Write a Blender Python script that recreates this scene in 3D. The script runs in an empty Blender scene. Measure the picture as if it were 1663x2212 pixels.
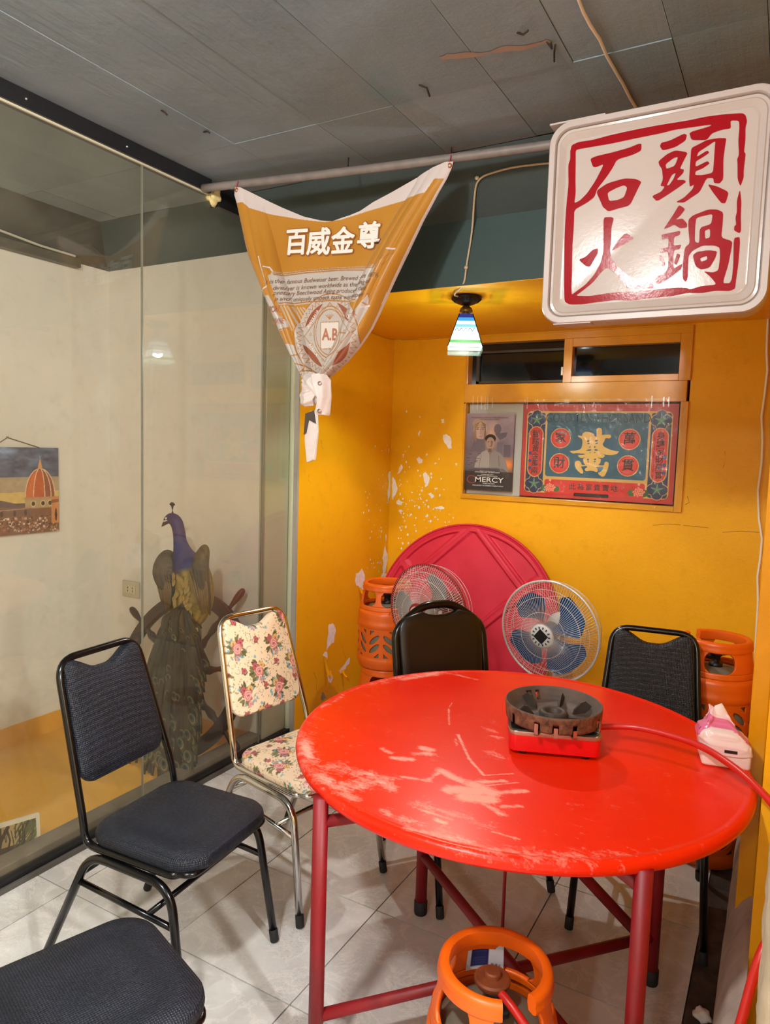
import bpy, bmesh, math, random
import numpy as np
from mathutils import Vector, Matrix

random.seed(7)
rng = np.random.default_rng(7)
scene = bpy.context.scene
COL = scene.collection
PI = math.pi

# ------------------------------------------------------------------ camera
cam_d = bpy.data.cameras.new('camera')
cam = bpy.data.objects.new('camera', cam_d)
COL.objects.link(cam)
YAW, PITCH, ROLL = 0.5157, 0.0905, 0.0301
_f = Vector((-math.sin(YAW), math.cos(YAW), 0)); _r = Vector((math.cos(YAW), math.sin(YAW), 0)); _u = Vector((0, 0, 1))
_f2 = _f * math.cos(PITCH) - _u * math.sin(PITCH)
_u2 = _f * math.sin(PITCH) + _u * math.cos(PITCH)
_r3 = _r * math.cos(ROLL) + _u2 * math.sin(ROLL)
_u3 = -_r * math.sin(ROLL) + _u2 * math.cos(ROLL)
cam.matrix_world = Matrix(((_r3.x, _u3.x, -_f2.x, 0), (_r3.y, _u3.y, -_f2.y, 0), (_r3.z, _u3.z, -_f2.z, 1.58), (0, 0, 0, 1)))
cam_d.sensor_fit = 'VERTICAL'
cam_d.sensor_height = 24.0
cam_d.lens = 24.0 * 1526.67 / 2212.0
cam_d.clip_start = 0.02
scene.camera = cam

# ------------------------------------------------------------------ world, lamps, exposure
world = bpy.data.worlds.new('world'); scene.world = world
world.use_nodes = True
world.node_tree.nodes['Background'].inputs[0].default_value = (0.02, 0.02, 0.025, 1)
world.node_tree.nodes['Background'].inputs[1].default_value = 0.3
scene.view_settings.view_transform = 'Standard'
scene.view_settings.look = 'None'
scene.view_settings.exposure = 0.0
scene.view_settings.gamma = 1.0
scene.view_settings.use_curve_mapping = False

def lamp(name, loc, watts, color, radius):
    d = bpy.data.lights.new(name, 'POINT'); d.energy = watts; d.color = color; d.shadow_soft_size = radius
    o = bpy.data.objects.new(name, d); COL.objects.link(o); o.location = loc
    return o
lamp('ceiling_lamp_light', (-0.80, 0.02, 2.61), 146, (1.0, 0.975, 0.94), 0.07)
lamp('corridor_lamp_light', (1.35, 0.25, 2.42), 265, (1.0, 0.98, 0.95), 0.07)
lamp('rear_fill_light', (-0.2, -1.7, 2.42), 62, (1.0, 0.98, 0.95), 0.08)  # unseen fill added behind the camera to brighten the room

# ------------------------------------------------------------------ helpers
def lin(c):
    if isinstance(c, str):
        c = tuple(int(c[i:i + 2], 16) for i in (0, 2, 4))
    return tuple((v / 255 / 12.92) if v / 255 <= 0.04045 else ((v / 255 + 0.055) / 1.055) ** 2.4 for v in c)
def lin4(c): return (*lin(c), 1.0)
def linarr(a):
    a = np.asarray(a, float) / 255
    return np.where(a <= 0.04045, a / 12.92, ((a + 0.055) / 1.055) ** 2.4)

class NT:
    def __init__(s, name):
        s.m = bpy.data.materials.new(name); s.m.use_nodes = True
        s.t = s.m.node_tree; s.b = s.t.nodes['Principled BSDF']; s.out = s.t.nodes['Material Output']
    def n(s, typ, **kw):
        nd = s.t.nodes.new(typ)
        for k, v in kw.items(): setattr(nd, k, v)
        return nd
    def l(s, a, b): s.t.links.new(a, b)
    def coord(s, kind='Object', scale=(1, 1, 1), rot=(0, 0, 0)):
        c = s.n('ShaderNodeTexCoord'); m = s.n('ShaderNodeMapping')
        s.l(c.outputs[kind], m.inputs['Vector'])
        m.inputs['Scale'].default_value = scale; m.inputs['Rotation'].default_value = rot
        return m.outputs['Vector']
    def noise(s, vec, scale, detail=4, rough=0.55, dist=0.0):
        t = s.n('ShaderNodeTexNoise'); s.l(vec, t.inputs['Vector'])
        t.inputs['Scale'].default_value = scale; t.inputs['Detail'].default_value = detail
        t.inputs['Roughness'].default_value = rough; t.inputs['Distortion'].default_value = dist
        return t.outputs['Fac']
    def ramp(s, fac, stops, interp='LINEAR'):
        r = s.n('ShaderNodeValToRGB'); s.l(fac, r.inputs['Fac']); cr = r.color_ramp; cr.interpolation = interp
        while len(cr.elements) < len(stops): cr.elements.new(0.5)
        for e, (p, c) in zip(cr.elements, stops):
            e.position = p; e.color = c if len(c) == 4 else (*c, 1)
        return r.outputs['Color']
    def mix(s, fac, a, b, blend='MIX'):
        m = s.n('ShaderNodeMix', data_type='RGBA', blend_type=blend)
        for k, v in ((0, fac), (6, a), (7, b)):
            if hasattr(v, 'is_output'): s.l(v, m.inputs[k])
            elif k == 0: m.inputs[0].default_value = v
            else: m.inputs[k].default_value = v if len(v) == 4 else (*v, 1)
        return m.outputs[2]
    def math(s, op, a, b=None, c=None):
        m = s.n('ShaderNodeMath', operation=op)
        for i, v in enumerate((a, b, c)):
            if v is None: continue
            if hasattr(v, 'is_output'): s.l(v, m.inputs[i])
            else: m.inputs[i].default_value = v
        return m.outputs[0]
    def attr(s, name, out='Color'):
        a = s.n('ShaderNodeAttribute'); a.attribute_name = name
        return a.outputs[out]
    def bump(s, h, strength, dist=0.002):
        b = s.n('ShaderNodeBump'); s.l(h, b.inputs['Height'])
        b.inputs['Strength'].default_value = strength; b.inputs['Distance'].default_value = dist
        s.l(b.outputs['Normal'], s.b.inputs['Normal'])
    def set(s, color=None, rough=None, metal=None, spec=None, coat=None):
        for k, v in (('Base Color', color), ('Roughness', rough), ('Metallic', metal), ('Specular IOR Level', spec), ('Coat Weight', coat)):
            if v is None: continue
            if hasattr(v, 'is_output'): s.l(v, s.b.inputs[k])
            else: s.b.inputs[k].default_value = v
        return s.m

def plain(name, c, rough=0.5, metal=0.0, spec=0.5, var=0.0, scale=12, bump=0.0, coat=0.0):
    t = NT(name); base = lin4(c)
    if var or bump:
        v = t.coord(); f = t.noise(v, scale)
        dark = tuple(x * (1 - var) for x in base[:3]); lite = tuple(min(1, x * (1 + var)) for x in base[:3])
        t.set(t.ramp(f, [(0.3, dark), (0.7, lite)]), rough, metal, spec, coat)
        if bump: t.bump(t.noise(v, scale * 3), bump)
    else:
        t.set(base, rough, metal, spec, coat)
    return t.m

def vcol_mat(name, rough=0.5, spec=0.4, metal=0.0, bump=0.0, bscale=300):
    t = NT(name); t.set(t.attr('col'), rough, metal, spec)
    if bump: t.bump(t.noise(t.coord(), bscale, 2), bump, 0.001)
    return t.m

def link(name, mesh, mat=None, parent=None, smooth=False):
    o = bpy.data.objects.new(name, mesh); COL.objects.link(o)
    if mat is not None and len(mesh.materials) == 0: mesh.materials.append(mat)
    if parent is not None: o.parent = parent
    if smooth and len(mesh.polygons):
        mesh.polygons.foreach_set('use_smooth', np.ones(len(mesh.polygons), bool))
    return o
def obj(name, bm, mat, parent=None, smooth=False, angle=None):
    me = bpy.data.meshes.new(name); bm.to_mesh(me); bm.free()
    o = link(name, me, mat, parent, smooth or angle is not None)
    if angle is not None: me.set_sharp_from_angle(angle=math.radians(angle))
    return o
def thing(name, label, cat, loc=(0, 0, 0), rotz=0.0, group=None):
    o = bpy.data.objects.new(name, None); COL.objects.link(o)
    o.empty_display_size = 0.05
    o.location = loc; o.rotation_euler = (0, 0, rotz)
    o['label'] = label; o['category'] = cat
    if group: o['group'] = group
    return o
def tag(o, label, cat, group=None):
    o['label'] = label; o['category'] = cat
    if group: o['group'] = group
    return o
def struct(o): o['kind'] = 'structure'; return o
def dup(root, loc, rotz, label, group=None):
    r = root.copy(); COL.objects.link(r); r.location = loc; r.rotation_euler = (0, 0, rotz); r['label'] = label
    if group: r['group'] = group
    for ch in list(root.children):
        c = ch.copy(); COL.objects.link(c); c.parent = r
        for g in list(ch.children):
            d = g.copy(); COL.objects.link(d); d.parent = c
    return r

def box(bm, a, b, bev=0.0, seg=2):
    vs = [bm.verts.new((x, y, z)) for x in (a[0], b[0]) for y in (a[1], b[1]) for z in (a[2], b[2])]
    fs = [bm.faces.new([vs[i] for i in f]) for f in ((0, 1, 3, 2), (4, 6, 7, 5), (0, 4, 5, 1), (2, 3, 7, 6), (0, 2, 6, 4), (1, 5, 7, 3))]
    if bev:
        es = list({e for f in fs for e in f.edges})
        bmesh.ops.bevel(bm, geom=es, offset=bev, segments=seg, profile=0.5, affect='EDGES')
    return bm
def bx(a, b, bev=0.0, seg=2): return box(bmesh.new(), a, b, bev, seg)

def bend(pts, r, n=5):
    """polyline with rounded corners"""
    P = [Vector(p) for p in pts]; out = [P[0]]
    rr = r if isinstance(r, (list, tuple)) else [r] * len(P)
    for i in range(1, len(P) - 1):
        a, b, c = P[i - 1], P[i], P[i + 1]
        d1 = (a - b); d2 = (c - b); l = min(rr[i], d1.length * 0.49, d2.length * 0.49)
        p0 = b + d1.normalized() * l; p2 = b + d2.normalized() * l
        for k in range(n + 1):
            t = k / n; out.append(p0 * (1 - t) ** 2 + b * 2 * t * (1 - t) + p2 * t * t)
    out.append(P[-1]); return out
def tube(bm, pts, r, n=10, closed=False, cap=True, flat=1.0):
    P = [Vector(p) for p in pts]; N = len(P)
    R = r if isinstance(r, (list, tuple, np.ndarray)) else [r] * N
    rings = []; up = None
    for i in range(N):
        if closed: t = P[(i + 1) % N] - P[i - 1]
        else: t = P[min(i + 1, N - 1)] - P[max(i - 1, 0)]
        t = t.normalized() if t.length > 1e-9 else Vector((0, 0, 1))
        if up is None:
            up = Vector((0, 0, 1)) if abs(t.z) < 0.9 else Vector((0, 1, 0))
        up = (up - t * up.dot(t))
        if up.length < 1e-6: up = t.orthogonal()
        up.normalize(); s = t.cross(up)
        rings.append([bm.verts.new(P[i] + (up * math.cos(2 * PI * k / n) * flat + s * math.sin(2 * PI * k / n)) * float(R[i])) for k in range(n)])
    M_ = N if closed else N - 1
    for i in range(M_):
        a, b = rings[i], rings[(i + 1) % N]
        for k in range(n):
            bm.faces.new((a[k], a[(k + 1) % n], b[(k + 1) % n], b[k]))
    if cap and not closed:
        bm.faces.new(rings[0][::-1]); bm.faces.new(rings[-1])
    return bm
def lathe(bm, prof, n=32, mask=None, off=(0, 0, 0), a0=0.0, a1=2 * PI):
    full = abs(a1 - a0 - 2 * PI) < 1e-6
    m = n if full else n + 1
    rings = []
    for (r, z) in prof:
        if r < 1e-6:
            v = bm.verts.new((off[0], off[1], off[2] + z)); rings.append([v] * m)
        else:
            rings.append([bm.verts.new((off[0] + r * math.cos(a0 + (a1 - a0) * k / n), off[1] + r * math.sin(a0 + (a1 - a0) * k / n), off[2] + z)) for k in range(m)])
    for i in range(len(prof) - 1):
        for k in range(n):
            k2 = (k + 1) % m
            if mask:
                th = a0 + (a1 - a0) * (k + 0.5) / n; z = 0.5 * (prof[i][1] + prof[i + 1][1])
                if mask(th, z): continue
            q = [rings[i][k], rings[i][k2], rings[i + 1][k2], rings[i + 1][k]]
            u = []
            for v in q:
                if v not in u: u.append(v)
            if len(u) >= 3: bm.faces.new(u)
    loose = [v for v in bm.verts if not v.link_faces]
    for v in loose: bm.verts.remove(v)
    return bm
def prism(bm, poly, y0, y1):
    """polygon in x,z extruded between y0 and y1"""
    a = [bm.verts.new((x, y0, z)) for x, z in poly]; b = [bm.verts.new((x, y1, z)) for x, z in poly]
    n = len(poly)
    bm.faces.new(a); bm.faces.new(b[::-1])
    for i in range(n): bm.faces.new((a[i], b[i], b[(i + 1) % n], a[(i + 1) % n]))
    bmesh.ops.recalc_face_normals(bm, faces=bm.faces)
    return bm
def xform(bm, M4):
    bmesh.ops.transform(bm, matrix=M4, verts=bm.verts); return bm

def grid_mesh(name, P, col=None, flip=False):
    """P: (nv,nu,3) array"""
    nv, nu = P.shape[:2]
    me = bpy.data.meshes.new(name)
    idx = np.arange(nv * nu).reshape(nv, nu)
    q = np.stack([idx[:-1, :-1], idx[:-1, 1:], idx[1:, 1:], idx[1:, :-1]], -1).reshape(-1, 4)
    if flip: q = q[:, ::-1]
    me.vertices.add(nv * nu); me.vertices.foreach_set('co', P.reshape(-1).astype(np.float32))
    me.loops.add(q.size); me.loops.foreach_set('vertex_index', q.reshape(-1).astype(np.int32))
    me.polygons.add(len(q)); me.polygons.foreach_set('loop_start', (np.arange(len(q)) * 4).astype(np.int32))
    me.polygons.foreach_set('use_smooth', np.ones(len(q), bool))
    if col is not None:
        a = me.color_attributes.new('col', 'FLOAT_COLOR', 'POINT')
        c = np.ones((nv * nu, 4), np.float32); c[:, :3] = linarr(col.reshape(-1, 3))
        a.data.foreach_set('color', c.reshape(-1))
    me.update(calc_edges=True); me.validate()
    return me

def inpoly(x, y, poly):
    p = np.asarray(poly, float); c = np.zeros(x.shape, bool)
    lo = p.min(0); hi = p.max(0)
    s = (x >= lo[0]) & (x <= hi[0]) & (y >= lo[1]) & (y <= hi[1])
    if not s.any(): return c
    xs, ys = x[s], y[s]; r = np.zeros(xs.shape, bool)
    for (x0, y0), (x1, y1) in zip(p, np.roll(p, -1, 0)):
        if y0 == y1: continue
        k = ((y0 > ys) != (y1 > ys)) & (xs < (x1 - x0) * (ys - y0) / (y1 - y0) + x0)
        r ^= k
    c[s] = r; return c
def vnoise(x, y, sc, seed=0, oct=3):
    out = np.zeros(x.shape); amp = 1.0; tot = 0
    for o in range(oct):
        g = np.random.default_rng(seed * 31 + o).random((64, 64))
        u = x * sc * 2 ** o; v = y * sc * 2 ** o
        i = np.floor(u).astype(int); j = np.floor(v).astype(int); fu = u - i; fv = v - j
        fu = fu * fu * (3 - 2 * fu); fv = fv * fv * (3 - 2 * fv)
        a = g[j % 64, i % 64]; b = g[j % 64, (i + 1) % 64]; c = g[(j + 1) % 64, i % 64]; d = g[(j + 1) % 64, (i + 1) % 64]
        out += amp * ((a * (1 - fu) + b * fu) * (1 - fv) + (c * (1 - fu) + d * fu) * fv); tot += amp; amp *= 0.5
    return out / tot
class Canvas:
    """colours painted on a grid of points; x right, y up"""
    def __init__(s, X, Y, c):
        s.X, s.Y = X, Y; s.c = np.empty(X.shape + (3,)); s.c[:] = c
    @classmethod
    def rect(k, x0, x1, y0, y1, nx, ny, c):
        X, Y = np.meshgrid(np.linspace(x0, x1, nx), np.linspace(y0, y1, ny)); return k(X, Y, c)
    def put(s, m, c, a=1.0):
        s.c[m] = s.c[m] * (1 - a) + np.asarray(c, float) * a
    def poly(s, p, c, a=1.0): s.put(inpoly(s.X, s.Y, p), c, a)
    def ell(s, x, y, rx, ry, c, a=1.0, inner=0.0):
        d = ((s.X - x) / rx) ** 2 + ((s.Y - y) / ry) ** 2
        s.put((d <= 1) & (d >= inner * inner), c, a)
    def rrect(s, x0, x1, y0, y1, r, c, a=1.0):
        cx, cy = (x0 + x1) / 2, (y0 + y1) / 2
        dx = np.maximum(np.abs(s.X - cx) - (x1 - x0) / 2 + r, 0); dy = np.maximum(np.abs(s.Y - cy) - (y1 - y0) / 2 + r, 0)
        s.put((dx * dx + dy * dy <= r * r) & (np.abs(s.X - cx) <= (x1 - x0) / 2) & (np.abs(s.Y - cy) <= (y1 - y0) / 2), c, a)
    def line(s, pts, w, c, a=1.0):
        for (x0, y0), (x1, y1) in zip(pts[:-1], pts[1:]):
            dx, dy = x1 - x0, y1 - y0; L = dx * dx + dy * dy + 1e-12
            t = np.clip(((s.X - x0) * dx + (s.Y - y0) * dy) / L, 0, 1)
            s.put((s.X - x0 - t * dx) ** 2 + (s.Y - y0 - t * dy) ** 2 <= w * w / 4, c, a)

def text2d(txt, size, bold=0.0, shear=0.0, align='CENTER', spacing=1.0):
    cu = bpy.data.curves.new('txt', 'FONT'); cu.body = txt; cu.size = size; cu.offset = bold * size; cu.shear = shear
    cu.align_x = align; cu.align_y = 'CENTER'; cu.space_character = spacing; cu.resolution_u = 3
    o = bpy.data.objects.new('txt', cu); COL.objects.link(o)
    dg = bpy.context.evaluated_depsgraph_get(); dg.update()
    me = bpy.data.meshes.new_from_object(o.evaluated_get(dg))
    bpy.data.objects.remove(o); bpy.data.curves.remove(cu)
    return me
def shapes2d(splines, res=1):
    """filled polygons with holes (even-odd) as a flat mesh in x,y"""
    cu = bpy.data.curves.new('shp', 'CURVE'); cu.dimensions = '2D'; cu.fill_mode = 'BOTH'
    for pts in splines:
        sp = cu.splines.new('POLY'); sp.points.add(len(pts) - 1)
        for p, (x, y) in zip(sp.points, pts): p.co = (x, y, 0, 1)
        sp.use_cyclic_u = True
    o = bpy.data.objects.new('shp', cu); COL.objects.link(o)
    dg = bpy.context.evaluated_depsgraph_get(); dg.update()
    me = bpy.data.meshes.new_from_object(o.evaluated_get(dg))
    bpy.data.objects.remove(o); bpy.data.curves.remove(cu)
    return me
def remap(me, fn):
    n = len(me.vertices); a = np.empty(n * 3, np.float32); me.vertices.foreach_get('co', a); a = a.reshape(-1, 3)
    out = np.array([fn(x, y, z) for x, y, z in a], np.float32) if n else a
    me.vertices.foreach_set('co', out.reshape(-1)); me.update(); return me
def join_meshes(name, meshes):
    bm = bmesh.new()
    for m in meshes:
        bm.from_mesh(m); bpy.data.meshes.remove(m)
    me = bpy.data.meshes.new(name); bm.to_mesh(me); bm.free(); return me

# ------------------------------------------------------------------ measured outlines, all in metres in each thing's own plane
PATCHES = [('back',[(-1.902,1.764),(-1.879,1.768),(-1.876,1.743),(-1.893,1.743)],1),('back',[(-2.058,1.679),(-2.047,1.696),(-2.039,1.689),(-2.046,1.658)],1),('back',[(-2.062,1.516),(-2.045,1.534),(-2.02,1.514),(-2.023,1.489),(-2.043,1.485)],1),('back',[(-2.202,1.411),(-2.187,1.454),(-2.172,1.48),(-2.158,1.456),(-2.182,1.419)],1),('back',[(-2.234,1.391),(-2.217,1.381),(-2.199,1.338),(-2.209,1.273),(-2.225,1.243),(-2.232,1.322)],1),('back',[(-2.013,1.419),(-1.994,1.438),(-1.964,1.386),(-1.974,1.35),(-1.994,1.339),(-2.003,1.377)],1),('back',[(-2.198,1.237),(-2.18,1.249),(-2.144,1.23),(-2.174,1.213),(-2.191,1.216)],1),('back',[(-1.972,1.297),(-1.949,1.306),(-1.929,1.282),(-1.948,1.27)],1),('back',[(-1.922,1.216),(-1.888,1.225),(-1.854,1.22),(-1.854,1.21),(-1.91,1.206)],1),('back',[(-2.181,1.176),(-2.161,1.185),(-2.144,1.175),(-2.168,1.166)],1),('left',[(3.992,1.416),(4.028,1.43),(4.046,1.393),(4.03,1.277),(4.004,1.22),(3.992,1.308)],1),('left',[(3.628,0.811),(3.673,0.819),(3.699,0.832),(3.734,0.789),(3.759,0.708),(3.786,0.653),(3.741,0.661),(3.679,0.713),(3.636,0.734)],1),('left',[(3.344,0.551),(3.378,0.553),(3.422,0.488),(3.407,0.431),(3.327,0.399),(3.33,0.461)],1),('left',[(3.288,0.386),(3.327,0.396),(3.342,0.366),(3.335,0.345)],1),('left',[(3.339,0.247),(3.378,0.27),(3.404,0.216),(3.381,0.192)],1),('left',[(3.468,0.24),(3.522,0.267),(3.59,0.295),(3.579,0.259),(3.524,0.228),(3.481,0.222)],1),('left',[(3.965,0.822),(3.977,1.019),(3.998,1.01),(3.994,0.915),(4.018,0.882),(3.992,0.767),(3.967,0.749)],1),('left',[(3.931,0.739),(3.966,0.771),(4.011,0.757),(4.02,0.722)],1),('left',[(3.281,0.131),(3.296,0.166),(3.326,0.131),(3.338,0.117),(3.304,0.111)],0),('back',[(-1.883,1.668),(-1.859,1.678),(-1.825,1.639),(-1.817,1.589),(-1.839,1.584),(-1.874,1.628)],1)]
FLAKES = [(3.685,0.719,0.045,0.06,0.035),(3.317,0.372,0.05,0.13,0.03),(3.505,0.244,0.05,0.05,0.03),(3.367,0.267,0.03,0.03,0.02)]
CRACKS = [('left',[(3.209,0.302),(3.238,0.249),(3.236,0.197),(3.246,0.168)]),('left',[(3.481,0.373),(3.498,0.389),(3.519,0.329),(3.539,0.304)]),('left',[(3.23,1.613),(3.237,1.576),(3.265,1.552)]),('left',[(3.122,1.424),(3.118,1.394),(3.139,1.376)]),('left',[(3.719,2.271),(3.808,2.268),(3.923,2.265),(4.013,2.269)]),('back',[(-2.2,2.267),(-2,2.264),(-1.85,2.267),(-1.66,2.265)]),('back',[(-0.462,1.218),(-0.407,1.217),(-0.34,1.216)]),('back',[(-0.291,1.531),(-0.282,1.579),(-0.29,1.614)]),('back',[(-0.273,1.197),(-0.189,1.211),(-0.105,1.211)]),('back',[(-0.453,1.373),(-0.44,1.342),(-0.46,1.329)]),('back',[(-0.615,1.206),(-0.545,1.219),(-0.476,1.219)])]
WEAR = [(-0.982,1.506,-0.879,1.504,0.03,0.34),(-0.905,1.423,-0.828,1.519,0.032,0.4),(-0.887,1.518,-0.799,1.483,0.022,0.4),(-1.129,1.572,-1.075,1.518,0.015,0.36),(-0.975,1.442,-0.863,1.389,0.025,0.3),(-0.88,1.636,-0.833,1.656,0.012,0.62),(-0.843,1.693,-0.803,1.72,0.014,0.52),(-0.843,1.738,-0.813,1.741,0.014,0.75),(-0.931,1.669,-0.897,1.658,0.01,0.45),(-0.734,1.639,-0.669,1.614,0.013,0.75),(-0.672,1.557,-0.611,1.588,0.022,0.95),(-0.629,1.541,-0.57,1.562,0.022,0.95),(-0.638,1.615,-0.575,1.594,0.02,0.8),(-0.653,1.615,-0.575,1.675,0.01,0.55),(-0.611,1.57,-0.513,1.651,0.012,0.55),(-0.589,1.542,-0.522,1.513,0.011,0.55),(-0.536,1.548,-0.497,1.573,0.008,0.5),(-0.795,1.88,-0.7,1.744,0.004,0.75),(-0.7,1.744,-0.631,1.677,0.004,0.75),(-0.789,1.847,-0.765,1.808,0.003,0.6),(-0.906,2.058,-0.849,1.937,0.003,0.5),(-0.919,2.113,-0.91,2.071,0.003,0.5),(-0.625,1.681,-0.57,1.727,0.003,0.7),(-0.541,1.688,-0.626,1.605,0.003,0.5),(-0.711,1.43,-0.606,1.428,0.006,0.45),(-0.708,1.448,-0.527,1.45,0.02,0.26),(-0.639,1.407,-0.615,1.408,0.008,0.6),(-0.512,1.431,-0.453,1.434,0.004,0.5),(-0.767,1.37,-0.602,1.38,0.02,0.26),(-0.68,1.337,-0.547,1.367,0.012,0.3),(-1.166,2.227,-1.095,2.358,0.014,0.36),(-1.02,2.39,-0.942,2.384,0.01,0.4),(-1.254,1.837,-1.251,1.952,0.01,0.3),(-0.708,1.926,-0.682,1.93,0.01,0.36),(-0.67,1.819,-0.63,1.801,0.02,0.26),(-0.754,1.973,-0.705,1.966,0.015,0.24),(-0.804,1.553,-0.737,1.569,0.008,0.5),(-0.743,1.565,-0.736,1.627,0.008,0.45),(0.834,-5.784,0.844,-5.784,0.006,0.5),(-0.078,2.55,-0.068,2.55,0.012,0.25),(-0.09,2.299,-0.08,2.299,0.012,0.22)]
BAN_TOP = [(0.134,2.647),(0.164,2.642),(0.216,2.616),(0.307,2.57),(0.369,2.54),(0.464,2.498),(0.543,2.475),(0.595,2.468),(0.639,2.478),(0.67,2.484),(0.713,2.496),(0.768,2.524),(0.851,2.555),(0.938,2.591),(1.006,2.62),(1.056,2.636),(1.086,2.636)]
BAN_LEFT = [(0.134,2.647),(0.132,2.616),(0.145,2.58),(0.198,2.405),(0.22,2.345),(0.285,2.211),(0.322,2.139),(0.379,2.025),(0.422,1.947),(0.464,1.882),(0.488,1.841)]
BAN_RIGHT = [(1.086,2.636),(1.082,2.616),(1.064,2.577),(1.037,2.533),(0.984,2.434),(0.93,2.316),(0.875,2.209),(0.818,2.094),(0.789,2.04),(0.735,1.969),(0.686,1.919),(0.623,1.869),(0.581,1.84)]
BAN_WHITE = [(0.115,2.671),(0.131,2.581),(0.181,2.578),(0.217,2.55),(0.308,2.521),(0.464,2.485),(0.556,2.468),(0.633,2.47),(0.744,2.492),(0.865,2.51),(0.986,2.53),(1.019,2.578),(1.069,2.576),(1.111,2.643),(0.919,2.635),(0.619,2.516),(0.285,2.652)]
BAN_PANELS = [[(0.35,2.276),(0.495,2.284),(0.625,2.285),(0.751,2.278),(0.82,2.27),(0.807,2.243),(0.754,2.158),(0.73,2.137),(0.603,2.149),(0.498,2.15),(0.39,2.142),(0.335,2.261)],[(0.314,2.186),(0.335,2.185),(0.391,2.101),(0.426,2.076),(0.433,2.055),(0.365,2.031),(0.329,2.133)],[(0.393,1.989),(0.434,1.988),(0.475,1.975),(0.503,1.928),(0.532,1.852),(0.478,1.853),(0.422,1.936)],[(0.695,2.066),(0.747,2.114),(0.791,2.162),(0.787,2.107),(0.734,2.025),(0.677,2.021)],[(0.57,1.921),(0.634,1.937),(0.61,1.892),(0.571,1.846),(0.532,1.852)]]
BAN_MED = (0.601,2.0209)
BAN_SCALE = 0.6257
BAN_STRIPES = [[(0.397,2.138),(0.447,2.04)],[(0.411,2.138),(0.456,2.053)],[(0.425,2.137),(0.465,2.065)],[(0.438,2.136),(0.474,2.078)],[(0.452,2.136),(0.483,2.09)],[(0.465,2.135),(0.492,2.102)],[(0.478,2.135),(0.502,2.115)]]
BAN_LINES = [[(0.357,2.271),(0.495,2.281),(0.625,2.281),(0.751,2.274),(0.817,2.267)],[(0.361,2.264),(0.495,2.273),(0.625,2.274),(0.81,2.261)],[(0.39,2.149),(0.498,2.157),(0.603,2.156),(0.733,2.144)],[(0.767,2.163),(0.79,2.2),(0.813,2.237),(0.842,2.301)],[(0.865,2.321),(0.886,2.325),(0.878,2.287),(0.844,2.214),(0.792,2.129)],[(0.848,2.29),(0.871,2.31)],[(0.843,2.268),(0.872,2.288)],[(0.761,2.158),(0.791,2.162),(0.793,2.118),(0.768,2.13)],[(0.368,2.04),(0.413,2.05),(0.433,2.045)],[(0.425,1.94),(0.476,1.943)],[(0.658,2.025),(0.699,2.018)],[(0.45,1.912),(0.504,1.899),(0.478,1.853)],[(0.477,1.876),(0.518,1.882)]]
BAN_WLINES = [[(0.283,2.343),(0.298,2.304),(0.327,2.221),(0.299,2.208)],[(0.312,2.3),(0.336,2.296),(0.352,2.28)],[(0.856,2.327),(0.889,2.324)],[(0.762,2.113),(0.793,2.118)],[(0.324,2.174),(0.392,2.077)]]
BAN_LEFTWHITE = [[(1.086,2.636),(1.038,2.528),(0.984,2.428),(0.93,2.311),(0.875,2.206),(0.835,2.127),(0.829,2.129),(0.924,2.316),(0.978,2.434),(1.029,2.53),(1.076,2.611)]]
BAN_TEXT = [('百',0.4394,2.3909,0.1121,'o',dict(fat=0.0075,lift=0.004,sx=0.95,slope=-0.0275)),
('百',0.4394,2.3909,0.1121,'w',dict(fat=0.003,lift=0.0075,sx=0.95,slope=-0.0275)),
('威',0.5399,2.3830,0.1106,'o',dict(fat=0.0075,lift=0.004,sx=0.95,slope=-0.0268)),
('威',0.5399,2.3830,0.1106,'w',dict(fat=0.003,lift=0.0075,sx=0.95,slope=-0.0268)),
('金',0.6467,2.3785,0.1091,'o',dict(fat=0.0075,lift=0.004,sx=0.95,slope=-0.0266)),
('金',0.6467,2.3785,0.1091,'w',dict(fat=0.003,lift=0.0075,sx=0.95,slope=-0.0266)),
('尊',0.7598,2.3887,0.1073,'o',dict(fat=0.0075,lift=0.004,sx=0.95,slope=-0.0284)),
('尊',0.7598,2.3887,0.1073,'w',dict(fat=0.003,lift=0.0075,sx=0.95,slope=-0.0284)),
('is is the famous Budweiser beer. Brewed since 1876',0.5759,2.2407,0.0244,'b',dict(shear=0.25,sx=0.98,bold=0.004,curve=0.15,slope=-0.0123)),
('dweiser is known worldwide as the King of',0.5779,2.2152,0.0244,'b',dict(shear=0.25,sx=1.02,bold=0.004,curve=0.15,slope=-0.0046)),
('prietary Beechwood Aging produces a disti',0.5733,2.1928,0.0244,'b',dict(shear=0.25,sx=0.98,bold=0.004,curve=0.15,slope=-0.0147)),
('p and uniquely smooth taste with superi',0.5713,2.1685,0.0245,'b',dict(shear=0.25,sx=1.0,bold=0.004,curve=0.15,slope=-0.0158)),
('A.B',0.6029,2.0220,0.0641,'r',dict(bold=0.022,sx=0.72,slope=-0.0315)),
('AUSTRALIA',0.5260,2.0866,0.0161,'w',dict(bold=0.006,slope=0.9699)),
('EUROPE',0.6971,2.0882,0.0158,'w',dict(bold=0.006,slope=-0.9704)),
('AFRICA',0.5276,1.9655,0.0174,'w',dict(bold=0.006,slope=-0.9453)),
('TRADE',0.6076,1.9653,0.0092,'r',dict(slope=-0.3946)),
('WORL',0.3619,2.1265,0.0340,'r',dict(bold=0.004,sx=0.8,lift=0.006,slope=-0.0946)),
('OWNE',0.3780,2.0790,0.0317,'r',dict(bold=0.004,sx=0.8,slope=-0.0719)),
('R',0.7354,2.0895,0.0336,'r',dict(bold=0.004,slope=0.2248))]
BAN_KNOT = (0.543,1.794)
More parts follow.
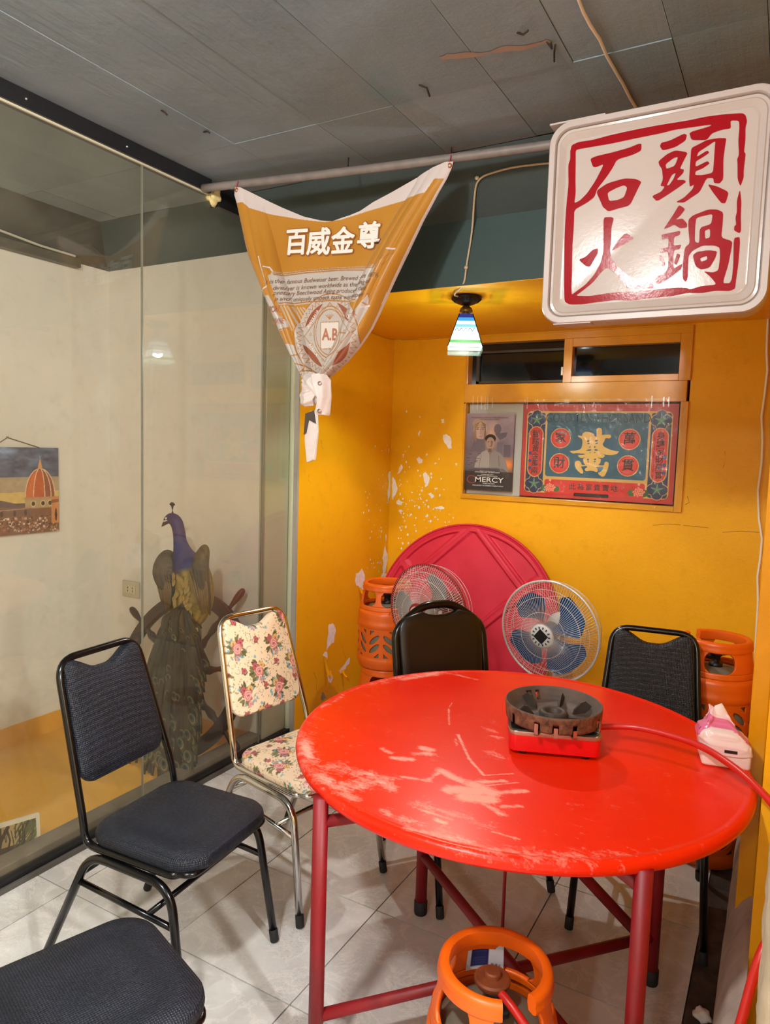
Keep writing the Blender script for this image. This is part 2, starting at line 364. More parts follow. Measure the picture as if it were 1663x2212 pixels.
SIGN_SHAPES = [('frame_and_strokes',[[(-0.2379,0.2052),(-0.2347,0.2216),(-0.2152,0.2269),(-0.1746,0.2254),(-0.1273,0.2296),(-0.0582,0.232),(0.0088,0.2321),(0.0736,0.23),(0.119,0.2313),(0.1601,0.229),(0.2072,0.2232),(0.215,0.2161),(0.2193,0.2001),(0.2164,0.1849),(0.2184,0.1563),(0.2172,0.1247),(0.2215,0.1204),(0.2197,0.0781),(0.2209,0.0601),(0.2147,0.039),(0.2067,0.0588),(0.2043,0.0949),(0.2023,0.1095),(0.206,0.1195),(0.2019,0.1557),(0.2024,0.1875),(0.2002,0.2056),(0.1799,0.2102),(0.1823,0.1895),(0.1627,0.1907),(0.1374,0.1861),(0.1263,0.1711),(0.0947,0.1761),(0.0874,0.18),(0.0809,0.1987),(0.1311,0.2045),(0.1359,0.2086),(0.0462,0.2125),(0.0101,0.2096),(-0.0643,0.2082),(-0.124,0.2059),(-0.21,0.2071),(-0.2223,0.2057),(-0.22,0.1646),(-0.2187,0.1247),(-0.2157,0.0845),(-0.2183,0.057),(-0.2022,0.0627),(-0.1827,0.0797),(-0.1603,0.1118),(-0.1388,0.1543),(-0.1623,0.1481),(-0.1705,0.1518),(-0.179,0.1743),(-0.164,0.1788),(-0.1167,0.1815),(-0.0707,0.1865),(-0.0483,0.1924),(-0.0399,0.1909),(-0.0396,0.1728),(-0.0618,0.1652),(-0.1038,0.1601),(-0.1143,0.1395),(-0.1288,0.1186),(-0.1549,0.0874),(-0.161,0.0667),(-0.1813,0.0538),(-0.2173,0.0389),(-0.2163,0.0047),(-0.2163,-0.0194),(-0.2172,-0.0555),(-0.2163,-0.096),(-0.2141,-0.1367),(-0.214,-0.1774),(-0.2118,-0.2029),(-0.2005,-0.1948),(-0.1726,-0.1769),(-0.1496,-0.1508),(-0.1332,-0.1205),(-0.1271,-0.0854),(-0.1294,-0.0457),(-0.1324,0.0066),(-0.1105,0.0049),(-0.1032,0.0001),(-0.1088,-0.0246),(-0.1076,-0.06),(-0.1092,-0.0874),(-0.1047,-0.1095),(-0.0827,-0.1373),(-0.0499,-0.1658),(-0.0146,-0.1807),(0.0124,-0.1907),(0.0166,-0.1969),(0.0132,-0.2035),(-0.0171,-0.201),(-0.0578,-0.1965),(-0.0644,-0.1822),(-0.0895,-0.1544),(-0.1145,-0.1334),(-0.1298,-0.1447),(-0.1524,-0.1726),(-0.1839,-0.1961),(-0.1999,-0.2062),(-0.1585,-0.2103),(-0.0945,-0.2053),(-0.0398,-0.2058),(0.0171,-0.2066),(0.0724,-0.2054),(0.1015,-0.2086),(0.109,-0.2141),(0.1369,-0.207),(0.1752,-0.2066),(0.1564,-0.1827),(0.1397,-0.1681),(0.1627,-0.174),(0.1763,-0.1697),(0.1782,-0.1368),(0.1758,-0.1109),(0.1616,-0.1038),(0.1336,-0.1007),(0.1096,-0.111),(0.0998,-0.125),(0.1018,-0.1852),(0.0969,-0.1923),(0.0892,-0.1841),(0.0868,-0.1462),(0.0893,-0.1014),(0.1012,-0.0915),(0.0952,-0.0535),(0.0937,-0.0291),(0.1037,-0.0193),(0.1415,-0.0085),(0.1624,-0.0113),(0.1784,-0.0207),(0.1788,-0.0528),(0.1776,-0.0855),(0.2055,-0.0978),(0.2037,-0.1212),(0.1994,-0.1573),(0.1888,-0.204),(0.206,-0.2055),(0.2104,-0.1949),(0.2113,-0.1585),(0.2077,-0.0897),(0.2217,-0.0888),(0.2235,-0.1053),(0.2231,-0.1596),(0.2205,-0.1958),(0.2199,-0.2206),(0.2073,-0.2258),(0.1728,-0.2219),(0.1382,-0.2258),(0.1042,-0.222),(0.0665,-0.2278),(0.0297,-0.2287),(-0.0078,-0.2297),(-0.046,-0.2316),(-0.0853,-0.227),(-0.1371,-0.2288),(-0.1778,-0.2323),(-0.2153,-0.2304),(-0.2318,-0.221),(-0.2359,-0.1756),(-0.2394,-0.0936),(-0.2419,-0.0325),(-0.2419,0.016),(-0.2405,0.0681),(-0.2379,0.1117),(-0.2417,0.1681),(-0.2367,0.1832)],[(0.1129,-0.026),(0.1493,-0.0216),(0.153,-0.0257),(0.151,-0.0475),(0.1235,-0.0532),(0.1247,-0.0941),(0.1135,-0.0891),(0.1119,-0.0481)],[(0.1363,-0.0622),(0.149,-0.0593),(0.1504,-0.0816),(0.1388,-0.0846)]]),
('frame_stroke',[[(0.2142,0.0326),(0.2197,-0.0004),(0.2208,-0.0364),(0.224,-0.0728),(0.2211,-0.0797),(0.2071,-0.0708),(0.207,-0.0599),(0.2112,-0.0568),(0.2083,-0.0384),(0.2107,-0.0243),(0.2087,0.0047)]]),
('character_stone',[[(-0.1578,0.082),(-0.1277,0.099),(-0.0813,0.1053),(-0.0503,0.0994),(-0.0338,0.0892),(-0.0412,0.0744),(-0.0614,0.0294),(-0.0921,0.0258),(-0.1193,0.0206),(-0.136,0.0357),(-0.1406,0.0462)],[(-0.1255,0.0733),(-0.0993,0.0831),(-0.0802,0.0871),(-0.0712,0.0788),(-0.0783,0.0549),(-0.0935,0.0493),(-0.1189,0.049)]]),
('character_fire',[[(-0.1972,-0.104),(-0.1769,-0.0981),(-0.1576,-0.0802),(-0.1436,-0.0777),(-0.1428,-0.0917),(-0.1557,-0.1142),(-0.1631,-0.1275),(-0.1755,-0.1243)]]),
('character_fire',[[(-0.1059,-0.0897),(-0.0907,-0.0659),(-0.0724,-0.0466),(-0.0647,-0.0455),(-0.0445,-0.0615),(-0.067,-0.0725),(-0.0859,-0.0821)]]),
('character_head',[[(0.0086,0.1756),(0.0117,0.1844),(0.0334,0.186),(0.0686,0.198),(0.076,0.193),(0.0733,0.1789),(0.0491,0.1666),(0.0167,0.163)]]),
('character_head',[[(0.0073,0.1366),(0.0283,0.1517),(0.0496,0.1584),(0.0817,0.1473),(0.0729,0.1293),(0.0636,0.1076),(0.0745,0.1044),(0.0723,0.0944),(0.0563,0.0799),(0.0762,0.0772),(0.0819,0.0715),(0.07,0.0633),(0.0421,0.047),(0.0101,0.0301),(-0.0046,0.0462),(0.0197,0.0547),(0.0281,0.067),(0.0162,0.0703),(0.0221,0.0874),(0.0179,0.1143),(0.0097,0.1268)],[(0.0263,0.126),(0.0472,0.1392),(0.0573,0.1394),(0.0519,0.1218),(0.0468,0.1163),(0.0289,0.1132)],[(0.0327,0.0693),(0.0445,0.0958),(0.0544,0.0991),(0.0489,0.0832),(0.0389,0.0691)]]),
('character_head',[[(0.1263,0.1711),(0.1538,0.1708),(0.1733,0.1673),(0.1719,0.154),(0.1694,0.115),(0.1728,0.0641),(0.1649,0.0544),(0.151,0.0573),(0.1484,0.0707),(0.132,0.0733),(0.1175,0.0396),(0.0971,0.0279),(0.08,0.0173),(0.0582,0.0215),(0.0792,0.0304),(0.0993,0.0497),(0.102,0.0614),(0.0918,0.0563),(0.0887,0.0771),(0.0889,0.1285),(0.0889,0.1571),(0.106,0.1632)],[(0.1039,0.1315),(0.1073,0.1436),(0.1258,0.1531),(0.1473,0.1655),(0.1468,0.1476),(0.147,0.1079),(0.1465,0.0845),(0.1217,0.0822),(0.1033,0.0851),(0.1034,0.095),(0.1206,0.0995),(0.1373,0.1095),(0.1316,0.117),(0.1027,0.1061),(0.1024,0.1207),(0.117,0.1274),(0.1348,0.1371),(0.1295,0.1445)]]),
('character_head',[[(0.1355,0.0571),(0.1585,0.0482),(0.1886,0.0292),(0.182,0.0013),(0.1717,0.0034),(0.149,0.035)]]),
('character_pot',[[(0.0677,0.0134),(0.0847,-0),(0.0714,-0.0169),(0.0611,-0.0249),(0.079,-0.0235),(0.0907,-0.038),(0.0914,-0.0493),(0.0734,-0.0489),(0.0582,-0.0369),(0.0476,-0.042),(0.0314,-0.0464),(0.0431,-0.0283),(0.0564,-0.0074)]]),
('character_pot',[[(0.0268,-0.0603),(0.0468,-0.0581),(0.0757,-0.0556),(0.0746,-0.0667),(0.0603,-0.0695),(0.0603,-0.0936),(0.0798,-0.092),(0.0769,-0.1037),(0.061,-0.1047),(0.0635,-0.1552),(0.0865,-0.1424),(0.0839,-0.1572),(0.0526,-0.1808),(0.0257,-0.1938),(0.0117,-0.178),(0.0505,-0.1578),(0.048,-0.1059),(0.028,-0.1098),(0.0254,-0.0981),(0.0473,-0.096),(0.0462,-0.0709),(0.0294,-0.0739)]]),
('character_pot',[[(0.0228,-0.1169),(0.032,-0.116),(0.0429,-0.1418),(0.0339,-0.1455)]]),
('character_pot',[[(0.0703,-0.1143),(0.0797,-0.1191),(0.0716,-0.1454),(0.064,-0.1409)]]),
('character_pot',[[(0.1104,-0.1242),(0.1205,-0.1159),(0.1484,-0.1145),(0.1705,-0.1195),(0.1671,-0.1357),(0.1549,-0.1603),(0.1341,-0.1639),(0.1193,-0.1531)],[(0.1294,-0.1336),(0.1459,-0.129),(0.1472,-0.1392),(0.1328,-0.1433)]])]
GOLD_CHAR = [[(-0.1437,0.0034),(-0.1065,0.0065),(-0.0782,0.0155),(-0.0712,0.0362),(-0.0705,0.0607),(-0.0753,0.075),(-0.0964,0.0848),(-0.099,0.095),(-0.0761,0.0892),(-0.071,0.1077),(-0.0551,0.1141),(-0.0307,0.1124),(-0.01,0.1026),(-0.0053,0.0905),(0.0069,0.0867),(0.008,0.1029),(0.0047,0.1271),(0.0082,0.136),(0.02,0.1386),(0.0323,0.1315),(0.0355,0.1114),(0.0343,0.0973),(0.0579,0.1005),(0.0776,0.1),(0.088,0.0902),(0.0788,0.0792),(0.055,0.0815),(0.0501,0.0633),(0.0411,0.047),(0.0498,0.0331),(0.0823,0.0178),(0.1141,0.0107),(0.1345,0.0093),(0.1228,-0.0051),(0.092,-0.014),(0.0603,-0.011),(0.0239,-0.002),(0.0523,-0.0112),(0.0586,-0.0171),(0.0494,-0.0295),(0.0134,-0.0287),(0.0378,-0.036),(0.0351,-0.0584),(0.0238,-0.071),(0.0558,-0.0718),(0.0587,-0.0535),(0.0684,-0.0491),(0.0806,-0.0547),(0.0816,-0.0728),(0.0736,-0.1055),(0.0631,-0.1303),(0.0495,-0.1358),(0.0308,-0.1236),(0.0242,-0.1137),(0.038,-0.109),(0.0548,-0.0901),(0.0522,-0.078),(0.0084,-0.0818),(0.021,-0.0914),(0.0239,-0.1076),(0.0141,-0.1121),(0.0016,-0.1045),(-0.0227,-0.1034),(-0.0387,-0.1082),(-0.048,-0.1033),(-0.0497,-0.0943),(-0.0359,-0.0856),(-0.0404,-0.0775),(-0.0728,-0.0829),(-0.0661,-0.0929),(-0.0571,-0.109),(-0.0584,-0.1214),(-0.0686,-0.1231),(-0.0922,-0.1043),(-0.1068,-0.0801),(-0.1079,-0.0595),(-0.0973,-0.05),(-0.0828,-0.0503),(-0.0719,-0.0623),(-0.0671,-0.0745),(-0.0447,-0.0736),(-0.0568,-0.0617),(-0.0639,-0.0374),(-0.0431,-0.0293),(-0.0755,-0.0345),(-0.0903,-0.0259),(-0.0908,-0.0177),(-0.0642,-0.0169),(-0.0482,-0.0102),(-0.0934,-0.0075),(-0.1221,-0.0104)],[(-0.0463,0.0653),(-0.0322,0.0677),(-0.0337,0.0583),(-0.0438,0.0564)],[(-0.0019,0.0663),(0.0139,0.0698),(0.0123,0.0617),(0.0005,0.059)],[(-0.0442,0.0499),(-0.0294,0.0535),(-0.031,0.0461),(-0.0423,0.0442)],[(0.0008,0.0525),(0.0159,0.0561),(0.0151,0.0488),(0.0032,0.0469)],[(-0.0322,0.031),(-0.0215,0.0341),(-0.0251,0.0259),(-0.0318,0.0241)],[(-0.0061,0.0329),(0.0058,0.0356),(0.0043,0.0267),(-0.0049,0.0256)],[(-0.0513,0.0081),(-0.0335,0.0167),(-0.0152,0.0152),(-0.0268,0.0067)],[(-0.0051,0.0155),(0.0108,0.0187),(0.0199,0.0121),(0.0054,0.0076)],[(-0.0284,-0.0015),(-0.0205,0.0016),(-0.0232,-0.0083)],[(-0.0043,0.0004),(0.0057,0.0024),(0.0021,-0.0067)],[(-0.0405,-0.0386),(-0.0285,-0.0354),(-0.03,-0.0464),(-0.038,-0.048)],[(-0.0014,-0.0373),(0.0105,-0.0341),(0.0094,-0.043),(0.0003,-0.0454)],[(-0.0377,-0.0529),(-0.0277,-0.0505),(-0.0286,-0.0566),(-0.0366,-0.0577)],[(-0.0014,-0.0508),(0.0085,-0.0484),(0.0077,-0.0553),(-0.0003,-0.0564)]]
FLEX = [(-0.761,2.667,2.643),(-0.853,2.657,2.651),(-1.004,2.65,2.657),(-1.141,2.664,2.645),(-1.179,2.733,2.591),(-1.212,2.803,2.487),(-1.233,2.803,2.343),(-1.238,2.803,2.279),(-1.335,2.9,2.255),(-1.318,2.97,2.262)]
CEILFLEX = [(-0.528,1.75,2.714),(-0.54,1.86,2.714),(-0.542,1.913,2.714),(-0.54,1.98,2.714),(-0.533,2.055,2.714),(-0.534,2.145,2.714),(-0.529,2.244,2.714),(-0.524,2.321,2.714),(-0.522,2.418,2.714),(-0.515,2.525,2.714),(-0.514,2.637,2.714)]
WALLCABLE = [(-0.155,4.018,2.558),(-0.139,4.018,2.334),(-0.138,4.018,2.222),(-0.134,4.018,2.11),(-0.124,4.018,2.019),(-0.128,4.018,1.906),(-0.134,4.018,1.791),(-0.122,4.018,1.677),(-0.118,4.018,1.561),(-0.125,4.018,1.421),(-0.111,4.018,1.282),(-0.09,4.018,1.178),(-0.091,4.018,1.084),(-0.097,4.018,0.988),(-0.086,4.018,0.858),(-0.082,4.018,0.643),(-0.071,4.018,0.427),(-0.056,4.018,0.136),(-0.041,4.018,-0.259)]
STUBS = [((-0.728,1.936,2.721),(-0.711,1.938,2.712),(-0.689,1.913,2.705)),((-0.669,2.01,2.721),(-0.661,2.038,2.712),(-0.651,1.996,2.705)),((-0.652,2.036,2.721),(-0.662,2.064,2.712),(-0.67,2.093,2.705)),((-1.095,2.066,2.721),(-1.073,2.079,2.712),(-1.082,2.117,2.705)),((-1.194,2.532,2.721),(-1.205,2.558,2.712),(-1.217,2.58,2.705)),((-1.962,2.019,2.721),(-1.931,2.006,2.712),(-1.92,2.006,2.705)),((-1.974,1.826,2.721),(-1.96,1.829,2.712),(-1.955,1.837,2.705))]
SCRAPE = [(-0.967,1.948),(-0.941,1.942),(-0.873,1.968),(-0.808,1.982),(-0.733,2.001),(-0.666,2.001),(-0.654,2.025),(-0.712,2.021),(-0.79,2.009),(-0.87,1.996),(-0.93,1.982),(-0.969,1.969)]
PALM = ((-2.510,1.559,-0.05),1.2298,0.239,0.144)
HOSE = [(-0.425,2.062,0.787),(-0.36,2.085,0.795),(-0.29,2.085,0.8),(-0.18,2.06,0.8),(-0.1,2.005,0.795),(-0.02,1.9,0.79),(0.045,1.8,0.765),(0.07,1.7,0.72),(0.055,1.6,0.66),(0.019,1.52,0.6),(-0.006,1.49,0.463),(-0.04,1.46,0.3),(-0.13,1.42,0.19),(-0.24,1.39,0.21),(-0.34,1.385,0.3),(-0.43,1.4,0.37),(-0.485,1.425,0.385)]
# ------------------------------------------------------------------ materials
def wall_paint(name, c, c2, rough=0.5, scratch=0.0, bump=0.25):
    t = NT(name); v = t.coord()
    f = t.noise(v, 2.2, 6, 0.6)
    base = t.ramp(f, [(0.3, lin(c)), (0.72, lin(c2))])
    f2 = t.noise(v, 14, 5, 0.65)
    base = t.mix(t.ramp(f2, [(0.55, (0, 0, 0)), (0.8, (0.35, 0.35, 0.35))]), base, (*[x * 0.7 for x in lin(c)],))
    if scratch:
        f3 = t.noise(t.coord(scale=(1, 1, 0.25)), 60, 3, 0.7, 1.0)
        base = t.mix(t.ramp(f3, [(0.70, (0, 0, 0)), (0.76, (scratch,) * 3)]), base, lin('e8d6b0'))
    t.set(base, rough, 0, 0.28)
    h = t.math('ADD', t.noise(v, 7, 5), t.math('MULTIPLY', t.noise(v, 90, 3), 0.15))
    t.bump(h, bump, 0.012)
    return t.m
M_YELLOW = wall_paint('yellow wall paint', 'e8a60c', 'f0b114', 0.42, 0.5)
M_YTRIM = plain('yellow trim paint', 'd9960f', 0.24, var=0.08, bump=0.15, scale=8)
M_WHITEWALL = wall_paint('cream wall paint', 'e0d9cf', 'e8e1d8', 0.6, 0.0, 0.12)
M_ROOMWALL = wall_paint('room wall paint', 'd8c4a0', 'dfcdb0', 0.6, 0.0, 0.1)
M_TEAL = wall_paint('dark teal paint', '3a4d4e', '405352', 0.55, 0.0, 0.25)
M_HAUNCH = wall_paint('dusty teal paint', '424f50', '4b5755', 0.7, 0.0, 0.5)
M_GREYPLASTER = wall_paint('grey plaster edge', '9a958c', 'aca79e', 0.5, 0.0, 0.3)
M_PLASTER = plain('bare plaster', 'ece4e2', 0.9, var=0.1, bump=0.4, scale=40)
M_PLASTERDK = plain('bare grey plaster', '8f8680', 0.9, var=0.15, bump=0.4, scale=40)
M_YFLOOR = wall_paint('ochre display floor', 'dfa233', 'e6aa3a', 0.55, 0.0, 0.12)
def ceiling_mat(name, shift):
    t = NT(name); v = t.coord('Generated'); o = t.coord('Object')
    f = t.noise(o, 1.4, 6, 0.65, 0.4)
    base = t.ramp(f, [(0.28, lin((116 + shift, 130 + shift, 140 + shift))), (0.6, lin((132 + shift, 144 + shift, 152 + shift))), (0.8, lin((104 + shift, 138 + shift, 150 + shift)))])
    f2 = t.noise(t.coord('Object', (9, 0.6, 1)), 3, 4, 0.6)
    base = t.mix(t.ramp(f2, [(0.5, (0, 0, 0)), (0.75, (0.3,) * 3)]), base, lin('7d8486'))
    t.set(base, 0.85, 0, 0.2)
    t.bump(t.math('ADD', t.noise(o, 12, 6, 0.7), t.math('MULTIPLY', t.noise(t.coord('Object', (25, 1.2, 1)), 2, 3), 0.6)), 0.4, 0.006)
    return t.m
M_CEIL = [ceiling_mat('formed concrete %d' % i, s) for i, s in enumerate((-4, 0, 5))]
def tile_mat(name, shift):
    t = NT(name); o = t.coord('Object')
    f = t.noise(o, 5, 6, 0.6, 0.3)
    base = t.ramp(f, [(0.3, lin((188 + shift, 186 + shift, 182 + shift))), (0.7, lin((218 + shift, 215 + shift, 211 + shift)))])
    vein = t.math('ABSOLUTE', t.math('SUBTRACT', t.noise(o, 7, 5, 0.65, 0.6), 0.5))
    base = t.mix(t.ramp(vein, [(0.0, (0.35,) * 3), (0.035, (0, 0, 0))]), base, lin('efe8de'))
    dirt = t.noise(t.coord('Object', (1, 1.6, 1)), 30, 4, 0.75, 1.2)
    crack = t.math('ABSOLUTE', t.math('SUBTRACT', dirt, 0.5))
    patch = t.ramp(t.noise(o, 3.2, 3), [(0.46, (0, 0, 0)), (0.62, (1, 1, 1))])
    cf = t.math('MULTIPLY', t.ramp(crack, [(0.0, (0.6,) * 3), (0.022, (0, 0, 0))]), patch)
    base = t.mix(cf, base, lin('6f675d'))
    t.set(base, 0.42, 0, 0.45)
    t.bump(t.math('ADD', t.noise(o, 30, 5, 0.7), t.math('MULTIPLY', crack, -0.5)), 0.35, 0.004)
    return t.m
M_TILE = [tile_mat('stone tile %d' % i, s) for i, s in enumerate((-5, 0, 4))]
M_GROUT = plain('dark grout', '0f0d0c', 0.95)
M_DIRT = plain('dirty bare concrete', '40332a', 0.85, var=0.55, bump=0.8, scale=18)
M_BLACKRAIL = plain('black steel', '1f2023', 0.45, 0.3, var=0.15, scale=30)
M_SILL = plain('dusty timber sill', '6f6250', 0.7, var=0.25, scale=10, bump=0.2)
M_SEAL = plain('pale sealant', 'b9b49d', 0.5)
M_FOAM = plain('yellow expanding foam', 'd9c88e', 0.9, var=0.15, bump=0.8, scale=40)

def fresnel(t, ior):
    g = t.n('ShaderNodeNewGeometry'); fr = t.n('ShaderNodeFresnel')   # same reflectance on both faces of a thin sheet
    t.l(t.math('ADD', ior, t.math('MULTIPLY', g.outputs['Backfacing'], 1 / ior - ior)), fr.inputs['IOR']); return fr
def glass_mat():
    t = NT('dusty partition glass'); t.t.nodes.remove(t.b)
    fr = fresnel(t, 1.5)
    tr = t.n('ShaderNodeBsdfTransparent'); tr.inputs['Color'].default_value = (0.955, 0.965, 0.94, 1)
    gl = t.n('ShaderNodeBsdfGlossy'); gl.inputs['Roughness'].default_value = 0.0
    df = t.n('ShaderNodeBsdfDiffuse'); df.inputs['Color'].default_value = (*lin('c9c4b0'), 1)
    a = t.n('ShaderNodeMixShader'); t.l(fr.outputs[0], a.inputs[0]); t.l(tr.outputs[0], a.inputs[1]); t.l(gl.outputs[0], a.inputs[2])
    dust = t.ramp(t.noise(t.coord('Object'), 3, 5), [(0.35, (0.016,) * 3), (0.75, (0.05,) * 3)])
    b = t.n('ShaderNodeMixShader'); t.l(dust, b.inputs[0]); t.l(a.outputs[0], b.inputs[1]); t.l(df.outputs[0], b.inputs[2])
    t.l(b.outputs[0], t.out.inputs['Surface']); return t.m
M_GLASS = glass_mat()
def film_mat():
    t = NT('crinkled clear film'); t.t.nodes.remove(t.b)
    fr = fresnel(t, 1.5)
    tr = t.n('ShaderNodeBsdfTransparent'); tr.inputs['Color'].default_value = (0.97, 0.97, 0.97, 1)
    gl = t.n('ShaderNodeBsdfGlossy'); gl.inputs['Roughness'].default_value = 0.12
    bp = t.n('ShaderNodeBump'); bp.inputs['Strength'].default_value = 0.55; bp.inputs['Distance'].default_value = 0.01
    h = t.math('ADD', t.noise(t.coord('Object', (2.6, 1, 0.7)), 16, 3, 0.6, 1.6), t.math('MULTIPLY', t.noise(t.coord('Object', (1, 1, 1)), 5, 3, 0.5, 2.5), 1.5))
    t.l(h, bp.inputs['Height'])
    t.l(bp.outputs[0], gl.inputs['Normal']); t.l(bp.outputs[0], fr.inputs['Normal'])
    a = t.n('ShaderNodeMixShader'); t.l(fr.outputs[0], a.inputs[0]); t.l(tr.outputs[0], a.inputs[1]); t.l(gl.outputs[0], a.inputs[2])
    t.l(a.outputs[0], t.out.inputs['Surface']); return t.m
M_FILM = film_mat()
M_NIGHT = plain('dark window pane', '0b0d0f', 0.06, 0, 0.5)
M_DARK = plain('dark void', '0a0a0a', 0.9)

# ------------------------------------------------------------------ setting: floor
Z0 = 0.0
fl = struct(obj('floor', bx((-2.27, -2.6, -0.08), (2.6, 4.02, -0.010)), M_GROUT))
TP = 0.486
xs = [-2.27, -2.092, -1.606, -1.120, -0.634, -0.148]
ys = [1.513 + TP * k for k in range(-9, 6)]
tile_cache = {}
for i in range(len(xs) - 1):
    for j in range(len(ys) - 1):
        x0, x1, y0, y1 = xs[i], xs[i + 1], ys[j], min(ys[j + 1], 4.02)
        if y0 < -2.6 or y0 > 4.0: continue
        key = (round(x1 - x0, 3), round(y1 - y0, 3), (i * 7 + j * 5) % 3)
        if key not in tile_cache:
            me = bpy.data.meshes.new('tile'); b = bx((0.0022, 0.0022, -0.012), (x1 - x0 - 0.0022, y1 - y0 - 0.0022, 0))
            b.to_mesh(me); b.free(); me.materials.append(M_TILE[key[2]]); tile_cache[key] = me
        t = link('tile', tile_cache[key], None, fl); t.location = (x0, y0, random.uniform(-0.0006, 0))
for i in range(5):
    for j in range(0, 7):
        x0 = -0.148 + 0.2 + TP * i; y0 = ys[j + 0]
        if x0 + TP > 2.6 or y0 < -2.6 or y0 + TP > 1.1: continue
        key = (TP, TP, (i + j) % 3)
        if key not in tile_cache:
            me = bpy.data.meshes.new('tile'); b = bx((0.0017, 0.0017, -0.012), (TP - 0.0017, TP - 0.0017, 0))
            b.to_mesh(me); b.free(); me.materials.append(M_TILE[key[2]]); tile_cache[key] = me
        t = link('tile', tile_cache[key], None, fl); t.location = (x0, y0, 0)
# bare dirty strip between the tiles and the right wall
nx, ny = 24, 160
X, Y = np.meshgrid(np.linspace(-0.147, 0.052, nx), np.linspace(-0.9, 4.02, ny))
Zs = -0.012 + 0.010 * vnoise(X + 3, Y + 3, 9, 4) + 0.004 * vnoise(X + 3, Y + 3, 40, 5)
link('bare_strip', grid_mesh('bare_strip', np.stack([X, Y, Zs], -1)), M_DIRT, fl)

# ------------------------------------------------------------------ setting: ceiling
ce = struct(obj('ceiling', bx((-3.6, -2.6, 2.735), (2.6, 4.1, 2.8)), plain('dark joint concrete', '2e302f', 0.9)))
cx = [-3.47, -3.1, -2.72, -2.29, -1.93, -1.545, -1.235, -0.878, -0.632, -0.36, -0.128, 0.16, 0.5, 1.0, 1.6, 2.6]
cy = [-2.6, -0.9, 0.55, 2.15, 2.58]
for i in range(len(cx) - 1):
    for j in range(len(cy) - 1):
        z = 2.72 + random.choice((0, 0.001, 0.0025, 0.0018, 0.0032)); s = 0.0009
        o = obj('form_board', bx((cx[i] + s, cy[j] + s, z), (cx[i + 1] - s, cy[j + 1] - s, 2.74)), M_CEIL[random.randrange(3)], ce)
# dark haunch and cross beam above the niche
beam = struct(obj('trim_1', prism(bmesh.new(), [(2.58, 2.72), (2.81, 2.54), (2.81, 2.72)], -3.47, 0.30), M_HAUNCH))
xform_me = beam.data
xform_me.transform(Matrix(((0, 1, 0, 0), (1, 0, 0, 0), (0, 0, 1, 0), (0, 0, 0, 1)))); xform_me.flip_normals()
b = bx((-2.29, 2.81, 2.272), (0.3, 3.02, 2.735))
beam2 = struct(obj('trim_2', b, M_TEAL))
struct(obj('trim_3', bx((-3.47, 2.81, 2.54), (-2.295, 3.02, 2.735)), M_TEAL))

# ------------------------------------------------------------------ setting: niche walls
def wall_with_holes(name, xs_, zs_, holes, y0, y1, mat):
    bm = bmesh.new()
    for i in range(len(xs_) - 1):
        for j in range(len(zs_) - 1):
            c = ((xs_[i] + xs_[i + 1]) / 2, (zs_[j] + zs_[j + 1]) / 2)
            if any(h[0] < c[0] < h[1] and h[2] < c[1] < h[3] for h in holes): continue
            box(bm, (xs_[i], y0, zs_[j]), (xs_[i + 1], y1, zs_[j + 1]))
    bmesh.ops.remove_doubles(bm, verts=bm.verts, dist=1e-5)
    return struct(obj(name, bm, mat))
YB = 4.025
wb = wall_with_holes('wall_back', [-2.45, -1.745, -1.655, -0.475, 0.3], [-0.1, 1.285, 1.295, 2.262, 2.5],
                     [(-1.745, -0.475, 1.285, 2.262)], YB, YB + 0.16, M_YELLOW)
wl = struct(obj('wall_left', bx((-2.47, 3.035, -0.1), (-2.25, YB, 2.5)), M_YELLOW))
struct(obj('trim_4', bx((-2.475, 3.022, -0.1), (-2.2515, 3.036, 2.272)), M_GREYPLASTER))
obj('wall_end', bx((-2.36, 2.822, -0.1), (-2.300, 3.0215, 2.54)), plain('pale green wall end', 'b3b39c', 0.55, var=0.06, scale=3), wl)
soff = struct(obj('ceiling_niche', bx((-2.286, 2.8101, 2.27), (0.3, YB, 2.2725)), M_YELLOW))
wr = struct(obj('wall_right', bx((0.0, 1.95, -0.1), (0.16, YB, 2.735)), M_YELLOW))
wn = struct(obj('wall_near', bx((0.10, 1.16, -0.1), (0.2, 1.95, 2.735)), M_YELLOW))
# rough plaster pier end beside the camera
nv, nu = 180, 26
V, U = np.meshgrid(np.linspace(-0.05, 2.735, nv), np.linspace(0, 1, nu), indexing='ij')
R = 0.012 * vnoise(U * 3, V, 9, 8) + 0.008 * vnoise(U * 3, V, 40, 9)
PX = np.where(U < 0.5, 0.028 - R, 0.028 + (U - 0.5) * 0.5 - R * (1 - (U - 0.5) * 2))
PY = np.where(U < 0.5, 1.17 - U * 0.24, 1.05 - R * 0.5)
struct(link('wall_pier', grid_mesh('wall_pier', np.stack([PX, PY, V], -1)), plain('rough pier plaster', 'a8957c', 0.85, var=0.15, bump=0.5, scale=14)))
struct(obj('wall_front', bx((0.30, 1.055, -0.1), (2.6, 1.2, 2.735)), M_ROOMWALL))
struct(obj('wall_side', bx((2.6, -2.7, -0.1), (2.7, 1.2, 2.8)), M_ROOMWALL))
struct(obj('wall_rear', bx((-3.6, -2.7, -0.1), (2.7, -2.6, 2.8)), M_ROOMWALL))
# timber casing on the right wall, chipped edge
cas = bx((-0.046, 2.25, 0.16), (0.0, 2.37, 2.27), 0.004)
struct(obj('trim_5', cas, M_YTRIM))
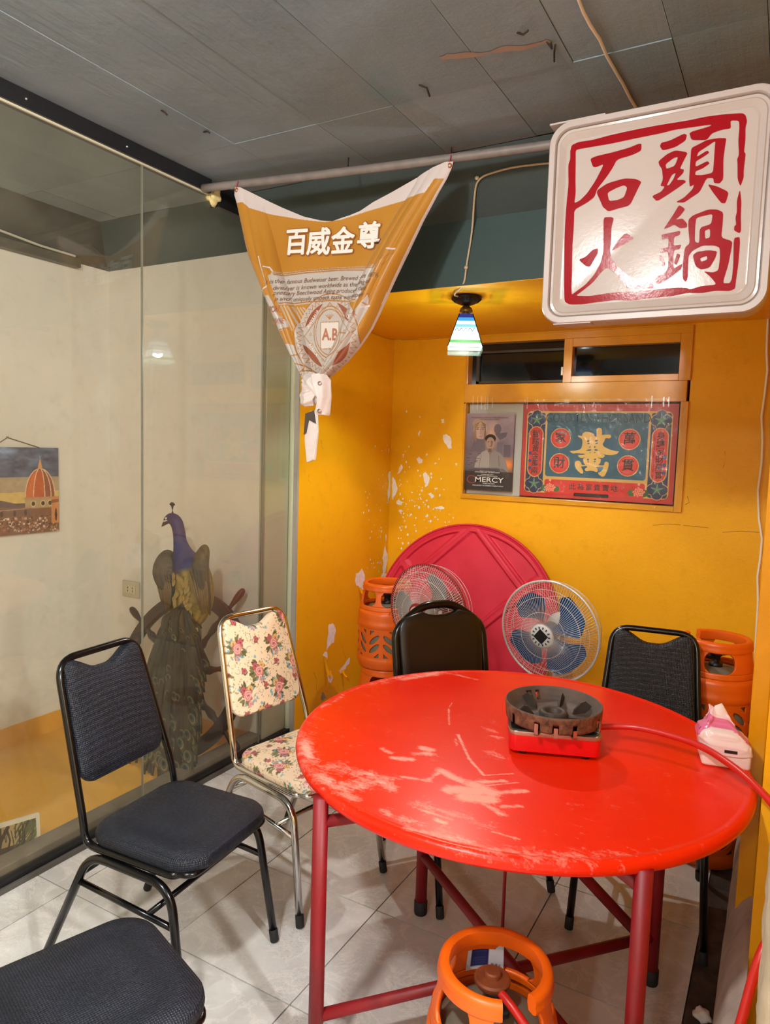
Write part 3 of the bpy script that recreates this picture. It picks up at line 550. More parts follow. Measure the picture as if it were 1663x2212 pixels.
# rounded plaster kerb along the foot of the right wall
nv, nu = 70, 14
V, U = np.meshgrid(np.linspace(1.6, 3.25, nv), np.linspace(0, 1, nu), indexing='ij')
ang = U * PI / 2
hh = 0.28 + 0.05 * vnoise(V, U, 3, 12)
KX = 0.0 - (0.066 + 0.014 * vnoise(V, U * 2, 4, 11)) * np.cos(ang); KZ = hh * np.sin(ang) ** 0.7 - 0.01 * (U == 0)
struct(link('baseboard_right', grid_mesh('baseboard_right', np.stack([KX, V, KZ], -1)), plain('grey plaster kerb', 'b3a79c', 0.85, var=0.2, bump=0.5, scale=14)))

# patches of bare plaster where the paint has come off (px-sized ones are parts of the wall)
def ragged(poly, n=3, amp=0.12, seed=0):
    r = np.random.default_rng(seed); P = [np.array(p, float) for p in poly]
    for _ in range(n):
        Q = []
        for a, b_ in zip(P, P[1:] + P[:1]):
            d = b_ - a; m = (a + b_) / 2 + np.array([-d[1], d[0]]) * r.uniform(-amp, amp)
            Q += [a, m]
        P = Q
    return [tuple(p) for p in P]
def patch(poly, wall, plane, mat, seed, th=0.0012):
    pts = ragged(poly, 2, 0.16, seed); me = shapes2d([pts])
    if plane == 'back': remap(me, lambda x, y, z: (x, YB - th, y))
    else: remap(me, lambda x, y, z: (-2.25 + th, x, y))
    me.name = 'bare_patch'
    link('bare_patch', me, mat, wall)
for k, (pl, pts, m) in enumerate(PATCHES):
    patch(pts, wb if pl == 'back' else wl, pl, M_PLASTER if m else M_PLASTERDK, k, 0.0012 + 0.00004 * k)
# small flecks, too many and small to pick apart
fl_m = []
r_ = np.random.default_rng(5)
for k in range(230):
    if k % 3: x = -2.2 + abs(r_.normal(0, 0.22)); z = r_.normal(1.15, 0.22); pl = 'back'
    else: x = 4.0 - abs(r_.normal(0, 0.13)); z = r_.normal(1.0, 0.3); pl = 'left'
    if not (0.3 < z < 2.1) or (pl == 'back' and x > -1.78): continue
    s = r_.uniform(0.002, 0.007); n = 6
    me = shapes2d([[(s * (0.5 + r_.random()) * math.cos(2 * PI * i / n), s * (0.6 + 1.3 * r_.random()) * math.sin(2 * PI * i / n)) for i in range(n)]])
    remap(me, (lambda a, b_, c, x=x, z=z, k=k: (x + a, YB - 0.0008 - k * 8e-6, z + b_)) if pl == 'back' else (lambda a, b_, c, x=x, z=z, k=k: (-2.2492 + k * 8e-6, x + a, z + b_)))
    fl_m.append(me)
fo = link('paint_flecks', join_meshes('paint_flecks', fl_m), M_PLASTER, wb); fo['kind'] = 'stuff'
# curled flakes of paint still hanging on the left wall
def flake(y, z, w, h, curl, seed):
    nv, nu = 8, 6
    V, U = np.meshgrid(np.linspace(0, 1, nv), np.linspace(-0.5, 0.5, nu), indexing='ij')
    r = np.random.default_rng(seed).random(8)
    wd = w * (1 - 0.55 * V) * (0.8 + 0.3 * np.sin(V * 5 + r[0] * 6))
    P = np.stack([-2.249 + curl * V ** 2 + 0.004 * V, y + U * wd + 0.2 * w * V * (r[1] - 0.5), z - h * V + 0.3 * curl * V ** 2], -1)
    link('paint_flake', grid_mesh('paint_flake', P), M_YELLOW, wl)
for k, a in enumerate(FLAKES): flake(*a, k)
# fine cracks
def crack(pts, plane, w=0.0022):
    P = np.array(pts, float); L = []; 
    n = len(P)
    a = [(p[0] + w * 0.5 * math.sin(i * 2.1 + 1), p[1] + w * 0.4) for i, p in enumerate(P)]
    b_ = [(p[0] - w * 0.5 * math.cos(i * 1.7), p[1] - w * 0.4) for i, p in enumerate(P)]
    me = shapes2d([a + b_[::-1]])
    remap(me, (lambda x, y, z: (x, YB - 0.0009, y)) if plane == 'back' else (lambda x, y, z: (-2.2491, x, y)))
    link('crack', me, plain('crack', '5a3c12', 0.9), wb if plane == 'back' else wl)
for pl, pts in CRACKS: crack(pts, pl)

# ------------------------------------------------------------------ setting: high window and board opening in the back wall
win = struct(obj('window_1', bx((-1.745, YB + 0.10, 1.285), (-0.475, YB + 0.16, 2.262)), M_DARK))
fr = bmesh.new()
y0, y1 = YB - 0.012, YB + 0.09
box(fr, (-1.655, y0, 2.222), (-0.475, y1, 2.262), 0.002)        # head
box(fr, (-1.745, y0, 1.86), (-1.728, y1, 1.98), 0.002)
box(fr, (-1.745, y0 - 0.004, 1.868), (-0.488, y1, 1.978), 0.003) # transom
box(fr, (-1.146, y0, 1.978), (-1.098, y1, 2.222), 0.002)        # mullion
box(fr, (-0.534, y0, 1.978), (-0.475, y1, 2.222), 0.002)        # right jamb
box(fr, (-1.098, y0, 1.978), (-0.534, y1, 2.013), 0.002)
box(fr, (-1.098, y0, 2.176), (-0.534, y1, 2.222), 0.002)
box(fr, (-1.745, y0, 1.285), (-1.732, y1, 1.87), 0.002)
box(fr, (-0.515, y0, 1.285), (-0.475, y1, 1.87), 0.003)
box(fr, (-1.732, y0, 1.285), (-0.515, y1, 1.315), 0.003)
box(fr, (-1.745, y0, 1.978), (-1.727, y1, 2.222), 0.002)
obj('window_frame', fr, M_YTRIM, win)
obj('wall_filler', bx((-1.745, YB + 0.002, 2.222), (-1.655, YB + 0.09, 2.262)), M_YELLOW, win)
obj('pane', bx((-1.727, YB + 0.055, 1.978), (-1.146, YB + 0.06, 2.222)), M_NIGHT, win)
obj('pane', bx((-1.098, YB + 0.035, 2.013), (-0.534, YB + 0.04, 2.176)), M_NIGHT, win)
sb = bmesh.new()
box(sb, (-1.69, YB + 0.03, 1.985), (-1.672, YB + 0.05, 2.18)); box(sb, (-1.69, YB + 0.03, 2.165), (-1.146, YB + 0.05, 2.178)); box(sb, (-1.69, YB + 0.03, 1.985), (-1.146, YB + 0.05, 1.998))
obj('sash', sb, plain('dark bronze sash', '3a2f22', 0.5), win)
obj('latch', bx((-1.165, YB + 0.008, 2.02), (-1.15, YB + 0.03, 2.07), 0.003), plain('latch metal', '9a948a', 0.35, 0.8), win)

# ------------------------------------------------------------------ setting: glass partition and display bay behind it
GX = -2.29
for k, (ya, yb) in enumerate(((-2.6, 2.018), (2.022, 2.776), (2.780, 3.02))):
    struct(obj('window_%d' % (k + 2), bx((GX - 0.004, ya, 0.03), (GX + 0.004, yb, 2.7 if k < 2 else 2.27)), M_GLASS))
M_SEAM = plain('silicone joint', '77766a', 0.25)
struct(obj('trim_6', bx((GX - 0.005, 2.0183, 0.03), (GX + 0.005, 2.0217, 2.7)), M_SEAM))
struct(obj('trim_7', bx((GX - 0.005, 2.7763, 0.03), (GX + 0.005, 2.7797, 2.3)), M_SEAM))
struct(obj('trim_8', bx((GX - 0.006, 3.008, 0.03), (GX + 0.012, 3.0215, 2.272)), plain('bright glass edge', 'c6c9ae', 0.3)))
tr = struct(obj('trim_9', bx((GX - 0.03, -2.6, 2.662), (GX + 0.022, 2.385, 2.7195)), M_BLACKRAIL))
obj('sealant', bx((GX + 0.004, -2.6, 2.655), (GX + 0.012, 2.38, 2.6625)), M_SEAL, tr)
for yy in (1.52, 1.93, 0.9):
    b = bmesh.new(); bmesh.ops.create_uvsphere(b, u_segments=10, v_segments=6, radius=0.005); xform(b, Matrix.Translation((GX + 0.022, yy, 2.69)))
    obj('screw', b, plain('screw metal', 'b0b0b0', 0.3, 0.9), tr, True)
tr2 = struct(obj('trim_10', bx((GX - 0.03, 2.43, 2.62), (GX + 0.022, 2.60, 2.712)), M_BLACKRAIL))
b = bmesh.new(); bmesh.ops.create_icosphere(b, subdivisions=3, radius=0.028)
for v in b.verts: v.co *= 1 + 0.35 * math.sin(v.co.x * 190 + 2) * math.sin(v.co.z * 160) ; v.co.z *= 1.5
xform(b, Matrix.Translation((GX + 0.012, 2.408, 2.667)))
obj('foam_blob', b, M_FOAM, tr2, True)
rail = struct(obj('baseboard_left', bx((GX - 0.02, -2.6, -0.01), (GX + 0.02, 3.02, 0.035), 0.003), M_BLACKRAIL))
struct(obj('trim_11', bx((GX - 0.10, -2.6, -0.06), (GX - 0.02, 2.82, 0.062), 0.004), M_SILL))
obj('rail_cover', bx((GX + 0.02, -2.6, -0.01), (GX + 0.034, 3.02, 0.018), 0.002), plain('grey rail', '55514c', 0.5), rail)
# display bay
dfl = struct(obj('floor_display', bx((-3.6, -2.6, -0.12), (GX - 0.02, 2.82, -0.05)), M_YFLOOR))
wd = struct(obj('wall_display_left', bx((-3.6, -2.6, -0.12), (-3.47, 2.82, 2.735)), M_WHITEWALL))
wdb = struct(obj('wall_display_back', bx((-3.6, 2.82, -0.12), (GX - 0.05, 3.02, 2.54)), M_WHITEWALL))
obj('dado', bx((-3.47, -2.6, -0.05), (-3.464, 2.82, 0.058)), M_YFLOOR, wd)
obj('dado', bx((-3.47, 2.813, -0.05), (GX - 0.03, 2.82, 0.058)), M_YFLOOR, wdb)
hb = prism(bmesh.new(), [(-3.47, 2.54), (-3.24, 2.72), (-3.47, 2.72)], -2.6, 2.81)
dirty = struct(obj('trim_12', hb, plain('stained brown concrete', '3c3a34', 0.9, var=0.45, bump=0.9, scale=6)))
# ------------------------------------------------------------------ red round table
def table_mat():
    t = NT('worn red table lacquer'); o = t.coord('Object')
    w = t.attr('wear', 'Fac')
    n1 = t.noise(t.coord('Object', (1, 1, 1), (0, 0, 0.5)), 26, 6, 0.7, 0.7)
    n2 = t.noise(t.coord('Object', (2.2, 13, 1), (0, 0, 0.35)), 9, 5, 0.65, 0.5)
    n3 = t.noise(o, 140, 3, 0.7)
    h = t.math('ADD', t.math('ADD', t.math('MULTIPLY', n1, 0.45), t.math('MULTIPLY', n2, 0.4)), t.math('MULTIPLY', n3, 0.3))
    f = t.math('ADD', h, t.math('MULTIPLY', w, 0.50))
    fac = t.ramp(f, [(0.655, (0, 0, 0)), (0.88, (0.85,) * 3)])
    base = t.ramp(t.noise(o, 3.5, 4), [(0.3, lin('e01e04')), (0.7, lin('ec2807'))])
    c = t.mix(fac, base, lin('f2a08c'))
    r = t.math('ADD', t.math('MULTIPLY', fac, 0.25), 0.3)
    t.set(c, r, 0, 0.3)
    t.bump(t.noise(o, 60, 3), 0.03, 0.002)
    return t.m
M_TABLE = table_mat()
M_REDTUBE = plain('dark red tube', '7d0612', 0.5, var=0.1, scale=20, bump=0.05)
M_RUBBER = plain('black rubber', '18181a', 0.7)
TX, TY, TZ, TR = -0.647, 1.951, 0.74, 0.638
tb = thing('dining_table', 'large round folding table with a scuffed glossy red top and red tube legs', 'table', (TX, TY, 0))
prof = [(TR * math.sqrt(k / 170) * 0.955, TZ) for k in range(171)]
prof += [(TR * 0.962, TZ + 0.0012), (TR * 0.972, TZ + 0.003), (TR * 0.982, TZ + 0.0028), (TR * 0.992, TZ - 0.001), (TR * 0.998, TZ - 0.007), (TR, TZ - 0.014), (TR * 0.998, TZ - 0.022), (TR * 0.992, TZ - 0.029), (TR * 0.98, TZ - 0.032), (TR * 0.972, TZ - 0.028), (TR * 0.965, TZ - 0.018), (0, TZ - 0.018)]
bm = lathe(bmesh.new(), prof[::-1], 420)
me = bpy.data.meshes.new('tabletop'); bm.to_mesh(me); bm.free()
n = len(me.vertices); co = np.empty(n * 3, np.float32); me.vertices.foreach_get('co', co); co = co.reshape(-1, 3)
wear = np.zeros(n)
for (x0, y0, x1, y1, wd_, s) in WEAR:
    dx, dy = x1 - x0, y1 - y0; L = dx * dx + dy * dy + 1e-9
    px, py = co[:, 0] - (x0 - TX), co[:, 1] - (y0 - TY)
    tt = np.clip((px * dx + py * dy) / L, 0, 1)
    d = np.hypot(px - tt * dx, py - tt * dy)
    wear = np.maximum(wear, s * np.exp(-(d / wd_) ** 2))
rad = np.hypot(co[:, 0], co[:, 1]); ang = np.arctan2(co[:, 1], co[:, 0])
wear += 0.28 * np.exp(-((rad - TR * 0.955) / 0.03) ** 2) * (0.5 + 0.5 * np.sin(ang * 5 + 1)) * (np.cos(ang + 2.2) > -0.3)
wear[co[:, 2] < TZ - 0.02] = 0
a = me.attributes.new('wear', 'FLOAT', 'POINT'); a.data.foreach_set('value', wear.astype(np.float32))
link('tabletop', me, M_TABLE, tb, True); me.set_sharp_from_angle(angle=math.radians(50))
LEGS = {'nl': (-0.942, 1.385), 'fl': (-0.985, 2.067), 'fr': (-0.252, 2.15), 'nr': (-0.203, 1.505)}
def L3(k, z): return (LEGS[k][0] - TX, LEGS[k][1] - TY, z)
for k in LEGS:
    lg = obj('leg', tube(bmesh.new(), [L3(k, 0.03), L3(k, TZ - 0.02)], 0.0195, 16), M_REDTUBE, tb, True)
    x, y, z = L3(k, 0)
    obj('rubber_foot', lathe(bmesh.new(), [(0, 0), (0.021, 0), (0.0225, 0.006), (0.0225, 0.045), (0.0195, 0.047)], 16, off=(x, y, 0)), M_RUBBER, lg, True)
obj('stretcher', tube(bmesh.new(), [L3('nl', 0.14), L3('fr', 0.15)], 0.0155, 12), M_REDTUBE, tb, True)
obj('stretcher', tube(bmesh.new(), [L3('fl', 0.21), L3('nr', 0.17)], 0.0155, 12), M_REDTUBE, tb, True)
obj('brace', tube(bmesh.new(), [L3('nl', 0.655), L3('fr', 0.655)], 0.015, 12), M_REDTUBE, tb, True)
obj('brace', tube(bmesh.new(), [L3('fl', 0.675), L3('nr', 0.675)], 0.015, 12), M_REDTUBE, tb, True)
obj('brace', tube(bmesh.new(), [(-0.275 - TX, 2.09 - TY, 0.17), (-0.47 - TX, 1.93 - TY, 0.44), (-0.66 - TX, 1.77 - TY, 0.70)], 0.0155, 12), M_REDTUBE, tb, True)
obj('rod', tube(bmesh.new(), [(-0.60 - TX, 1.79 - TY, 0.15), (-0.60 - TX, 1.79 - TY, 0.70)], 0.005, 8), M_REDTUBE, tb, True)

# ------------------------------------------------------------------ stacking chairs
def woven(name, c1, c2, scale=185, rough=0.36):
    t = NT(name); o = t.coord('Object')
    v = t.n('ShaderNodeTexVoronoi'); t.l(o, v.inputs['Vector']); v.inputs['Scale'].default_value = scale; v.inputs['Randomness'].default_value = 0.2
    f = t.noise(o, 8, 4)
    base = t.ramp(f, [(0.3, lin(c1)), (0.7, lin(c2))])
    hl = t.math('MULTIPLY', t.ramp(v.outputs['Distance'], [(0.12, (1, 1, 1)), (0.42, (0, 0, 0))]), t.ramp(t.noise(o, scale * 0.5, 2), [(0.4, (0.05,) * 3), (0.68, (0.75,) * 3)]))  # speckled highlights of the weave, painted into the base colour
    base = t.mix(hl, base, tuple(x * 3.2 + 0.012 for x in lin(c2)))
    t.set(base, t.ramp(t.noise(o, scale * 0.6, 2), [(0.35, (rough,) * 3), (0.7, (rough + 0.25,) * 3)]), 0, 0.4)
    h = t.math('SUBTRACT', 1.0, v.outputs['Distance'])
    t.bump(h, 0.9, 0.003)
    return t.m
M_NAVY = woven('navy woven vinyl', '11151f', '181d29')
M_BLKWOVEN = woven('black woven vinyl', '101114', '17181c')
M_BLKVINYL = plain('smooth black vinyl', '17110e', 0.32, 0, 0.5, var=0.1, scale=8)
M_BLKTUBE = plain('gloss black tube', '08080a', 0.2, 0.0, 0.42)
M_CHROME = plain('chrome tube', 'c9c6c2', 0.13, 1.0)
M_FLORAL = vcol_mat('rose print vinyl', 0.32, 0.5, 0, 0.12, 160)

def pad_outline(w, z0, z1, dip, rc_bot, rc_top, crown=False, n=10):
    """right half then mirrored; x across, z up"""
    h = w / 2; pts = []
    for k in range(n + 1):                     # bottom right corner
        a = -PI / 2 + PI / 2 * k / n; pts.append((h - rc_bot + rc_bot * math.cos(a), z0 + rc_bot + rc_bot * math.sin(a)))
    for k in range(n + 1):                     # top right corner
        a = PI / 2 * k / n; pts.append((h - rc_top + rc_top * math.cos(a), z1 - rc_top + rc_top * math.sin(a)))
    if dip:
        for k in range(1, n + 1):
            t = k / n; x = (h - rc_top) * (1 - t); pts.append((x, z1 - dip * (0.5 - 0.5 * math.cos(PI * min(1, t * 1.15)))))
    full = pts + [(-x, z) for x, z in pts[::-1] if x > 1e-6]
    return full
def pad_mesh(bm, outline, thick, puff, rings=7):
    """cushion between two faces, edges rounded; local x across, y depth, z up"""
    o = np.array(outline); c = o.mean(0)
    layers = []
    for side in (1, -1):
        L = []
        for k in range(rings + 1):
            t = k / rings; s = 1 - t
            if k == 0: f, d = 1.0, 0.0
            else:
                a = min(1, t * 3.2) * PI / 2
                ins = 0.045 * (1 - math.cos(a)) + max(0, (t - 0.31) / 0.69) * 0.955
                f = 1 - ins; d = thick / 2 * math.sin(a) + puff * (1 - f * f) * (1 if side > 0 else 0.4)
            L.append((f, d * side))
        layers.append(L)
    def ring(f, d): return [bm.verts.new((c[0] + (x - c[0]) * f, d, c[1] + (z - c[1]) * f)) for x, z in o]
    base = ring(1, 0); n = len(o)
    for side, L in zip((1, -1), layers):
        prev = base
        for f, d in L[1:]:
            if f < 1e-4:
                v = bm.verts.new((c[0], d, c[1]))
                for i in range(n):
                    q = (prev[i], prev[(i + 1) % n], v); bm.faces.new(q if side < 0 else q[::-1])
                break
            r = ring(f, d)
            for i in range(n):
                q = (prev[i], prev[(i + 1) % n], r[(i + 1) % n], r[i]); bm.faces.new(q if side < 0 else q[::-1])
            prev = r
    bmesh.ops.recalc_face_normals(bm, faces=bm.faces)
    return bm

def make_chair(name, label, loc, rotz, fab, tubem, crown=False, group=None, W=0.375, seat_col=None, back_col=None, D=0.385, top=0.928, lean=0.136, rear=-0.345, front=0.193, low=0.575):
    t = thing(name, label, 'chair', loc, rotz, group)
    hw = W / 2
    # seat: cushion lying flat (x forward, y left)
    so = pad_outline(W + 0.005, -D / 2, D / 2 + 0.012, 0, 0.075, 0.085)
    bm = pad_mesh(bmesh.new(), so, 0.040, 0.010)
    xform(bm, Matrix(((0, 0, 1, 0), (-1, 0, 0, 0), (0, 1, 0, 0.448), (0, 0, 0, 1))))
    bmesh.ops.recalc_face_normals(bm, faces=bm.faces)
    seat = obj('seat', bm, fab, t, True)
    obj('seat_pan', pan_bm(W, D), M_RUBBER, t)
    # back pad, leaning
    zt = top - 0.03; ztop = zt if not crown else top - 0.028
    if crown:
        ro = 0.5
        hb = hw - 0.014
        out = []
        for k in range(9):
            a = -PI / 2 + PI / 2 * k / 8; out.append((hb - 0.012 - 0.03 + 0.03 * math.cos(a), low + 0.03 + 0.03 * math.sin(a)))
        out += [(hb, top - 0.16)]
        for k in range(9):
            a = PI / 2 * 0.72 * k / 8; out.append((hb - 0.06 + 0.06 * math.cos(a), top - 0.10 + 0.06 * math.sin(a)))
        out += [(0.085, top - 0.026), (0.07, top - 0.034), (0.05, top - 0.042), (0.025, top - 0.046), (0.0, top - 0.047)]
        out = out + [(-x, z) for x, z in out[::-1] if x > 1e-6]
    else:
        zt = top - 0.006; out = pad_outline(W - 0.024, low, zt, 0.040, 0.05, 0.028)
        out = [(x * (1 - 0.17 * (z - 0.45) / (top - 0.45)), z) for x, z in out]
    bm = pad_mesh(bmesh.new(), out, 0.034, 0.006)
    x0 = -D / 2 + 0.002
    def backx(z): return x0 - 0.012 - lean * (z - 0.47) / (0.935 - 0.47)
    for v in bm.verts:
        x, y, z = v.co
        v.co = (backx(z) + y + 0.004, -x, z)
    bmesh.ops.recalc_face_normals(bm, faces=bm.faces)
    obj('backrest', bm, fab, t, True)
    # tube frame: back hoop running down into the seat rails
    r = 0.0112
    y1 = hw - 0.004; yt = hw - 0.034 if not crown else hw - 0.004
    def side(s):
        P = [(D / 2 - 0.045, s * (y1 - 0.05), 0.422), (D / 2 - 0.05, s * y1, 0.422), (x0 + 0.0, s * y1, 0.420), (x0 - 0.012, s * y1, 0.50)]
        return P
    if crown:
        tp = [(backx(top - 0.10), yt, top - 0.10), (backx(top - 0.035), yt - 0.07, top - 0.045), (backx(top), 0.06, top - 0.008)]
        mid = [(backx(top), -0.06, top - 0.008), (backx(top - 0.035), -yt + 0.07, top - 0.045), (backx(top - 0.10), -yt, top - 0.10)]
        path = side(1) + tp + mid + side(-1)[::-1]
        rads = [0, 0.03, 0.075, 0.05, 0.05, 0.06, 0.05, 0.05, 0.06, 0.05, 0.05, 0.075, 0.03, 0]
        hoop = tube(bmesh.new(), bend(path, rads), r * 1.5, 12)
    else:
        path = side(1) + [(backx(top), yt, top), (backx(top), -yt, top)] + side(-1)[::-1]
        rads = [0, 0.04, 0.075, 0.05, 0.065, 0.065, 0.05, 0.075, 0.04, 0]
        hoop = tube(bmesh.new(), bend(path, rads, 7), r, 12)
    obj('back_frame', hoop, tubem, t, True)
    bm = tube(bmesh.new(), bend([(D / 2 - 0.09, hw - 0.014, 0.426), (D / 2 - 0.006, hw - 0.014, 0.426), (D / 2 - 0.006, -hw + 0.014, 0.426), (D / 2 - 0.09, -hw + 0.014, 0.426)], 0.07, 7), 0.009, 10)
    obj('seat_rail', bm, tubem, t, True)
    # leg frames: each side one bent tube
    for s in (1, -1):
        P = [(front + 0.004, s * (hw + 0.022), 0.012), (0.135, s * (hw + 0.006), 0.396), (-0.165, s * (hw + 0.006), 0.402), (rear, s * (hw + 0.03), 0.012)]
        lg = obj('leg', tube(bmesh.new(), bend(P, [0, 0.075, 0.065, 0], 8), 0.0125, 12), tubem, t, True)
        for q, q2 in ((P[0], P[1]), (P[3], P[2])):
            a_, d_ = Vector(q), (Vector(q2) - Vector(q)).normalized()
            obj('rubber_foot', tube(bmesh.new(), [a_ - d_ * 0.0085, a_ - d_ * 0.006, a_ + d_ * 0.030, a_ + d_ * 0.032], [0.0128, 0.0142, 0.0142, 0.0128], 16), M_RUBBER, lg, angle=50)
        def on(P0, P1, z): k = (z - P0[2]) / (P1[2] - P0[2]); return tuple(P0[i] + (P1[i] - P0[i]) * k for i in range(3))
        obj('stretcher', tube(bmesh.new(), [on(P[0], P[1], 0.285), on(P[3], P[2], 0.315)], 0.009, 10), tubem, t, True)
    a1 = (-0.20, hw + 0.012, 0.335); a2 = (-0.20, -hw - 0.012, 0.335)
    obj('cross_bar', tube(bmesh.new(), [a1, a2], 0.009, 10), tubem, t, True)
    obj('cross_bar', tube(bmesh.new(), [(0.06, hw + 0.012, 0.297), (0.06, -hw - 0.012, 0.297)], 0.009, 10), tubem, t, True)
    return t
def pan_bm(W, D):
    return bx((-D / 2 + 0.05, -W / 2 + 0.03, 0.418), (D / 2 - 0.05, W / 2 - 0.03, 0.43))

c1 = make_chair('dining_chair', 'navy woven chair with black tube frame beside the glass partition', (-1.500, 1.470, 0), math.radians(4), M_NAVY, M_BLKTUBE, group='navy woven chairs')
c2 = dup(c1, (-1.158, 0.868, 0), math.radians(72), 'navy woven chair seat cut off by the bottom left corner of the photo', 'navy woven chairs')
c3 = make_chair('dining_chair', 'chrome framed chair with pink rose print on cream upholstery', (-1.442, 2.032, 0), math.radians(-11), M_FLORAL, M_CHROME)
c4 = make_chair('dining_chair', 'smooth black padded chair with a crown shaped back behind the table', (-0.965, 2.400, 0), math.radians(-39), M_BLKVINYL, M_BLKTUBE, crown=True, W=0.40, D=0.40, rear=-0.27, front=0.24, low=0.5, top=0.955, lean=0.10)
c5 = make_chair('dining_chair', 'black woven chair with open handle back between right gas cylinder and table', (-0.355, 2.497, 0), math.radians(-82), M_BLKWOVEN, M_BLKTUBE, W=0.365, rear=-0.27, front=0.21, top=0.915)

# rose print: re-mesh the two pads of the floral chair finely and paint the pattern
def rose_print(cv, seed, k=1.0):
    r = np.random.default_rng(seed)
    X, Y = cv.X, cv.Y
    def blob(x, y, s, c, a=0.9, wob=0.25):
        m = (np.abs(X - x) < s * 1.5) & (np.abs(Y - y) < s * 1.5)
        if not m.any(): return
        dx, dy = X[m] - x, Y[m] - y; th = np.arctan2(dy, dx); ph = r.uniform(0, 6, 3)
        R = s * (1 + wob * (np.sin(th * 3 + ph[0]) * 0.5 + np.sin(th * 5 + ph[1]) * 0.5))
        d = np.hypot(dx, dy) / R; idx = np.zeros(X.shape, bool); t_ = idx[m]; t_[d < 1] = True; idx[m] = t_
        cv.put(idx, c, a)
    def rose(x, y, s, base):
        blob(x, y, s, np.array(base) * 0.78, 1.0, 0.3)
        m = (np.abs(X - x) < s) & (np.abs(Y - y) < s); dx, dy = X[m] - x, Y[m] - y
        th = np.arctan2(dy, dx); d = np.hypot(dx, dy) / s
        sw = 0.5 + 0.5 * np.sin(d * 15 + th * 2 + np.sin(th * 3 + x * 90) * 1.3)
        cin = cv.c[m]; w = ((d < 0.88) * (0.25 + 0.75 * sw))[:, None]
        hi = np.minimum(255, np.array(base) * 1.08 + 30)
        cv.c[m] = cin * (1 - w) + hi * w
        blob(x + s * 0.05, y, s * 0.2, np.array(base) * 0.55, 0.8)
    def leaf(x, y, l, w, a, c):
        m = (np.abs(X - x) < l) & (np.abs(Y - y) < l); dx, dy = X[m] - x, Y[m] - y
        u = dx * math.cos(a) + dy * math.sin(a); v = -dx * math.sin(a) + dy * math.cos(a)
        t_ = np.abs(v) < w * np.sqrt(np.clip(1 - (u / l) ** 2, 0, 1)) ** 1.6
        idx = np.zeros(X.shape, bool); z = idx[m]; z[t_] = True; idx[m] = z; cv.put(idx, c, 0.9)
        z2 = np.zeros(X.shape, bool); q = z2[m]; q[t_ & (np.abs(v) < w * 0.16)] = True; z2[m] = q; cv.put(z2, np.array(c) * 0.6, 0.7)
    PINK, RED, YEL = (214, 138, 132), (166, 78, 82), (206, 160, 98)
    G1, G2 = (128, 124, 84), (92, 98, 66)
    x0, x1, y0, y1 = X.min(), X.max(), Y.min(), Y.max()
    def scroll(x, y, s, a):
        pts = []
        for i in range(26):
            t_ = i / 25; th = a + t_ * 4.6; rr = s * (1 - 0.75 * t_); pts.append((x + rr * math.cos(th), y + rr * math.sin(th)))
        cv.line(pts, 0.0022, (150, 148, 140), 0.8)
    def bouquet(x, y, s, mir):
        for q in range(17):
            a = r.uniform(0, 6.28); d = s * r.uniform(0.85, 1.25); leaf(x + d * math.cos(a), y + d * math.sin(a), s * 0.42, s * 0.17, a + r.uniform(-.6, .6), G1 if q % 2 else G2)
        for q in range(9):
            a = r.uniform(0, 6.28); d = s * r.uniform(1.3, 1.8); blob(x + d * math.cos(a), y + d * math.sin(a), s * 0.09, (140, 120, 84), 0.8)
        rose(x + mir * s * 0.5, y + s * 0.52, s * 0.46, RED); rose(x - mir * s * 0.45, y + s * 0.5, s * 0.46, YEL)
        rose(x, y - s * 0.15, s * 0.66, PINK); rose(x - mir * s * 0.2, y - s * 1.15, s * 0.34, PINK)
        for q in range(8):
            a = r.uniform(2.6, 5.4); d = s * r.uniform(1.0, 1.5); blob(x + mir * d * math.cos(a), y + d * math.sin(a), s * 0.13, (110, 168, 190), 0.9)
    pitch = 0.112; i = 0
    yy = y0 - 0.02; row = 0
    while yy < y1 + 0.08:
        xx = x0 - 0.03 + (row % 2) * pitch * 0.82
        while xx < x1 + 0.06:
            jx, jy = r.uniform(-.012, .012, 2)
            scroll(xx + 0.05 + jx, yy + 0.035, 0.021, r.uniform(0, 6)); scroll(xx + 0.045, yy - 0.02 + jy, 0.017, r.uniform(0, 6)); scroll(xx + 0.075, yy + 0.01, 0.014, r.uniform(0, 6))
            for q in range(34):
                a, d = r.uniform(0, 6.28), r.uniform(0.036, 0.085); blob(xx + jx + d * math.cos(a), yy + jy + d * math.sin(a), 0.0022, (150, 132, 96), 0.8)
            bouquet(xx + jx, yy + jy, 0.0315, 1 if (row + i) % 2 else -1)
            bx_, by_ = xx + pitch * 0.8 + jx, yy + 0.012 + jy
            for q in range(4): leaf(bx_ + r.uniform(-.01, .01), by_ + r.uniform(-.012, .008), 0.009, 0.003, r.uniform(0, 6), G2)
            rose(bx_, by_ + 0.004, 0.011, RED)
            blob(xx + 0.066, yy - 0.045 + jy, 0.006, (110, 168, 190), 0.8)
            xx += pitch * 1.5; i += 1
        yy += pitch * 0.78; row += 1
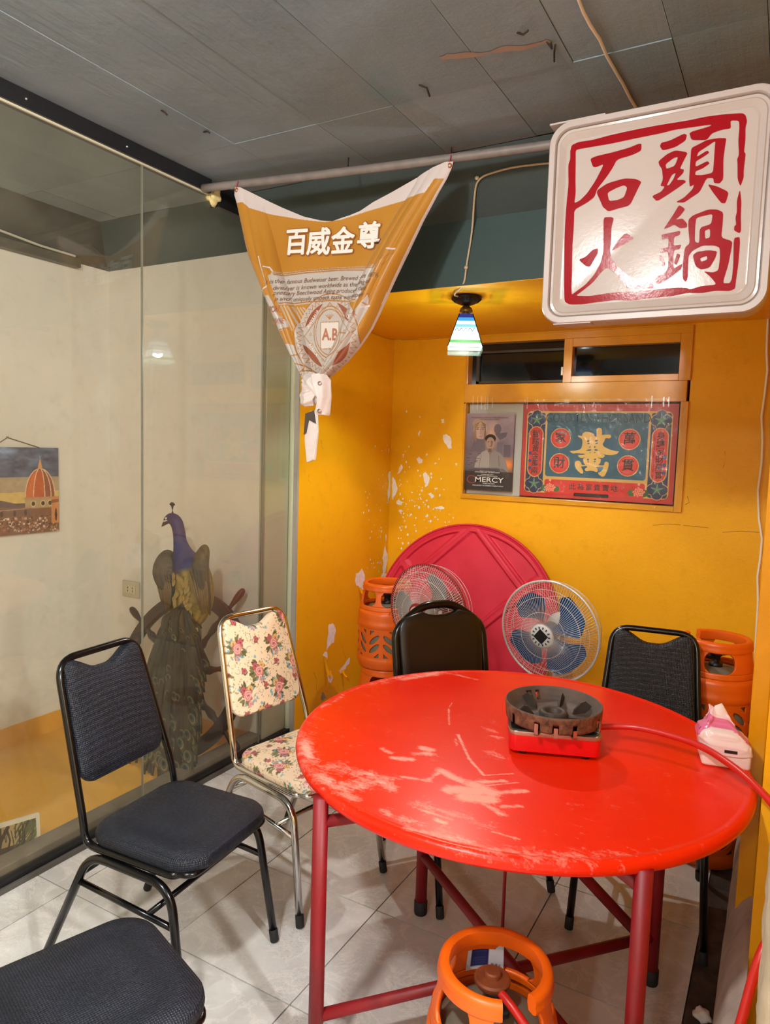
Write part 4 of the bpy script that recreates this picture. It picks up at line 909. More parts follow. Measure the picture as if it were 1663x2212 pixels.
def paint_pad(o, axes, seed, px=0.0016):
    """subdivide the cushion and paint the print from its own surface coordinates"""
    bm = bmesh.new(); bm.from_mesh(o.data)
    for _ in range(6):
        es = [e for e in bm.edges if e.calc_length() > px * 1.7]
        if not es or len(bm.verts) > 90000: break
        bmesh.ops.subdivide_edges(bm, edges=es, cuts=1, use_grid_fill=True)
    bmesh.ops.triangulate(bm, faces=[f for f in bm.faces if len(f.verts) > 4])
    me = bpy.data.meshes.new(o.data.name); bm.to_mesh(me); bm.free()
    n = len(me.vertices); co = np.empty(n * 3, np.float32); me.vertices.foreach_get('co', co); co = co.reshape(-1, 3).astype(float)
    ca, cb = co[:, axes[0]].copy(), co[:, axes[1]].copy()
    if axes[1] == 0:
        k = np.clip(0.462 - co[:, 2], 0, 1); ca += np.where(np.abs(ca) > 0.15, np.sign(ca) * k, 0); cb += np.where(np.abs(cb) > 0.16, np.sign(cb) * k, 0)
    cv = Canvas(ca[None], cb[None], (240, 214, 182))
    cv.c += (vnoise(cv.X + 5, cv.Y + 5, 25, 3)[..., None] - 0.5) * 10
    rose_print(cv, seed)
    a = me.color_attributes.new('col', 'FLOAT_COLOR', 'POINT'); c = np.ones((n, 4), np.float32); c[:, :3] = linarr(np.clip(cv.c[0], 0, 255)); a.data.foreach_set('color', c.reshape(-1))
    me.materials.append(M_FLORAL); me.polygons.foreach_set('use_smooth', np.ones(len(me.polygons), bool)); o.data = me
for ch in c3.children:
    if ch.name.startswith('seat.') or ch.name == 'seat': paint_pad(ch, (1, 0), 3)
    if ch.name.startswith('backrest'): paint_pad(ch, (1, 2), 8)

# ------------------------------------------------------------------ portable gas stove on the table
M_STOVERED = plain('stove red enamel', 'd30a10', 0.3, var=0.06, scale=10)
M_STEEL = plain('worn steel', 'b5aaa2', 0.3, 0.9, var=0.2, scale=20)
M_BLACKMETAL = plain('black stove top', '141414', 0.45)
def rust_mat():
    t = NT('rusty iron'); o = t.coord('Object')
    t.set(t.ramp(t.noise(o, 40, 6, 0.7, 0.6), [(0.3, lin('3a2a22')), (0.5, lin('6e4a36')), (0.72, lin('8e6a50'))]), 0.75, 0.25, 0.4)
    t.bump(t.noise(o, 90, 5), 0.5, 0.002); return t.m
M_RUST = rust_mat()
M_IRON = plain('sooty iron', '4a403a', 0.6, 0.5, var=0.3, scale=30, bump=0.3)
sv = thing('gas_stove', 'red portable gas stove with a rusty round wind guard on the red table', 'stove', (-0.540, 1.972, TZ), math.radians(21))
def rr_prism(x0, x1, y0, y1, z0, z1, r, bev=0.003):
    n = 6; P = []
    for cx_, cy_, a0 in ((x1 - r, y0 + r, -PI / 2), (x1 - r, y1 - r, 0), (x0 + r, y1 - r, PI / 2), (x0 + r, y0 + r, PI)):
        for k in range(n + 1): a_ = a0 + PI / 2 * k / n; P.append((cx_ + r * math.cos(a_), cy_ + r * math.sin(a_)))
    b_ = bmesh.new(); lo = [b_.verts.new((x, y, z0)) for x, y in P]; hi = [b_.verts.new((x, y, z1)) for x, y in P]
    b_.faces.new(lo[::-1]); top = b_.faces.new(hi)
    for i in range(len(P)): b_.faces.new((lo[i], lo[(i + 1) % len(P)], hi[(i + 1) % len(P)], hi[i]))
    if bev: bmesh.ops.bevel(b_, geom=list(top.edges), offset=bev, segments=2, profile=0.5, affect='EDGES')
    return b_
obj('body', rr_prism(-0.125, 0.124, -0.098, 0.128, 0.012, 0.058, 0.022), M_STOVERED, sv, angle=40)
obj('rim_plate', rr_prism(-0.127, 0.126, -0.100, 0.130, 0.058, 0.069, 0.023, 0.002), M_STEEL, sv, angle=40)
obj('top_plate', rr_prism(-0.120, 0.119, -0.093, 0.123, 0.069, 0.072, 0.02, 0.001), M_BLACKMETAL, sv, angle=40)
for x in (-0.085, 0.085):
    for y in (-0.075, 0.075):
        obj('foot', lathe(bmesh.new(), [(0, 0), (0.011, 0), (0.012, 0.003), (0.012, 0.012), (0, 0.012)], 14, off=(x, y, 0)), M_RUBBER, sv, True)
# wind guard: outer wall with slots, stepped bowl inside
slots = [(-1.98, 0.055), (-1.60, 0.05), (-1.22, 0.05), (1.9, 0.05), (2.1, 0.05), (0.2, 0.06), (3.0, 0.06), (-0.55, 0.05), (-2.6, 0.05)]
def wmask(th, z):
    th = (th + PI) % (2 * PI) - PI
    return any(abs(th - a_) < w_ for a_, w_ in slots) and z < 0.109
bm = lathe(bmesh.new(), [(0.1335, 0.080), (0.1345, 0.086), (0.135, 0.093), (0.1355, 0.1), (0.136, 0.107), (0.1365, 0.114), (0.137, 0.121), (0.1365, 0.126)], 200, wmask)
wg = obj('wind_guard', bm, M_RUST, sv, True)
md = wg.modifiers.new('thick', 'SOLIDIFY'); md.thickness = 0.0018
bm = lathe(bmesh.new(), [(0.1365, 0.126), (0.1355, 0.1275), (0.133, 0.1255), (0.128, 0.117), (0.124, 0.115), (0.121, 0.107), (0.116, 0.105), (0.112, 0.097), (0.106, 0.094), (0.098, 0.088), (0.06, 0.085), (0.03, 0.085)], 120,
           lambda th, z: any(abs(((th + PI) % (2 * PI) - PI) - a_) < 0.055 for a_ in (1.9, 2.12)) and 0.094 < z < 0.118)
obj('drip_bowl', bm, plain('baked bowl', '5d4d45', 0.6, 0.35, var=0.2, scale=24), sv, True)
bn = obj('burner', lathe(bmesh.new(), [(0.0, 0.078), (0.02, 0.078), (0.022, 0.100), (0.03, 0.104), (0.038, 0.103), (0.041, 0.097), (0.041, 0.088), (0.05, 0.086)], 48, off=(0.0, -0.008, 0)), M_IRON, sv, True)
obj('bracket', bx((-0.075, -0.016, 0.086), (0.09, 0.0, 0.0885), 0.001), M_IRON, sv)
for a_ in (0.35, 1.25, 2.35, 3.6, 4.6):
    d = Vector((math.cos(a_), math.sin(a_), 0)); s = Vector((-d.y, d.x, 0)) * 0.0035
    bm = bmesh.new(); prof2 = [(0.062, 0.086), (0.118, 0.086), (0.118, 0.108), (0.098, 0.124), (0.085, 0.120), (0.066, 0.100)]
    va = [bm.verts.new(d * r_0 + s + Vector((0, 0, z))) for r_0, z in prof2]; vb = [bm.verts.new(d * r_0 - s + Vector((0, 0, z))) for r_0, z in prof2]
    bm.faces.new(va); bm.faces.new(vb[::-1])
    for i in range(6): bm.faces.new((va[i], vb[i], vb[(i + 1) % 6], va[(i + 1) % 6]))
    bmesh.ops.recalc_face_normals(bm, faces=bm.faces)
    obj('pot_prong', bm, M_IRON, sv)
for a_, l in ((-1.98, 0.03), (-1.60, 0.026), (-1.22, 0.02), (-0.5, 0.03)):
    d = Vector((math.cos(a_), math.sin(a_), 0)); s = Vector((-d.y, d.x, 0)) * 0.006
    bm = bmesh.new(); P = [d * 0.12, d * 0.142]
    box(bm, (0.118, -0.0055, 0.072), (0.1405, 0.0055, 0.075)); box(bm, (0.1385, -0.0055, 0.072), (0.1405, 0.0055, 0.075 + l))
    xform(bm, Matrix.Rotation(a_, 4, 'Z')); obj('guard_clip', bm, M_STEEL, sv)
obj('hose_nozzle', tube(bmesh.new(), [(0.10, 0.045, 0.045), (0.135, 0.05, 0.047)], 0.007, 12), M_STEEL, sv, True)

# ------------------------------------------------------------------ gas cylinders
M_ORANGE = plain('orange plastic shell', 'e25f0a', 0.38, var=0.07, scale=6, bump=0.06)
M_LINER = plain('grey inner liner', '6f6a58', 0.6)
M_BRASS = plain('brown brass', '7c3c1a', 0.6, 0.15, var=0.2, scale=30)
M_HOSE = plain('red rubber hose', 'c5221a', 0.35, var=0.05, scale=30)
def leafhole(th, z, tc, z0, z1, lean, w):
    t_ = (z - z0) / (z1 - z0)
    if not 0 < t_ < 1: return False
    c = tc + lean * (t_ - 0.5)
    return abs(th - c) < w * math.sin(PI * t_) ** 0.8
def body_mask(th, z):
    per = 2 * PI / 6; u = (th % per) / per   # six panels round the body
    if not 0.062 < z < 0.212: return False
    q = u - 0.5
    s = abs(q)
    if s < 0.06 or s > 0.44: return False
    zc = (z - 0.137) / 0.075
    for c in (0.30, -0.30):                   # two slanted leaves on each side
        e = s - 0.25; v = zc - c + e * 1.5
        if (e / 0.185) ** 2 + (v / 0.21) ** 2 < 1: return True
    if 0.60 < zc < 0.93 and 0.42 > s > 0.46 - (zc - 0.52) * 0.55: return True
    if -0.93 < zc < -0.60 and 0.08 < s < 0.04 + (-zc - 0.52) * 0.55: return True
    return False
def make_cylinder(name, label, loc, rotz, group):
    t = thing(name, label, 'gas cylinder', loc, rotz, group)
    zz = list(np.linspace(0.062, 0.212, 76))
    prof = [(0.0, 0.006), (0.11, 0.006), (0.118, 0.0), (0.137, 0.001), (0.143, 0.008), (0.147, 0.025), (0.151, 0.032), (0.152, 0.045), (0.151, 0.054), (0.148, 0.0619)] + [(0.148, z) for z in zz] + [(0.148, 0.2121), (0.152, 0.217), (0.153, 0.228), (0.153, 0.240), (0.150, 0.246), (0.1505, 0.262), (0.1485, 0.285), (0.144, 0.305)]
    sh = obj('shell', lathe(bmesh.new(), prof, 432, body_mask), M_ORANGE, t, True)
    md = sh.modifiers.new('thick', 'SOLIDIFY'); md.thickness = 0.006; md.offset = -1
    obj('liner', lathe(bmesh.new(), [(0, 0.012), (0.135, 0.012), (0.1385, 0.04), (0.1385, 0.245), (0.128, 0.285), (0.09, 0.312), (0.05, 0.322), (0.0, 0.325)], 48), M_LINER, t, True)
    def cr(z): return 0.144 - (z - 0.305) * 0.17 - 0.3 * (z - 0.305) ** 2
    col = bmesh.new()
    def strip(c, fw, z0, z1, nu=24, nv=20):
        g_ = []
        for i in range(nv + 1):
            z = z0 + (z1 - z0) * i / nv; w = fw((z - z0) / (z1 - z0))
            g_.append([col.verts.new((cr(z) * math.cos(c + w * (2 * j / nu - 1)), cr(z) * math.sin(c + w * (2 * j / nu - 1)), z)) for j in range(nu + 1)])
        for i in range(nv):
            for j in range(nu): col.faces.new((g_[i][j], g_[i][j + 1], g_[i + 1][j + 1], g_[i + 1][j]))
    strip(PI, lambda q: PI - 0.42, 0.305, 0.328, 96, 4)                       # low wall, open at the front
    flare = lambda b_, f_: (lambda q: b_ + f_ * abs(2 * q - 1) ** 3)
    strip(PI, flare(0.42, 0.22), 0.328, 0.408, 40); strip(0.66, flare(0.17, 0.12), 0.328, 0.408); strip(-0.66, flare(0.17, 0.12), 0.328, 0.408)
    strip(PI * 0.56, flare(0.10, 0.20), 0.328, 0.408); strip(-PI * 0.56, flare(0.10, 0.20), 0.328, 0.408)
    bmesh.ops.recalc_face_normals(col, faces=col.faces)
    co_ = obj('collar', col, M_ORANGE, t, True)
    md = co_.modifiers.new('thick', 'SOLIDIFY'); md.thickness = 0.011; md.offset = -1
    g = 0.30
    ring = lathe(bmesh.new(), [(0.106, 0.402), (0.121, 0.400), (0.1285, 0.404), (0.130, 0.413), (0.1268, 0.419), (0.1278, 0.426), (0.1265, 0.434), (0.121, 0.440), (0.111, 0.441), (0.1035, 0.436), (0.102, 0.420), (0.106, 0.402)], 110, a0=g, a1=2 * PI - g)
    bmesh.ops.remove_doubles(ring, verts=ring.verts, dist=1e-5)
    bmesh.ops.holes_fill(ring, edges=[e for e in ring.edges if e.is_boundary])
    bmesh.ops.recalc_face_normals(ring, faces=ring.faces)
    obj('hand_ring', ring, M_ORANGE, t, angle=45)
    obj('valve', lathe(bmesh.new(), [(0.0, 0.318), (0.026, 0.318), (0.026, 0.335), (0.016, 0.34), (0.016, 0.362), (0.022, 0.366), (0.022, 0.38), (0.0, 0.38)], 24), M_BLACKMETAL, t, True)
    obj('regulator', lathe(bmesh.new(), [(0.0, 0.372), (0.02, 0.372), (0.036, 0.378), (0.041, 0.386), (0.041, 0.392), (0.037, 0.396), (0.020, 0.398), (0.019, 0.408), (0.016, 0.411), (0.0, 0.411)], 36, off=(-0.012, 0.0, 0)), M_BRASS, t, angle=35)
    obj('lever', bx((0.012, -0.013, 0.345), (0.055, 0.013, 0.362), 0.004), M_BLACKMETAL, t)
    return t
gc = make_cylinder('gas_cylinder', 'orange gas cylinder under the near edge of the table, with a red hose', (-0.492, 1.432, 0), math.radians(-45), 'orange composite gas cylinders')
# sticker inside the collar of the front cylinder
nv, nu = 20, 30
V, U = np.meshgrid(np.linspace(0, 1, nv), np.linspace(0, 1, nu), indexing='ij')
A = math.radians(45 + 100) + U * 0.75; RR = 0.126 - V * 0.010
cv = Canvas(1 - U, V, (198, 196, 205)); cv.rrect(0.12, 0.62, 0.12, 0.92, 0.02, (38, 42, 92))
for k in range(5): cv.rrect(0.18, 0.52, 0.22 + k * 0.12, 0.27 + k * 0.12, 0.01, (70, 76, 130), 0.6)
for k in range(10): cv.rrect(0.66 + k * 0.026, 0.675 + k * 0.026, 0.14, 0.24, 0.002, (90, 88, 96))
link('sticker', grid_mesh('sticker', np.stack([RR * np.cos(A), RR * np.sin(A), 0.325 + V * 0.07], -1), cv.c, True), vcol_mat('paper sticker', 0.4), gc, True)
CYG = 'orange composite gas cylinders'
g2 = dup(gc, (-1.785, 3.20, 0.0), 1.0, 'orange gas cylinder by the left yellow wall, lower of the stacked pair', CYG)
g3 = dup(gc, (-1.785, 3.20, 0.442), 0.35, 'orange gas cylinder by the left yellow wall, upper of the stacked pair', CYG)
g4 = dup(gc, (-0.195, 3.02, 0.0), 2.0, 'orange gas cylinder in the right corner, lower of the stacked pair', CYG)
g6 = dup(gc, (-0.195, 3.02, 0.442), 2.6, 'orange gas cylinder in the right corner, upper of the stacked pair', CYG)
g5 = dup(gc, (-1.43, 3.42, 0.0), 0.2, 'orange gas cylinder hidden behind the crown backed chair, only its rim showing', CYG)
for g_ in (g2, g3, g4, g5, g6):
    for ch in list(g_.children):
        if ch.name.startswith('sticker'): bpy.data.objects.remove(ch)
# ------------------------------------------------------------------ fans leaning behind the table
M_WIRE = plain('pale fan wire', 'd5d2d0', 0.3, 0.3)
M_WHITEPL = plain('white plastic', 'd6d2cc', 0.4)
M_BLUE = plain('blue fan blade', '14497a', 0.25, 0, 0.5)
M_GREYBL = plain('clear grey fan blade', '8d8688', 0.3)
M_REDPL = plain('dark red plastic', '8f1220', 0.4)
def make_fan(name, label, loc, rotz, tilt, R, blade, rimm, badge, roll):
    t = thing(name, label, 'fan', (loc[0], loc[1], 0), rotz)
    TM = Matrix.Translation((0, 0, loc[2])) @ Matrix.Rotation(tilt, 4, 'X')
    def put(nm, bm, m, p=t, sm=True, ang=None):
        xform(bm, TM); return obj(nm, bm, m, p, sm, ang)
    # front of the fan looks along local -y
    def dome(r, dpt): return -dpt * (1 - (r / R) ** 2.4) - 0.004
    bm = bmesh.new(); N = 116
    for k in range(N):
        a0 = 2 * PI * k / N
        pts = []
        for i in range(9):
            q = i / 8; r_1 = R * (0.20 + 0.80 * q); a_ = a0 + 0.16 * (q ** 1.5)
            pts.append((r_1 * math.cos(a_), dome(r_1, 0.078), r_1 * math.sin(a_)))
        tube(bm, pts, 0.00085, 4, cap=False)
    for rr in (0.45, 0.72, 0.86):
        tube(bm, [(rr * R * math.cos(2 * PI * k / 60), dome(rr * R, 0.078) + 0.001, rr * R * math.sin(2 * PI * k / 60)) for k in range(60)], 0.0012, 5, True)
    g = put('front_grille', bm, M_WIRE); g['kind'] = 'stuff'
    bm = bmesh.new()
    for k in range(72):
        a0 = 2 * PI * k / 72
        pts = []
        for i in range(8):
            q = i / 7; r_1 = R * (1.0 - 0.72 * q); a_ = a0 - 0.3 * q
            pts.append((r_1 * math.cos(a_), 0.10 * math.sin(min(1, q * 2.2) * PI / 2) + 0.012, r_1 * math.sin(a_)))
        tube(bm, pts, 0.0009, 4, cap=False)
    for rr, yy in ((0.985, 0.04), (0.93, 0.08), (0.6, 0.112)):
        tube(bm, [(rr * R * math.cos(2 * PI * k / 60), yy, rr * R * math.sin(2 * PI * k / 60)) for k in range(60)], 0.0012, 5, True)
    g = put('rear_grille', bm, M_WIRE); g['kind'] = 'stuff'
    put('rim', tube(bmesh.new(), [(R * math.cos(2 * PI * k / 72), 0.002, R * math.sin(2 * PI * k / 72)) for k in range(72)], 0.006, 8, True), rimm)
    M9 = Matrix.Rotation(PI / 2, 4, 'X')
    bm = lathe(bmesh.new(), [(0, 0.088), (0.03 * R / 0.24, 0.088), (0.05 * R / 0.24, 0.084), (0.058 * R / 0.24, 0.076), (0.05 * R / 0.24, 0.070), (0, 0.070)], 40); xform(bm, M9)
    put('hub_cap', bm, badge[0])
    if badge[1] == 'diamond':
        bm = bmesh.new(); s = 0.026
        box(bm, (-s, -s, 0.0875), (s, s, 0.0905)); xform(bm, M9 @ Matrix.Rotation(0.9, 4, 'Z')); put('hub_badge', bm, M_DARK, t, False)
        for k in range(14):
            a_ = 2 * PI * k / 14; bm = bx((0.036, -0.003, 0.086), (0.047, 0.003, 0.0885)); xform(bm, M9 @ Matrix.Rotation(a_, 4, 'Z') @ Matrix.Rotation(0.0, 4, 'Z')); put('vent_slot', bm, M_BLUE, t, False)
    else:
        for r1, r2 in ((0.030, 0.036), (0.012, 0.017)):
            bm = lathe(bmesh.new(), [(r1, 0.0885), (r1, 0.090), (r2, 0.090), (r2, 0.0885)], 32); xform(bm, M9); put('badge_ring', bm, M_WHITEPL)
    bm = lathe(bmesh.new(), [(0, 0.05), (0.035, 0.05), (0.045, 0.03), (0.045, -0.03), (0, -0.03)], 32); xform(bm, M9); put('spinner', bm, blade)
    for k in range(4 if blade is M_BLUE else 3):
        a0 = roll + 2 * PI * k / (4 if blade is M_BLUE else 3)
        nv, nu = 14, 14
        V, U = np.meshgrid(np.linspace(0, 1, nv), np.linspace(0, 1, nu), indexing='ij')
        r_1 = R * (0.17 + 0.66 * V); wid = (0.55 + 0.72 * np.sin(np.clip(V * 1.15, 0, 1) * PI * 0.55)) * (1 - 0.75 * np.clip(V - 0.8, 0, 1) / 0.2 * (np.abs(U - 0.5) * 2) ** 2 * 0.6)
        a_ = a0 + 0.25 * V + (U - 0.5) * wid
        P = np.stack([r_1 * np.cos(a_), -0.005 + (U - 0.5) * 0.055, r_1 * np.sin(a_)], -1)
        me = grid_mesh('blade', P); me.transform(TM); link('blade', me, blade, t)
    mo = lathe(bmesh.new(), [(0, -0.25), (0.03, -0.25), (0.055, -0.22), (0.062, -0.16), (0.066, -0.115), (0.0, -0.11)], 28); xform(mo, M9); put('motor_housing', mo, badge[0])
    obj('pole', tube(bmesh.new(), [(0, 0.10, 0.03), (0, 0.10, loc[2] - 0.02)], 0.014, 14), M_WHITEPL, t, True)
    obj('base', lathe(bmesh.new(), [(0, 0), (0.125, 0), (0.13, 0.012), (0.118, 0.028), (0.03, 0.045), (0.022, 0.07), (0, 0.07)], 40, off=(0, 0.10, 0)), badge[0], t, True)
    return t
f1 = make_fan('standing_fan', 'white wire fan with blue blades standing before the leaning red tabletop', (-0.945, 3.30, 0.722), -0.14, math.radians(4), 0.248, M_BLUE, M_WIRE, (M_WHITEPL, 'diamond'), 0.5)
f2 = make_fan('standing_fan', 'wire fan with dark red hub and rim between left cylinders and red tabletop', (-1.462, 3.02, 0.806), -0.18, math.radians(2), 0.222, M_GREYBL, M_REDPL, (M_REDPL, 'rings'), 0.9)

# ------------------------------------------------------------------ spare red tabletop leaning on the back wall, ribbed underside out
def redplastic():
    t = NT('crimson moulded plastic'); o = t.coord('Object')
    sp = t.noise(o, 60, 5, 0.75)
    c = t.ramp(t.noise(o, 5, 4), [(0.3, lin('c41c36')), (0.7, lin('d22a44'))])
    c = t.mix(t.ramp(sp, [(0.62, (0, 0, 0)), (0.72, (0.35,) * 3)]), c, lin('5a1420'))
    t.set(c, 0.5, 0, 0.4); t.bump(t.noise(o, 120, 4), 0.35, 0.002); return t.m
M_CRIM = redplastic()
st = thing('spare_tabletop', 'round crimson tabletop with ribbed underside leaning on the yellow back wall', 'tabletop', (-1.635, 3.70, 0.0))
RT = 0.585
LM = Matrix.Translation((0, 0, 0)) @ Matrix.Rotation(math.radians(-14), 4, 'X') @ Matrix.Translation((0, 0, RT)) @ Matrix.Rotation(PI / 2, 4, 'X')
bm = lathe(bmesh.new(), [(0, -0.03), (RT - 0.01, -0.03), (RT, -0.02), (RT, 0.004), (RT - 0.003, 0.009), (RT - 0.010, 0.009), (RT - 0.014, 0.002), (RT - 0.02, 0.0)], 140); xform(bm, LM)
obj('rim', bm, M_CRIM, st, angle=40)
# moulded face: square panels sunk between a raised diagonal lattice
nr, na = 230, 300
Rr, Aa = np.meshgrid(np.linspace(0.0005, RT - 0.018, nr), np.linspace(0, 2 * PI, na), indexing='ij')
gx, gy = Rr * np.cos(Aa), Rr * np.sin(Aa)
ux, vy = (gx - (gy - RT + 0.03)) / math.sqrt(2), (-gx - (gy - RT + 0.03)) / math.sqrt(2)      # down-right, down-left from an apex near the top
pitch_, side_ = 0.515, 0.47
def pan_d(q): m = np.mod(q, pitch_); return np.minimum(m, side_ - m)
dd = np.minimum(np.minimum(pan_d(ux), pan_d(vy)), RT - 0.045 - Rr)
sink = np.clip(dd / 0.008, 0, 1); sink = sink * sink * (3 - 2 * sink)
groove = np.exp(-((dd + 0.018) / 0.004) ** 2) * 0.003
gz = -0.017 * sink - groove * 1.6
me = grid_mesh('ribbed_face', np.stack([gx, gy, gz], -1)); me.transform(LM); link('ribbed_face', me, M_CRIM, st)

# ------------------------------------------------------------------ promotional banner hung from the ceiling pipe and knotted at the bottom
pipe = thing('ceiling_pipe', 'grey conduit pipe running under the ceiling with the banner tied to it', 'pipe', (0, 0, 0))
M_PIPE = plain('grey pvc conduit', '7c7470', 0.5, var=0.15, scale=20, bump=0.1)
P0, P1 = Vector((-2.27, 2.335, 2.668)), Vector((0.0, 2.625, 2.668))
pts = [P0.lerp(P1, k / 20) + Vector((0, 0, -0.012 * math.sin(PI * k / 20))) for k in range(21)]
obj('conduit', tube(bmesh.new(), pts, 0.0165, 16), M_PIPE, pipe, True)
for k in (6, 14): 
    p = pts[k]; obj('pipe_clip', tube(bmesh.new(), [p + Vector((0, 0.003, 0.015)), p + Vector((0.004, 0, 0.052))], 0.0022, 6), M_BLACKRAIL, pipe, True)
BANG = math.atan2(0.18, 1.41)
bn_ = thing('banner', 'gold and white beer banner tied to the ceiling pipe, its bottom end knotted', 'banner', (-2.23, 2.34 - 0.0, 0.0), BANG)
def resample(P, n):
    P = np.array(P, float); d = np.r_[0, np.cumsum(np.hypot(*np.diff(P, axis=0).T))]
    u = np.linspace(0, d[-1], n); return np.stack([np.interp(u, d, P[:, 0]), np.interp(u, d, P[:, 1])], -1)
NU, NV = 420, 400
Tc, Lc, Rc = resample(BAN_TOP, NU), resample(BAN_LEFT, NV), resample(BAN_RIGHT, NV)
Kc = np.stack([np.linspace(Lc[-1, 0], Rc[-1, 0], NU), np.linspace(Lc[-1, 1], Rc[-1, 1], NU)], -1)
u = np.linspace(0, 1, NU)[None, :, None]; v = np.linspace(0, 1, NV)[:, None, None]
S = (1 - v) * Tc[None] + v * Kc[None] + (1 - u) * Lc[:, None] + u * Rc[:, None] - ((1 - u) * (1 - v) * Tc[0] + u * (1 - v) * Tc[-1] + (1 - u) * v * Lc[-1] + u * v * Rc[-1])
uu, vv = u[..., 0] + 0 * v[..., 0], v[..., 0] + 0 * u[..., 0]
def fold(t_, v_):
    """depth of the cloth towards the room (local -y); rolled edges at both sides"""
    wl_ = np.clip(0.15 + 0.22 * v_, 0, 0.42); wr_ = np.clip(0.14 + 0.30 * v_, 0, 0.46)
    l = np.clip(t_ / wl_, 0, 1); r = np.clip((1 - t_) / wr_, 0, 1)
    pl = lambda q, n_, sh: np.abs(np.sin(PI * np.clip(q, 0, 1) * n_)) ** sh          # soft pleats meeting in sharp valleys
    d = 0.034 * pl(l * 1.0, 1, 0.6) * (l < 1) + 0.050 * pl(r, 1, 0.6) * (r < 1)
    d += 0.010 * pl(r, 3, 1.0) * (r < 1) + 0.009 * pl(l, 3, 1.0) * (l < 1)
    d += 0.05 * np.sin(PI * np.clip(v_, 0, 1)) * 0.35
    d += 0.004 * np.sin(t_ * 17 + v_ * 9) * (1 - v_)
    return d
Dp = fold(uu, vv) * np.clip(0.15 + vv * 2.2, 0, 1)
Pb = np.stack([S[..., 0], -Dp - 0.018, S[..., 1]], -1)
GOLD, DGOLD, WHITE, PANEL, LINE, RED = (182, 126, 42), (166, 104, 28), (206, 194, 192), (184, 176, 170), (164, 112, 56), (140, 70, 44)
cv = Canvas(S[..., 0], S[..., 1], GOLD)
cv.c += ((vnoise(cv.X + 2, cv.Y, 3, 2) - 0.5) * 14)[..., None]
cv.poly(BAN_WHITE, WHITE)
for p in BAN_PANELS: cv.poly(p, PANEL)
mx, mz = BAN_MED
sc = BAN_SCALE
# medallion drawn in gold line on the pale ground
cv.ell(mx, mz, 0.235 * sc, 0.262 * sc, PANEL)
cv.ell(mx, mz, 0.235 * sc, 0.262 * sc, LINE, 1, 0.975)
for k in range(44):
    a0, a1, am = 2 * PI * k / 44, 2 * PI * (k + 1) / 44, 2 * PI * (k + 0.5) / 44
    f = lambda a_, q: (mx + 0.235 * sc * q * math.cos(a_), mz + 0.262 * sc * q * math.sin(a_))
    cv.line([f(a0, 0.82), f(am, 0.93), f(a1, 0.82)], 0.0035 * sc, LINE)
cv.ell(mx, mz, 0.235 * sc, 0.262 * sc, LINE, 1, 1.0)
for k in range(4):
    a0 = PI / 4 + k * PI / 2; w = 0.52
    arc = [(mx + 0.188 * sc * math.cos(a0 + w * (i / 8 - 0.5) * 2), mz + 0.208 * sc * math.sin(a0 + w * (i / 8 - 0.5) * 2)) for i in range(9)]
    inn = (mx + 0.150 * sc * math.cos(a0), mz + 0.165 * sc * math.sin(a0))
    cv.poly(arc + [(inn[0] + (arc[-1][0] - arc[0][0]) * 0.0, inn[1])], RED, 0.9)
dm = [(mx, mz + 0.205 * sc), (mx + 0.185 * sc, mz), (mx, mz - 0.205 * sc), (mx - 0.185 * sc, mz), (mx, mz + 0.205 * sc)]
cv.line(dm, 0.004 * sc, LINE)
for q in (1.0, 0.88):
    cv.ell(mx, mz + 0.02 * sc, 0.115 * sc * q, 0.165 * sc * q, LINE, 1, 0.955)
for k in range(16):
    a_ = 2 * PI * k / 16; cv.ell(mx + 0.138 * sc * math.cos(a_), mz + 0.01 * sc + 0.185 * sc * 0.95 * math.sin(a_), 0.009 * sc, 0.009 * sc, LINE, 0.8, 0.6)
cv.rrect(mx - 0.066 * sc, mx + 0.066 * sc, mz - 0.085 * sc, mz + 0.085 * sc, 0.008 * sc, LINE); cv.rrect(mx - 0.062 * sc, mx + 0.062 * sc, mz - 0.081 * sc, mz + 0.081 * sc, 0.006 * sc, (214, 206, 200))
for k in range(5):
    a_ = PI / 2 + (k - 2) * 0.33; cv.line([(mx, mz + 0.100 * sc), (mx + 0.035 * sc * math.cos(a_) * 1.2, mz + 0.10 * sc + 0.032 * sc * math.sin(a_))], 0.004 * sc, LINE)
for p in BAN_STRIPES: cv.line(p, 0.006, PANEL, 0.8)
for p in BAN_LINES: cv.line(p, 0.005, LINE)
for p in BAN_WLINES: cv.line(p, 0.006, WHITE)
for p in BAN_LEFTWHITE: cv.poly(p, (206, 190, 184))
cv.c[:, -4:] = WHITE
cloth_m = NT('printed satin cloth'); cloth_m.set(cloth_m.attr('col'), 0.38, 0, 0.35)
cloth_m.b.inputs['Sheen Weight'].default_value = 0.15
cl = link('cloth', grid_mesh('cloth', Pb, np.clip(cv.c, 0, 255), True), cloth_m.m, bn_)
gs0, gs1, gz0, gz1 = S[..., 0].min(), S[..., 0].max(), S[..., 1].min(), S[..., 1].max()
GN = 260
acc = np.zeros((GN, GN)); cnt = np.zeros((GN, GN))
gi = ((S[..., 1] - gz0) / (gz1 - gz0) * (GN - 1)).round().astype(int).ravel(); gj = ((S[..., 0] - gs0) / (gs1 - gs0) * (GN - 1)).round().astype(int).ravel()
np.add.at(acc, (gi, gj), Pb[..., 1].ravel()); np.add.at(cnt, (gi, gj), 1)
dep = np.where(cnt > 0, acc / np.maximum(cnt, 1), np.nan)
